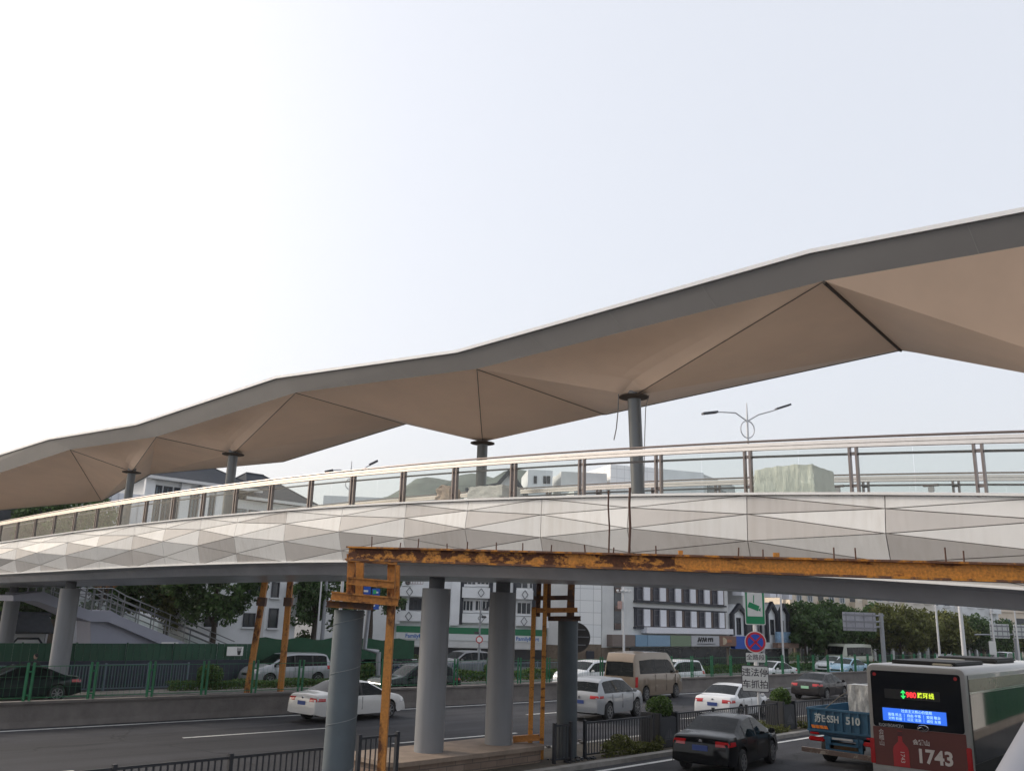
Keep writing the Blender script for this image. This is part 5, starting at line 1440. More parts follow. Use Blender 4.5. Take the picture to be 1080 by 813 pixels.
# --- white tiled block and the long shutter building at its right
o = Dp(598, 700, 71); f2 = Fac(o, (1, .06))
M_tilew = bpy.data.materials.new('white_wall_panels')
def _tile():
    n, l = _nodes(M_tilew); b = n['Principled BSDF']; b.inputs['Roughness'].default_value = .6
    tc = n.new('ShaderNodeTexCoord'); sx = n.new('ShaderNodeSeparateXYZ'); l.new(tc.outputs['Object'], sx.inputs[0])
    ad = n.new('ShaderNodeMath'); ad.operation = 'ADD'; l.new(sx.outputs['X'], ad.inputs[0]); l.new(sx.outputs['Y'], ad.inputs[1])
    cb = n.new('ShaderNodeCombineXYZ'); l.new(ad.outputs[0], cb.inputs['X']); l.new(sx.outputs['Z'], cb.inputs['Y'])
    br = n.new('ShaderNodeTexBrick'); br.offset = 0; br.inputs['Scale'].default_value = 1
    br.inputs['Brick Width'].default_value = 1.1; br.inputs['Row Height'].default_value = .9; br.inputs['Mortar Size'].default_value = .02
    br.inputs['Color1'].default_value = (.72, .73, .73, 1); br.inputs['Color2'].default_value = (.76, .76, .75, 1); br.inputs['Mortar'].default_value = (.46, .46, .46, 1)
    l.new(cb.outputs[0], br.inputs['Vector']); l.new(br.outputs['Color'], b.inputs['Base Color'])
_tile()
tb = bthing('tiled_block', 'plain white tiled block with a brown stone base right of the slate tower', f2, 2)
a0 = f2.px(604, 640)[0]; a1 = f2.px(634, 640)[0]; zs = f2.px(620, 679)[1]
f2.block('wall', M_tilew, tb, a0, a1, zs, 14.2, 9)
f2.block('stone_base', M_wstone, tb, a0 - .03, a1 + .03, .12, zs, 9.06, .03)
for (x0, x1, y0) in ((597, 640, 498), (664, 752, 489)):
    u0, z1 = fU.px(x0, y0); u1, _ = fU.px(x1, y0)
ga, gz = f2.px(620, 690)
f2.panel('meter_box', M_frame, tb, f2.px(618, 690)[0], f2.px(626, 690)[0], f2.px(620, 698)[1], f2.px(620, 686)[1], .03, .3)

o3 = f2.P(a1, 0, 0) + Vector((.1, .0, 0)); f3 = Fac(o3, (math.cos(R(46)), math.sin(R(46))))
sb_ = bthing('shutter_building', 'long pale building with two rows of white shuttered windows over coloured shop signs', f3, 8)
aE = f3.px(768, 650)[0]; print('f3 end', aE, f3.px(664, 620), f3.px(760, 668))
zsgT = f3.px(700, 669.5)[1]; zsgB = f3.px(700, 681)[1]
f3.block('wall', M_wgrey, sb_, 0, aE, zsgB - .1, 13.6, 10)
f3.block('stone_base', M_wstone, sb_, .0, aE, .12, zsgB - .103, 9.9, -.02)
f3.panel('shop_front', M_shop, sb_, f3.px(664, 690)[0], aE - .5, .14, zsgB - .12, -.3, .012)
for (x0, x1, y0, y1) in ((647.5, 654.5, 612, 664),):
    u0, z1 = f3.px(x0, y0); u1, z0 = f3.px(x1, y1); f3.panel('stair_window_strip', M_wpane, sb_, u0, u1, z0, z1, .0, .06)
    for k in (0.25, .62, .98): f3.panel('spandrel', M_blind, sb_, u0 + .02, u1 - .02, z1 + (z0 - z1) * k, z1 + (z0 - z1) * (k - .11), .05, .09)
for (yl, yr, ybl, ybr, xl, xr) in ((614.2, 624.5, 633, 639.5, 668.5, 762.5), (641.0, 648, 660.5, 665, 668.5, 764)):
    u0, zt0 = f3.px(xl, yl); u1, _ = f3.px(xr, yr); _, zb0 = f3.px(xl, ybl)
    rib = f3.panel('window_band', mat('window_band_slate', (.035, .036, .048), .55, var=.2, scale=1.5), sb_, u0, u1, zb0, zt0, .0, .10)
    f3.panel('band_ledge', M_frame, rib, u0 - .1, u1 + .1, zb0 - .14, zb0 - .004, 0, .28)
    f3.panel('band_head', M_frame, rib, u0 - .1, u1 + .1, zt0 + .004, zt0 + .09, 0, .22)
    nb = 6; L = (u1 - u0) / nb
    for k in range(nb):
        s0 = u0 + L * k
        f3.panel('shutter', M_panelw, sb_, s0 + L * .46, s0 + L * .82, zb0 + .06, zt0 - .05, .10, .26)
        f3.window(sb_, s0 + L * .10, s0 + L * .44, zb0 + .06, zt0 - .06, M_winfr, M_wpane2 if k % 3 == 1 else M_wpane, 0, True, fw=.07, rec=.17)
        f3.panel('blind', M_blind, sb_, s0 + L * .85, s0 + L * 1.06 if k < nb - 1 else s0 + L * .98, zb0 + .06, zt0 - .06, .10, .14)
f3.panel('white_fascia', M_panelw, sb_, f3.px(676, 664)[0], aE - .2, zsgT + .15, zsgT + .62, .0, .6)
cols = [(640, 664, 'brown', (.16, .125, .11)), (664.5, 677, 'blue', (.16, .27, .38)), (677.5, 701, 'blue2', (.20, .31, .42)), (701.5, 723, 'green', (.165, .22, .14)), (723.5, 753, 'grey', (.42, .42, .44)), (753.5, 771, 'brown2', (.19, .10, .07))]
for x0, x1, nm, c in cols:
    u0 = max(.0, f3.px(x0, 675)[0]); u1 = f3.px(x1, 675)[0]
    b_ = f3.panel('shop_sign', mat('shop_sign_' + nm, c, .5, var=.05), sb_, u0, u1, zsgB, zsgT, .0, .55, label={'brown': 'plain brown shop sign panel', 'blue': 'narrow blue shop sign panel', 'blue2': 'wide blue shop sign panel', 'green': 'olive green shop sign panel', 'grey': 'grey shop sign with black slanted script', 'brown2': 'brown shop sign with an orange emblem'}[nm])
    if nm == 'grey':
        mb = MB(); h = zsgT - zsgB
        for k in range(8):
            x = u0 + (u1 - u0) * (.22 + .075 * k); lean = .10 if k < 4 else .0
            mb.bar(f3.P(x, zsgB + .42 * h, .56), f3.P(x + lean * 3, zsgB + .82 * h, .56), .16, .03, up=f3.n)
            if k in (0, 2, 5, 6): mb.bar(f3.P(x + .1, zsgB + .8 * h, .56), f3.P(x + .42, zsgB + .5 * h, .56), .10, .03, up=f3.n)
        mb.bar(f3.P(u0 + (u1 - u0) * .2, zsgB + .24 * h, .56), f3.P(u0 + (u1 - u0) * .82, zsgB + .24 * h, .56), .14, .03, up=(0, 0, 1))
        mb.build('sign_script', M_black, b_, world=True)
    if nm == 'brown2':
        c_ = f3.P(u0 + (u1 - u0) * .2, (zsgB + zsgT) / 2, .56)
        MB().lathe([(.32, -.02), (.32, .02)], c_, axis='Y', n=18).build('sign_emblem', mat('emblem_cream', (.5, .42, .3), .5), b_, world=True)
        MB().rbox(f3.P(u0 + (u1 - u0) * .55, (zsgB + zsgT) / 2, .56), (.9, .1, .25), .03, rz=R(46)).build('sign_emblem', mat('emblem_orange', (.35, .12, .06), .5), b_, world=True)
# --- bigger white blocks whose tops show above the deck
fB = Fac(Dp(590, 700, 88), (1, .35))
bw = bthing('roof_block', 'stepped white block rising behind the footbridge railing, widest of the rooftops', fB, 6)
for (x0, x1, y0, dep) in ((597, 640, 498, 8), (644, 664, 489.5, 8), (664, 698, 491, 8), (699, 742, 494.5, 10)):
    u0, z1 = fB.px(x0, y0); u1, _ = fB.px(x1, y0); fB.block('block_wall', M_tilew if x0 < 699 else M_wwhite, bw, u0, u1 - .02, .12, z1, dep)
fS = Fac(fB.P(fB.px(742, 500)[0], 0), (.55, .83)); u1, z1 = fS.px(775, 508); _, zz = fS.px(743, 494.5)
fS.block('side_wing', M_wgrey, bw, 0.02, u1, .12, zz - .6, 9, 0)
for k in range(3): fS.panel('side_window', M_wpane, bw, 1 + k * 3.6, 3 + k * 3.6, zz - 3, zz - 1.6, .0, .05)

# --- gabled houses under the parking sign
f4 = Fac(f3.P(aE + .05, 0, 0), (math.cos(R(40)), math.sin(R(40))))
def gable(x0, x1, ytop, yeave, ybase, label, win):
    u0, ze = f4.px(x0, yeave); u1, _ = f4.px(x1, yeave); _, zb0 = f4.px((x0 + x1) / 2, ybase); uc = (u0 + u1) / 2; _, zp = f4.px((x0 + x1) / 2, ytop)
    g = bthing('gabled_house', label, f4, uc, group='gabled houses past the shutter building')
    MB().prism([f4.P(u0, .12), f4.P(u1, .12), f4.P(u1, ze), f4.P(uc, zp), f4.P(u0, ze)], -f4.n * 8).build('wall', M_wwhite, g, world=True)
    t = (u1 - u0) * .13; mb = MB()
    mb.prism([f4.P(u0, zb0, .02), f4.P(u0 + t, zb0, .02), f4.P(u0 + t, ze, .02), f4.P(uc, zp - t * 1.2, .02), f4.P(u1 - t, ze, .02), f4.P(u1 - t, zb0, .02), f4.P(u1, zb0, .02), f4.P(u1, ze, .02), f4.P(uc, zp + .1, .02), f4.P(u0, ze, .02)], f4.n * .35)
    mb.build('gable_border', M_frame, g, world=True)
    for (a, b, c, d) in win:
        q0, w1 = f4.px(a, c); q1, w0 = f4.px(b, d); f4.window(g, q0, q1, w0, w1, M_frame, M_wpane, 0, True, fw=.09)
    return g, u0, u1, zb0
g1, u0, u1, zb0 = gable(769, 786, 637, 647, 670, 'first gabled white house with dark border, next to the shutter building', [(776.5, 781, 651, 669)])
f4.panel('shop_front', M_shop, g1, u0, u1, .14, zb0 - 1.2, 0, .03); 
bs = f4.panel('shop_sign', mat('sign_royal_blue', (.02, .08, .38), .5, var=.03), g1, u0 + .1, u1 + 1.4, zb0 - 1.15, zb0 - .05, 0, .5)
f4.panel('sign_mark', M_trim, bs, (u0 + u1) / 2 + .5, (u0 + u1) / 2 + 1.4, zb0 - .85, zb0 - .35, .5, .52)
g2_, u0, u1, zb0 = gable(805.5, 818.5, 635, 647, 677, 'middle gabled white house, directly right of the green camera sign', [(812, 816, 653, 669)])
f4.panel('shop_front', M_shop, g2_, u0, u1, .14, zb0 - .6, 0, .03)
g3, u0, u1, zb0 = gable(818.8, 829.5, 637, 647, 677, 'last gabled white house with pale blue shop panel below', [(822, 826, 654, 668)])
f4.panel('shop_front', M_shop, g3, u0, u1, .14, zb0 - .6, 0, .03)
f4.panel('shop_sign', mat('sign_pale_blue', (.22, .34, .48), .5, var=.5, scale=4), g3, f4.px(814, 670)[0], f4.px(828, 670)[0], f4.px(820, 677)[1], f4.px(820, 666)[1], .36, .6)
f4.panel('awning', mat('awning_brown', (.20, .13, .10), .7), g3, f4.px(812, 680)[0], f4.px(834, 680)[0], f4.px(820, 682.5)[1], f4.px(820, 677.5)[1], .3, .9)
uf = f4.px(787, 640)[0]; 
mid_b = bthing('shop_house', 'grey flat fronted house standing between the first two gabled houses', f4, f4.px(796, 690)[0])
f4.block('wall', M_wgrey, mid_b, f4.px(786.3, 690)[0], f4.px(805.2, 690)[0], .12, 12.5, 8, -.1)
f4.panel('shop_front', M_shop, mid_b, f4.px(787, 690)[0], f4.px(805, 690)[0], .14, 2.8, -.1, -.06)
for (x0, x1) in ((789, 794), (798, 803)):
    q0, w1 = f4.px(x0, 655); q1, w0 = f4.px(x1, 671); Fac.window(f4, mid_b, q0, q1, w0, w1, M_frame, M_wpane, 0)
up_b = bthing('upper_block', 'pale block with small balconies rising behind the gabled houses', f4, f4.px(800, 690)[0])
f4.block('wall', M_wgrey, up_b, f4.px(764, 690)[0], f4.px(832, 690)[0], 8.5, 15.0, 7.6, -.4)
for (x0, x1, y0, y1) in ((776, 781, 616, 628), (806, 813, 621, 630), (814, 819, 620, 630), (826, 830, 622, 632)):
    q0, w1 = f4.px(x0, y0); q1, w0 = f4.px(x1, y1); w_ = f4.panel('balcony', M_panelw, up_b, q0, q1, w0, w1, -.4, .6)

# --- apartments behind the trees at the right
def apartment(nm, label, px0, px1, depth, ang, ytop, rows, m, cols_n, group='apartment blocks behind the street trees'):
    f = Fac(Dp(px0, 690, depth), (math.cos(R(ang)), math.sin(R(ang))))
    u1 = f.px(px1, 640)[0]; zt_ = f.px(px0, ytop)[1]
    t = bthing(nm, label, f, u1 / 2, group=group)
    f.block('wall', m, t, 0, u1, .1, zt_, 12)
    f.block('parapet', m, t, -.2, u1 + .2, zt_ + .004, zt_ + .7, 12.4, .2)
    L = u1 / cols_n
    for r in range(rows):
        z1 = zt_ - 1.0 - r * 3.0
        if z1 < 6: break
        for c in range(cols_n):
            if (c + r) % 3 == 2:
                b_ = f.panel('balcony', m, t, L * c + .3, L * (c + 1) - .3, z1 - 2.2, z1 - 1.2, .0, 1.0)
                f.panel('balcony_recess', M_wpane, t, L * c + .4, L * (c + 1) - .4, z1 - 1.15, z1 + .1, .0, .04)
            else: f.window(t, L * c + L * .22, L * c + L * .74, z1 - 1.4, z1, M_framew, M_wpane2, 1, fw=.12, sill=m)
    return t
apartment('apartment_block', 'beige apartment block with balconies just right of the gabled houses', 828, 905, 110, 20, 560, 6, M_wbeige, 7)
apartment('apartment_block', 'cream apartment block behind the middle of the right hand trees', 898, 985, 122, 16, 590, 5, M_wcream, 7)
apartment('apartment_block', 'white apartment block rising behind the trees nearest the gantry signs', 985, 1052, 138, 14, 622, 5, M_wwhite, 6)
apartment('apartment_block', 'low pinkish block at the far right beyond the last tree', 1046, 1120, 150, 10, 645, 3, M_wbeige, 6)

f10 = Fac(Dp(836, 690, 106), (math.cos(R(30)), math.sin(R(30))))
sr0 = bthing('shop_row', 'long low row of dark shop fronts in the shade of the right hand trees', f10, 20)
uE = f10.px(1075, 690)[0]
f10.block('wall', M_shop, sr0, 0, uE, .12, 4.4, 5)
rgs = random.Random(21)
for k in range(26):
    u0 = uE * k / 26; f10.panel('shop_column', M_wgrey if k % 3 else M_wstone, sr0, u0 + .1, u0 + .45, .13, 3.2, 0, .3)
    if rgs.random() < .75: f10.panel('shop_sign', mat('row_sign_' + str(k % 5), [(.10, .11, .13), (.04, .07, .2), (.18, .05, .05), (.16, .16, .15), (.05, .10, .07)][k % 5], .6), sr0, u0 + .5, u0 + uE / 26 - .1, 3.2, 3.9, 0, .4)

# --- tea house style building at the left with grey hipped roofs
f5 = Fac(Dp(150, 690, 80), (math.cos(R(46)), math.sin(R(46))))
th_ = bthing('hip_roof_building', 'white building with grey hipped tile roofs and dark framed windows behind the trees', f5, 8)
def hip(par, a0, a1, ze, zr, dep, over=.9, front=0.0):
    am0, am1 = a0 + (a1 - a0) * .34, a1 - (a1 - a0) * .34
    A_ = [f5.P(a0 - over, ze, over + front), f5.P(a1 + over, ze, over + front), f5.P(a1 + over, ze, -dep), f5.P(a0 - over, ze, -dep)]
    r0, r1 = f5.P(am0, zr, -dep * .45), f5.P(am1, zr, -dep * .45)
    mb = MB(); mb.poly(A_[0], A_[1], r1, r0); mb.poly(A_[1], A_[2], r1); mb.poly(A_[2], A_[3], r0, r1); mb.poly(A_[3], A_[0], r0); mb.poly(*A_[::-1])
    rf_ = mb.build('roof', M_roofgrey, par, world=True)
    rb = MB(); rb.tube(r0, r1, .14, n=8)
    for p_ in (A_[0], A_[3]): rb.tube(p_, r0, .10, n=6)
    for p_ in (A_[1], A_[2]): rb.tube(p_, r1, .10, n=6)
    rb.build('ridge', M_roofgrey, rf_, world=True)
    mb = MB(); mb.bar(A_[0] - Vector((0, 0, .16)), A_[1] - Vector((0, 0, .16)), .2, .28); mb.build('eave_board', M_framew, rf_, world=True)
aA = f5.px(158, 520)[0]; aB = f5.px(232, 520)[0]; aC = f5.px(318, 520)[0]; zE = f5.px(165, 503)[1]; zR = f5.px(212, 494)[1]
print('tea house', aA, aB, aC, zE, zR)
f5.block('wall', M_wwhite, th_, aA, aB, .12, zE, 12)
f5.block('wall', M_wwhite, th_, aB + .01, aC, .12, zE - 1.0, 11, -.4)
hip(th_, aA, aB + 3, zE + .02, zE + 3.2, 14)
hip(th_, aB + 3.4, aC + .8, zE - .7, zE + 2.4, 12, front=-.4)
mm_ = f5.block('roof_box', M_wcream, th_, f5.px(211, 500)[0], f5.px(236, 500)[0], zE + 1.2, zE + 3.1, 3, -4)
for (p0, p1, zt_, zb_, bars) in ((160, 170, zE - .7, zE - 4.6, 2), (172, 181, zE - .7, zE - 4.6, 2), (183, 190, zE - .7, zE - 4.6, 1), (198, 213, zE - 1.0, zE - 4.4, 3), (216, 230, zE - 1.0, zE - 4.4, 3), (162, 175, zE - 6, zE - 9, 2), (180, 195, zE - 6, zE - 9, 2), (205, 226, zE - 6, zE - 9, 3)):
    q0 = f5.px(p0, 520)[0]; q1 = f5.px(p1, 520)[0]; f5.window(th_, q0, q1, zb_, zt_, M_frame, M_wpane2, bars, fw=.13)
for p0, p1 in ((235, 247), (250, 262), (266, 278), (282, 296)):
    q0 = f5.px(p0, 520)[0]; q1 = f5.px(p1, 520)[0]; Fac.window(f5, th_, q0, q1, zE - 5, zE - 1.9, M_frame, M_wpane2, 2, fw=.16, rec=-.32)
for px in (156, 194, 214.5, 231.5): 
    a = f5.px(px, 520)[0]; f5.panel('corner_pilaster', M_wwhite, th_, a - .45, a + .45, .2, zE - .25, 0, .35)
a, _ = f5.px(150, 520)
# lower white wing seen below the deck
f6 = Fac(Dp(196, 690, 57), (math.cos(R(32)), math.sin(R(32))))
lw = bthing('white_house', 'white rendered house with dark windows between trees behind the orange trestle', f6, 5)
u1 = f6.px(312, 650)[0]; f6.block('wall', M_wwhite, lw, 0, u1, .12, 7.0, 9)
for (x0, x1, y0, y1) in ((287, 293.5, 613.5, 630), (284, 292, 641, 662), (216, 229, 650, 661), (257, 268, 646, 661), (262, 274, 612, 628)):
    q0, w1 = f6.px(x0, y0); q1, w0 = f6.px(x1, y1); f6.window(lw, q0, q1, w0, w1, M_frame, M_wpane, 1 if x1 - x0 > 9 else 0, sill=M_wwhite)
f6.panel('roof_slope', M_roofgrey, lw, -.5, u1 + .5, 7.004, 7.5, -9, .6)
q0, w1 = f6.px(279.5, 609); f6.panel('pilaster', M_wgrey, lw, q0 - .15, q0 + .15, .2, 6.9, 0, .25)
# left most building with white fins
f7 = Fac(Dp(40, 690, 66), (math.cos(R(30)), math.sin(R(30))))
fb = bthing('finned_building', 'dark glazed building with white vertical fins at the left behind the canopy', f7, 8)
v0 = f7.px(74, 530)[0]; v1 = f7.px(156, 530)[0]; zt_ = f7.px(76, 519)[1]
f7.block('wall', M_wpane2, fb, v0, v1, .12, zt_, 10)
for k in range(12):
    x = v0 + (v1 - v0) * k / 11; f7.panel('fin', M_panelw, fb, x - .28, x + .28, .2, zt_ + .2, .01, .5)
f7.panel('floor_band', M_panelw, fb, v0, v1, zt_ - 4.4, zt_ - 3.7, .0, .3)
f8 = Fac(Dp(-10, 690, 62), (1, .2)); db = bthing('dark_building', 'dark slate roofed building at the far left edge under the canopy', f8, 4)
w0_ = f8.px(-40, 540)[0]; w1_ = f8.px(38, 540)[0]; zz_ = f8.px(10, 528)[1]
f8.block('wall', mat('wall_dark_slate', (.05, .055, .065), .7, var=.1), db, w0_, w1_, .12, zz_, 9)
f8.panel('eave', M_roofgrey, db, w0_ - .4, w1_ + .4, zz_ + .004, zz_ + .4, -9, .5)
# little gatehouse with a tiled roof by the stair
f9 = Fac(W(*PQ(onplane(12, 690, W(0, 24), RN))), RU)
gh = bthing('gatehouse', 'small white walled gatehouse with a dark tiled roof between the left piers', f9, 3)
u0, zt_ = f9.px(8, 667); u1, _ = f9.px(48, 667); f9.block('wall', M_wwhite, gh, u0, u1, .1, zt_, 3)
mb = MB(); za = zt_ + .95
for k in range(22):
    x = u0 - .3 + (u1 - u0 + .6) * k / 21; mb.bar(f9.P(x, zt_ + .02, .5), f9.P(x, za, -1.2), .16, .1)
mb.prism([f9.P(u0 - .4, zt_ + .004, .5), f9.P(u1 + .4, zt_ + .004, .5), f9.P(u1 + .4, za - .05, -1.3), f9.P(u0 - .4, za - .05, -1.3)], Vector((0, 0, -.03)) - f9.n * .05)
mb.bar(f9.P(u0 - .5, za + .08, -1.25), f9.P(u1 + .5, za + .08, -1.25), .25, .25); mb.build('tile_roof', M_roofgrey, gh, world=True)
ua = f9.px(30, 670)[0]; mb = MB(); mb.path([f9.P(ua - .9, zt_ - .75, .03), f9.P(ua - .55, zt_ - .3, .03), f9.P(ua + .55, zt_ - .3, .03), f9.P(ua + .9, zt_ - .75, .03)], .06, 6); mb.build('arch_trim', M_roofgrey, gh, world=True)

# ------------------------------------------------------------------ trees
_crowns = {}
def crown_mesh(key, rx, rz, nclump, nleaf, s, seed):
    rg = random.Random(seed); mb = MB(); cl = []
    while len(cl) < nclump:
        v = Vector((rg.uniform(-1, 1), rg.uniform(-1, 1), rg.uniform(-1, 1)))
        if .12 < v.length < 1 and not (v.z < -.55 and rg.random() < .6): cl.append(v)
    for v in cl:
        c = Vector((v.x * rx, v.y * rx, v.z * rz)); cr = rg.uniform(.16, .30) * rx
        for _ in range(int(nleaf / nclump)):
            w = Vector((rg.gauss(0, 1), rg.gauss(0, 1), rg.gauss(0, 1))).normalized() * cr * rg.random() ** .45
            leaf_quad(mb, c + Vector((w.x, w.y, w.z * .75)), s * rg.uniform(.7, 1.3), rg)
    me = bpy.data.meshes.new('crown'); me.from_pydata([tuple(v) for v in mb.v], [], mb.f); return me, cl
def tree(x, y, h, rx, rz, m, label, seed, nleaf=9000, s=.30, group='street trees', name='broadleaf_tree', zc=None, nclump=75):
    zc = zc if zc is not None else h - rz
    t = thing(name, label, 'tree', (x, y, .1), random.Random(seed).uniform(0, 6), group)
    me, cl = crown_mesh(seed, rx, rz, nclump, nleaf, s, seed); me.materials.append(m)
    o = bpy.data.objects.new('crown', me); COL.objects.link(o); o.parent = t; o.location = (0, 0, zc)
    rg = random.Random(seed + 100); tr = MB(); r0 = .05 * h * .55
    tr.path([(0, 0, -.1), (.06, .02, zc * .45), (-.05, .05, zc * .85), (.1, 0, zc + rz * .4)], [r0, r0 * .78, r0 * .55, r0 * .2], 10)
    for k in range(9):
        v = cl[k * 3 % len(cl)]; e = Vector((v.x * rx * .85, v.y * rx * .85, zc + v.z * rz * .85)); b = Vector((0, .03, zc * rg.uniform(.55, .95)))
        m_ = b.lerp(e, .5) + Vector((0, 0, .25)); tr.path([b, m_, e], [r0 * .38, r0 * .26, r0 * .08], 6)
    tr.build('trunk', M_bark, t, smooth=60)
    return t
def tpx(px, d): v = Dp(px, 690, d); return v.x, v.y
TL = [(52, 63, 11.9, 3.4, 3.2, M_leafA, 'dark tree at the far left standing behind the gatehouse'),
      (118, 58, 8.4, 3.2, 2.9, M_leafA, 'dark dense tree right behind the stair railing, beside the left pier'),
      (172, 60, 8.0, 3.3, 2.9, M_leafB, 'olive tree in the middle of the group behind the stair'),
      (222, 54, 7.6, 2.7, 2.5, M_leafA, 'broad tree overhanging the foot of the stair before the white house'),
      (330, 62, 8.5, 2.6, 3.4, M_leafA, 'very dark tall tree just right of the orange trestle'),
      (20, 56, 6.6, 2.3, 2.2, M_leafA, 'low dark tree between the two left piers'),
      (388, 68, 8.6, 2.6, 2.7, M_leafA, 'dark tree behind the blue traffic signs')]
for i, (px, d, h, rx, rz, m, lab) in enumerate(TL): tree(*tpx(px, d), h, rx, rz, m, lab, 200 + i, group='street trees at the left')
TR = [(850, 92, 5.9, 3.5, 2.2, M_leafA, 'dark round tree nearest the gabled houses'),
      (880, 96, 6.2, 3.7, 2.4, M_leafA, 'second dark tree from the gabled houses, above the minibus'),
      (914, 102, 6.3, 4.0, 2.4, M_leafA, 'tree behind the gantry sign with the ribbed back'),
      (950, 98, 6.2, 4.0, 2.3, M_leafB, 'olive tinged tree just right of the ribbed gantry sign'),
      (985, 104, 5.9, 4.2, 2.3, M_leafB, 'yellowing tree between the two white lamp poles'),
      (1016, 118, 5.6, 4.2, 2.3, M_leafA, 'dark tree behind the thick white lamp pole'),
      (1042, 128, 5.2, 4.4, 2.2, M_leafA, 'dark tree left of the far gantry signs'),
      (1068, 138, 5.0, 4.6, 2.1, M_leafA, 'dark tree behind the far gantry signs'),
      (1098, 132, 5.0, 4.6, 2.1, M_leafB, 'last tree of the row at the right edge')]
for i, (px, d, h, rx, rz, m, lab) in enumerate(TR): tree(*tpx(px, d), h, rx, rz, m, lab, 300 + i, s=.44, nleaf=9500, group='street trees at the right')
# thin dry blossom tree by the stair
tree(*tpx(98, 53), 5.9, 1.0, .8, leaf('leaf_dry_tan', (.30, .17, .09)), 'small tan leaved tree glowing above the stair railing', 251, nleaf=500, s=.2, group='street trees at the left', nclump=14)
strip_bush('shrub_row', 30, 120, 21.2, 22.0, .1, .9, 9000, .24, M_leafA, 61, 'dark low shrubs in front of the shops and under the right hand trees', 'shrubs')

# ------------------------------------------------------------------ lamps, poles and signs
M_polew = mat('pole_white', (.56, .56, .57), .4, metal=.2, var=.05)
M_poleg = mat('pole_grey', (.26, .27, .29), .45, metal=.3, var=.08)
M_lampd = mat('lamp_head_dark', (.06, .06, .07), .5, var=0)
def dlamp(px, py, d, label, span=5.2, ang=None, hr=.6):
    c = Dp(px, py, d)
    t = thing('street_lamp', label, 'street lamp', (c.x, c.y, .1), 0, 'twin armed street lamps')
    WM[t] = Matrix.Translation((c.x, c.y, .1)); h = c.z - .1
    a = R(ang) if ang is not None else 0
    MB().path([(0, 0, 0), (0, 0, h * .5), (0, 0, h), (0, 0, h + .75)], [.11, .08, .05, .02], 12).build('pole', M_polew, t, smooth=40)
    dx = Vector((math.cos(a), math.sin(a), 0)); ar = MB()
    for s_ in (-1, 1):
        e = dx * s_ * span / 2 + Vector((0, 0, h + .45 + (.40 * s_)))
        ar.path([Vector((0, 0, h - .15)), dx * s_ * .6 + Vector((0, 0, h + .22)), dx * s_ * span * .3 + Vector((0, 0, h + .34 + .14 * s_)), e], [.035, .035, .03, .025], 8)
    ar.path([dx * hr * math.cos(R(20 * k)) * .85 + Vector((0, 0, h - .55 + hr * math.sin(R(20 * k)))) for k in range(19)], .03, 6)
    ar.build('arms', M_polew, t, smooth=40)
    for s_ in (-1, 1):
        e0 = dx * s_ * span * .34 + Vector((0, 0, h + .38 + .20 * s_)); e1 = dx * s_ * span / 2 + Vector((0, 0, h + .45 + .40 * s_))
        MB().bar(e0, e1, .30, .09).build('lamp_head', M_lampd, t)
    return t
dlamp(788, 441, 42, 'white twin armed street lamp with a ring, tallest, above the bridge railing', span=4.6, ang=12, hr=.42)
dlamp(370, 500, 50, 'twin armed street lamp whose head just clears the railing left of centre', span=2.9, ang=8, hr=.3)
def pole(px, y0, d, label, r=.09, m=M_polew, ytop=None, h=None, arms=()):
    b = Dp(px, 700, d); z = h if h else Dp(px, ytop, d).z
    t = thing('lamp_pole', label, 'pole', (b.x, b.y, .05), 0)
    MB().path([(0, 0, 0), (0, 0, z * .5), (0, 0, z)], [r, r * .85, r * .65], 10).build('pole', m, t, smooth=40)
    for (hh, L, a) in arms:
        MB().path([(0, 0, hh), (L * .5 * math.cos(a), L * .5 * math.sin(a), hh + .25), (L * math.cos(a), L * math.sin(a), hh + .3)], .04, 6).build('arm', m, t, smooth=40)
    return t
pole(826.5, 700, 72, 'slim white lamp pole rising in front of the last gabled house', h=11)
pole(992, 690, 64, 'slim pale lamp pole behind the bus roof, left of the thick one', h=10, r=.08)
pole(1018, 690, 56, 'thick white lamp pole standing directly behind the bus roof', h=11, r=.14)
pole(1051, 690, 84, 'thin pale pole just left of the far gantry signs', h=7.4, r=.1)
pole(1076, 690, 84, 'thin pale pole at the right edge beyond the bus', h=6.2, r=.09)
cp = pole(658, 690, 66, 'white pole carrying surveillance cameras before the shutter building', h=7.6, r=.10)
cb_ = MB(); h = 5.9
cb_.tube((-.5, 0, h), (.5, 0, h), .03); cb_.build('camera_bracket', M_polew, cp)
for x in (-.45, -.15, .2, .5):
    MB().rbox((x, -.1, h + .12), (.16, .34, .14), .03).build('camera', M_wwhite, cp)
MB().rbox((-.28, -.05, 5.0), (.3, .2, .55), .02).build('control_box', mat('box_rose', (.42, .27, .24), .6), cp)
pole(332, 690, 58, 'white pole with a hooked top just right of the orange trestle', h=6.1, r=.07, arms=((6.0, -1.0, 0),))
pole(337.5, 690, 60, 'grey utility pole close beside the hooked white pole', h=7.5, r=.14, m=M_poleg)
# pole with cameras and a round speed limit plate before the shop
c = Dp(505, 690, 62)
sp_ = thing('camera_pole', 'dark slim pole with cameras and a small round sign before the store', 'pole', (c.x, c.y, .05))
MB().path([(0, 0, 0), (0, 0, Dp(505, 633, 62).z)], .06, 8).build('pole', M_poleg, sp_)
zc = Dp(505, 675, 62).z
MB().lathe([(.24, -.03), (.24, 0)], (0, -.07, zc), axis='Y', n=22).build('sign_plate', mat('sign_ring_red', (.5, .05, .05), .5), sp_)
MB().lathe([(.17, -.012), (.17, 0)], (0, -.102, zc), axis='Y', n=22).build('sign_face', M_trim, sp_)
for (dx, y) in ((.35, 643), (.25, 651), (-.2, 668)):
    MB().rbox((dx, -.1, Dp(505, y, 62).z), (.34, .2, .16), .04).build('camera', M_lampd, sp_)
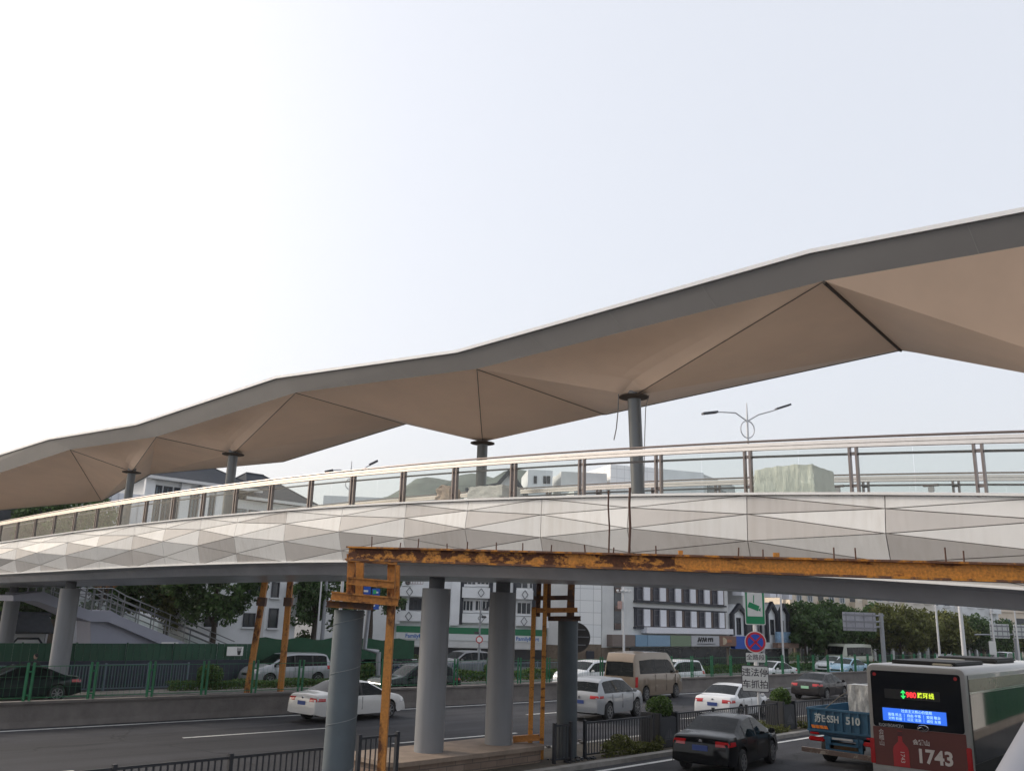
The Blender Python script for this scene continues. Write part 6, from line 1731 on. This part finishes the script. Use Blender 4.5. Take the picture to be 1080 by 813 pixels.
# blue direction signs behind the near tower
c = Dp(390, 690, 52); bsn = thing('road_sign', 'blue direction sign boards on a leaning grey pole behind the near tower', 'road sign', (c.x, c.y, .05))
p0 = Dp(384.5, 684, 52); p1 = Dp(390, 632, 52)
MB().path([Vector((p0.x + .8, p0.y, p0.z - .15)), p0, p1], .13, 10).build('pole', M_poleg, bsn, world=True, smooth=50)
MB().path([Vector((p0.x + .8, p0.y, p0.z - .15)), Vector((p0.x + .85, p0.y, .05))], .13, 10).build('pole', M_poleg, bsn, world=True, smooth=50)
M_sblue = mat('road_sign_blue', (.02, .09, .42), .45, var=.06)
for (x0, x1, y0, y1) in ((377, 391.5, 618.5, 627.5), (392, 401, 620.5, 628.5), (379, 400, 634.5, 642)):
    a = Dp(x0, y1, 51.6); b = Dp(x1, y0, 51.6); bb = MB().rbox(((a.x + b.x) / 2, a.y, (a.z + b.z) / 2), (b.x - a.x, .05, b.z - a.z), .02).build('sign_board', M_sblue, bsn, world=True)
    MB().box(((a.x + b.x) / 2, a.y - .03, (a.z + b.z) / 2), ((b.x - a.x) * .6, .012, (b.z - a.z) * .22)).build('sign_mark', M_trim, bb, world=True)
a = Dp(393.5, 626, 51.5); b = Dp(397, 622, 51.5)
MB().box(((a.x + b.x) / 2, a.y - .03, (a.z + b.z) / 2), (b.x - a.x, .02, b.z - a.z)).build('arrow_panel', mat('sign_bright_green', (.03, .42, .16), .45), bsn, world=True)

# round sign seen from behind, by the slate tower
c = Dp(610, 680, 29); bs_ = thing('round_sign', 'back of a big round sign peeping out right of the slate tower', 'road sign', (c.x, c.y, .12))
zc = Dp(608, 672, 29).z; xx = Dp(607, 672, 29).x
MB().lathe([(.46, -.02), (.46, .02)], (xx, 29, zc), axis='Y', n=36).build('disc', mat('sign_back_grey', (.075, .07, .068), .6, metal=.3), bs_, world=True, smooth=40)
rb = MB()
for dz in (-.22, .02, .24): rb.box((xx, 28.96, zc + dz), (.85 - abs(dz), .03, .03))
rb.tube((xx - .1, 29.06, .12), (xx - .1, 29.06, zc + .3), .04); rb.build('support', M_poleg, bs_, world=True)

# parking enforcement sign post
b = G(801, 759, .115); DS = b.y; print('sign', PR(b), DS); sgp = thing('sign_post', 'pole with green camera sign, no stopping disc and two white plates', 'road sign', (b.x, b.y, .115))
topz = Dp(796, 622, DS).z
MB().path([(b.x, b.y, .1), (b.x, b.y, topz)], .055, 14).build('pole', M_polew, sgp, world=True, smooth=40)
M_sgreen = mat('sign_camera_green', (.008, .21, .085), .45, var=.04)
M_swhite = mat('sign_face_white', (.62, .62, .60), .5, var=.04)
M_sred = mat('sign_red', (.52, .02, .04), .45, var=.03)
M_sdark = mat('sign_text_dark', (.035, .03, .04), .6, var=0)
M_sblue2 = mat('sign_blue', (.015, .07, .44), .45, var=.03)
sn = Vector((b.x, b.y, 0)).normalized(); sn = Vector((-sn.x * .6 - .1, -.95, 0)).normalized()      # faces back along the road
sr_ = Vector((-sn.y, sn.x, 0)); sr_ = sr_ if sr_.x > 0 else -sr_
so = Vector((b.x, b.y, 0)) + sn * .075
def S(px, py):
    v = onplane(px, py, so, sn); return (v - so).dot(sr_), v.z
def sboard(nm, m, x0, x1, y0, y1, off, th, rad=.04):
    a0, z1 = S(x0, y0); a1, z0 = S(x1, y1); pts = []
    for (ca, cz, g0) in ((a1 - rad, z1 - rad, 0), (a0 + rad, z1 - rad, 90), (a0 + rad, z0 + rad, 180), (a1 - rad, z0 + rad, 270)):
        for k in range(5):
            g = R(g0 + 22.5 * k); pts.append(so + sr_ * (ca + rad * math.cos(g)) + Vector((0, 0, cz + rad * math.sin(g))) + sn * off)
    return MB().prism(pts, sn * th).build(nm, m, sgp, world=True), (a0, a1, z0, z1)
g_, _ = sboard('camera_sign', M_swhite, 784.6, 807.6, 616, 659, 0, .02, .06)
g_, (a0, a1, z0, z1) = sboard('sign_green_face', M_sgreen, 785.6, 806.8, 617, 658, .021, .004, .05)
g_, (a0, a1, z0, z1) = sboard('sign_white_face', M_swhite, 787.6, 804.5, 623, 650, .026, .004, .01)
def SP(px, py, off=.031):
    a, z = S(px, py); return so + sr_ * a + Vector((0, 0, z)) + sn * off
cm = MB()
cm.prism([SP(789, 637), SP(790.5, 634.5), SP(801, 639), SP(799.5, 644.3), SP(788.6, 640)], sn * .004)
cm.prism([SP(794.3, 627.5), SP(795.3, 627.5), SP(795.3, 635.5), SP(794.3, 635.5)], sn * .004)
cm.prism([SP(799.6, 643), SP(802.3, 640.6), SP(802.0, 645), SP(801.3, 644.2)], sn * .004)
cm.build('camera_symbol', M_sgreen, sgp, world=True)
ca, cz = S(796.8, 676.8); ra = abs(S(808, 676.8)[0] - ca)
def disc(nm, m, r, off, th):
    pts = [so + sr_ * (ca + r * math.cos(R(10 * k))) + Vector((0, 0, cz + r * math.sin(R(10 * k)))) + sn * off for k in range(36)]
    return MB().prism(pts, sn * th).build(nm, m, sgp, world=True)
disc('no_stopping_disc', M_swhite, ra * 1.03, 0, .02); disc('red_ring', M_sred, ra * .95, .021, .004); disc('blue_face', M_sblue2, ra * .74, .026, .004)
cr = MB()
for s_ in (-1, 1):
    d = (sr_ + Vector((0, 0, s_))).normalized() * ra * .76; c0 = so + sr_ * ca + Vector((0, 0, cz)) + sn * .0335
    cr.bar(c0 - d, c0 + d, ra * .17, .005, up=sn)
cr.build('red_cross', M_sred, sgp, world=True)
g_, (a0, a1, z0, z1) = sboard('small_plate', M_swhite, 786.6, 807.3, 688, 698.4, 0, .02, .04)
text('全路段', .25, so + sr_ * ((a0 + a1) / 2) + Vector((0, 0, (z0 + z1) / 2)) + sn * .022, sr_, (0, 0, 1), M_sdark, sgp, depth=.002, bold=.002, xs=1.02)
g_, (a0, a1, z0, z1) = sboard('text_plate', M_sdark, 781.8, 811.5, 701, 730, 0, .02, .06)
g_, _ = sboard('text_plate_face', M_swhite, 782.6, 810.8, 701.8, 729.2, .021, .004, .05)
zc = (z0 + z1) / 2; hh = (z1 - z0)
text('违法停', .36, so + sr_ * ((a0 + a1) / 2) + Vector((0, 0, zc + hh * .22)) + sn * .027, sr_, (0, 0, 1), M_sdark, sgp, depth=.002, bold=.004)
text('车抓拍', .36, so + sr_ * ((a0 + a1) / 2) + Vector((0, 0, zc - hh * .23)) + sn * .027, sr_, (0, 0, 1), M_sdark, sgp, depth=.002, bold=.004)

# overhead gantry signs far down the road
def gantry(px, d, ytop, boards, label, arm_y, pm=M_poleg, m=None, arm_to=None):
    b_ = Dp(px, 690, d); t = thing('gantry_sign', label, 'road sign', (b_.x, b_.y, .05)); z = Dp(px, ytop, d).z
    MB().path([(b_.x, b_.y, .05), (b_.x, b_.y, z)], .16, 12).build('pole', pm, t, world=True, smooth=40)
    for (x0, x1, y0, y1) in boards:
        a = Dp(x0, y1, d - .3); c_ = Dp(x1, y0, d - .3)
        bd_ = MB().box(((a.x + c_.x) / 2, a.y, (a.z + c_.z) / 2), (c_.x - a.x, .06, c_.z - a.z)).build('sign_board', m, t, world=True)
        rb = MB()
        for k in range(3):
            zz = a.z + (c_.z - a.z) * (.15 + .35 * k); rb.box(((a.x + c_.x) / 2, a.y - .05, zz), (c_.x - a.x, .04, .12))
        for k in range(4):
            xx = a.x + (c_.x - a.x) * (.1 + .27 * k); rb.box((xx, a.y - .045, (a.z + c_.z) / 2), (.06, .03, c_.z - a.z - .1))
        rb.build('rib', mat('sign_back_rib', (.20, .20, .22), .6), bd_, world=True)
    am = MB()
    for y in arm_y:
        e0 = Dp(px, y, d); e1 = Dp(arm_to or boards[0][0] + 2, y + (0), d - .15); am.tube(e0, e1, .07, n=8)
    am.build('arm', pm, t, world=True)
M_sback = mat('sign_back_silver', (.30, .30, .33), .55, metal=.2, var=.25, scale=2)
gantry(932, 70, 646.5, [(889.5, 923, 646, 664.5)], 'grey ribbed back of a gantry sign before the right hand trees', (649, 655.5, 661), m=M_sback)
gantry(1072.5, 88, 664, [(1045, 1063.5, 658, 672.5), (1070, 1090, 659, 673)], 'pale twin gantry sign boards at the right edge beyond the bus', (669,), m=mat('sign_pale', (.50, .52, .50), .55, var=.2), arm_to=1028)
pl_b = Dp(1047.5, 685, 80)
kb = thing('kiosk_sign', 'small pale upright board on a post just left of the gantry signs', 'sign', (pl_b.x, pl_b.y, .05))
MB().tube((pl_b.x, pl_b.y, .05), (pl_b.x, pl_b.y, 3.4), .05).build('post', M_poleg, kb, world=True)
a = Dp(1044, 690, 79.9); c_ = Dp(1050, 676, 79.9); MB().rbox(((a.x + c_.x) / 2, a.y, (a.z + c_.z) / 2), (c_.x - a.x, .06, c_.z - a.z), .02).build('board', M_swhite, kb, world=True)

# ------------------------------------------------------------------ people and scooters
M_cloth = mat('cloth_black', (.022, .022, .026), .85, var=.2)
M_skin = mat('skin', (.42, .26, .19), .6, var=.05)
M_hair = mat('hair_black', (.012, .011, .011), .6, var=0)
def figure(loc, rz, label, joints, edges, radii, cloth, name='person', head=None, group=None):
    me = bpy.data.meshes.new('person'); me.from_pydata(joints, edges, []); me.materials.append(cloth)
    o = bpy.data.objects.new(name, me); COL.objects.link(o); o.location = loc; o.rotation_euler = (0, 0, rz)
    sk = o.modifiers.new('skin', 'SKIN'); ss_ = o.modifiers.new('smooth', 'SUBSURF'); ss_.levels = 1; ss_.render_levels = 2
    for i, r in enumerate(radii): me.skin_vertices[0].data[i].radius = (r, r * .85)
    me.skin_vertices[0].data[0].use_root = True
    tag(o, label, 'person', group); WM[o] = Matrix.Translation(loc) @ Matrix.Rotation(rz, 4, 'Z')
    hx, hz = head
    hb_ = MB().lathe([(.02, -.12), (.065, -.10), (.085, -.02), (.08, .06), (.04, .11), (.01, .12)], (hx, 0, hz), n=16).build('face', M_skin, o, smooth=80)
    MB().lathe([(.088, -.03), (.10, .04), (.085, .10), (.03, .135)], (hx - .02, 0, hz), n=16).build('hair', M_hair, o, smooth=80)
    return o
def scooter(loc, rz, col, label, group=None):
    t = thing('motor_scooter', label, 'scooter', loc, rz, group)
    for x in (-.6, .6):
        w_ = MB().lathe([(.13, -.05), (.22, -.05), (.24, 0), (.22, .05), (.13, .05)], (x, 0, .24), axis='Y', n=20).build('wheel', M_tyre, t, smooth=40)
        MB().lathe([(.13, -.02), (.13, .02)], (x, 0, .24), axis='Y', n=14).build('rim', M_rim, w_)
    b_ = MB(); b_.rbox((0, 0, .32), (.6, .26, .08), .03); b_.rbox((-.45, 0, .48), (.62, .26, .30), .09); b_.prism([(.30, -.16, .30), (.40, -.16, .30), (.52, -.14, .86), (.44, -.14, .90)], (0, .32, 0)); b_.build('body', col, t, smooth=40)
    MB().rbox((-.42, 0, .70), (.66, .26, .10), .04).build('seat', M_cloth, t)
    h_ = MB(); h_.tube((.60, 0, .26), (.42, 0, 1.0), .03); h_.tube((.42, -.3, 1.03), (.42, .3, 1.03), .02); h_.build('handlebar', M_chrome, t)
    return t
rl_ = place_q(38, 13.2)
sc = scooter((rl_[0], rl_[1], 0), R(42) + OPP, M_cloth, 'dark motor scooter ridden along the navy base of the hoarding')
SIT = [(-.25, 0, .78), (-.22, 0, 1.0), (-.10, 0, 1.28), (-.06, 0, 1.40), (-.04, .17, 1.30), (.10, .24, 1.10), (.36, .22, 1.04), (-.04, -.17, 1.30), (.10, -.24, 1.10), (.36, -.22, 1.04), (.14, .12, .80), (.16, .13, .40), (.26, .13, .37), (.14, -.12, .80), (.16, -.13, .40), (.26, -.13, .37)]
SE = [(0, 1), (1, 2), (2, 3), (2, 4), (4, 5), (5, 6), (2, 7), (7, 8), (8, 9), (0, 10), (10, 11), (11, 12), (0, 13), (13, 14), (14, 15)]
SR = [.16, .15, .17, .06, .075, .055, .04, .075, .055, .04, .085, .06, .045, .085, .06, .045]
figure((rl_[0], rl_[1], 0), R(42) + OPP, 'rider in dark clothes leaning forward on a scooter by the hoarding', SIT, SE, SR, M_cloth, head=(.0, 1.56))
for px, q, col, lab in ((436, 16.6, PT_white, 'white parked motor scooter in front of the convenience store'), (427, 16.4, M_cloth, 'black parked motor scooter left of the white one'), (421, 16.6, PT_navy, 'dark teal parked motor scooter nearest the orange side post')):
    v = place_q(px, q); scooter(v, R(100), col, lab, 'scooters parked before the store')
STD = [(0, 0, .92), (0, 0, 1.15), (0, 0, 1.38), (0, 0, 1.48), (0, .19, 1.37), (.04, .23, 1.10), (.14, .22, .88), (0, -.19, 1.37), (-.04, -.23, 1.10), (.02, -.22, .86), (.09, .09, .50), (.02, .09, .06), (.14, .09, .04), (-.05, -.09, .50), (-.20, -.09, .10), (-.10, -.09, .04)]
for px, q, rz, cl, lab in ((846, 20, 2.2, mat('cloth_grey', (.10, .10, .11), .9), 'pedestrian in grey under the first right hand tree'), (856, 20.4, 2.4, M_cloth, 'pedestrian in black walking under the right hand trees left of the minibus'), (779, 19.6, 1.0, mat('cloth_blue', (.05, .07, .14), .9), 'pedestrian in dark blue by the shops left of the sign post')):
    v = place_q(px, q); figure((v[0], v[1], .13), rz, lab, STD, SE, SR, cl, head=(.01, 1.63))

# ------------------------------------------------------------------ the photographer's own stair handrail, bottom right
a = Dp(1078, 830, 1.62); b_ = Dp(1118, 745, 2.1)
d = (b_ - a)
hrp = thing('stair_handrail', 'thick pale grey sloping handrail cutting the bottom right corner', 'handrail', (a.x, a.y, 0))
MB().tube(a - d * 1.5, b_ + d * 1.8, .044, n=32).build('rail', mat('handrail_pale', (.19, .195, .22), .45, var=.04), hrp, world=True, smooth=40)
for f in (-1.2, 2.4):
    p = a + d * f; MB().tube((p.x + .0, p.y, p.z - .9), (p.x, p.y, p.z - .04), .02, n=12).build('baluster', M_steelrail, hrp, world=True, smooth=40)

nh = thing('hoarding', 'green hoarding with pale gates on the near roadside, facing the bus', 'hoarding', tuple(Wn(20, -11.5)))
for k in range(20):
    p0 = 3 + 3.0 * k; mb = MB()
    for j in range(12):
        x0 = p0 + .03 + 2.94 * j / 12; x1 = p0 + .03 + 2.94 * (j + 1) / 12; o_ = .04 if j % 2 else 0
        mb.prism([Wn(x0, -11.5 - o_, .3), Wn(x1, -11.5 - o_, .3), Wn(x1, -11.5 - o_, 3.2), Wn(x0, -11.5 - o_, 3.2)], -NN * .03)
    mb.build('green_sheet' if k % 5 else 'gate', M_hoard if k % 5 else M_wgrey, nh, world=True)
    MB().tube(Wn(p0, -11.6, 0), Wn(p0, -11.6, 3.3), .05).build('hoarding_post', M_hoard, nh, world=True)
blockn('hoarding_base', -11.6, -11.4, 0, .29, M_conc, 3, 63, nh)

# ------------------------------------------------------------------ far hill
hb2 = MB(); n = 60; vs = []; fs = []
rgh = random.Random(12)
for j in range(9):
    for i in range(n + 1):
        x = -420 + 520 * i / n; prof_ = 118 * math.exp(-((x + 10) / 120.0) ** 2) + 62 * math.exp(-((x + 190) / 90.0) ** 2) + 6 * math.sin(x * .06) + 3 * math.sin(x * .17 + 1)
        f = j / 8; z = prof_ * math.sin(f * math.pi / 2) if f < 1 else prof_
        vs.append((x, 560 + f * 160 + rgh.uniform(-6, 6), max(-1, z + rgh.uniform(-2, 2) * (f > 0)) if f > 0 else -1))
for j in range(8):
    for i in range(n): fs.append((j * (n + 1) + i, j * (n + 1) + i + 1, (j + 1) * (n + 1) + i + 1, (j + 1) * (n + 1) + i))
hb2.add(vs, fs); hb2.build('wooded_hill', mat('hill_woods', (.10, .12, .10), .95, var=.5, scale=.05, detail=10), kind='structure', smooth=60)

# ------------------------------------------------------------------ air
hzm = bpy.data.materials.new('haze_air'); hn, hl = _nodes(hzm); hn.remove(hn['Principled BSDF'])
pv = hn.new('ShaderNodeVolumePrincipled'); pv.inputs['Color'].default_value = (.98, .99, 1, 1); pv.inputs['Density'].default_value = .00018; pv.inputs['Anisotropy'].default_value = .2
hl.new(pv.outputs[0], hn['Material Output'].inputs['Volume'])
MB().box((0, 560, 79), (2600, 1260, 160.2)).build('haze', hzm, kind='stuff')
# ------------------------------------------------------------------ sky, sun, air
w = bpy.data.worlds.new('World'); scene.world = w; w.use_nodes = True
n, l = w.node_tree.nodes, w.node_tree.links
bg = n['Background']
sky = n.new('ShaderNodeTexSky'); sky.sky_type = 'NISHITA'; sky.sun_disc = False
SUN_EL, SUN_AZ = R(28), R(-68)                # azimuth measured from +Y, positive to +X
sky.sun_elevation = SUN_EL; sky.sun_rotation = SUN_AZ
sky.air_density = 1.0; sky.dust_density = 8.0; sky.ozone_density = 1.0; sky.altitude = 0
# bright overcast haze veil over the clear-air sky
mx = n.new('ShaderNodeMix'); mx.data_type = 'RGBA'; mx.inputs['Factor'].default_value = .50
mx.inputs['B'].default_value = (8.8, 9.0, 9.5, 1)
l.new(sky.outputs['Color'], mx.inputs['A']); l.new(mx.outputs['Result'], bg.inputs['Color'])
bg.inputs['Strength'].default_value = .115
sd = bpy.data.lights.new('sun', 'SUN'); so_ = bpy.data.objects.new('sun', sd); COL.objects.link(so_)
sd.energy = 1.35; sd.angle = R(10); sd.color = (1, .92, .82)
dirv = Vector((math.sin(SUN_AZ) * math.cos(SUN_EL), math.cos(SUN_AZ) * math.cos(SUN_EL), math.sin(SUN_EL)))
so_.rotation_euler = dirv.to_track_quat('Z', 'Y').to_euler()
so_.location = (0, 0, 60)
vs_ = scene.view_settings
scene.display_settings.display_device = 'sRGB'
vs_.view_transform = 'Standard'; vs_.look = 'None'; vs_.exposure = 0.42; vs_.gamma = 1; vs_.use_curve_mapping = False
scene.render.engine = 'CYCLES'
scene.cycles.use_denoising = True
scene.cycles.max_bounces = 7; scene.cycles.diffuse_bounces = 3; scene.cycles.glossy_bounces = 3; scene.cycles.transparent_max_bounces = 14
scene.cycles.sample_clamp_indirect = 4
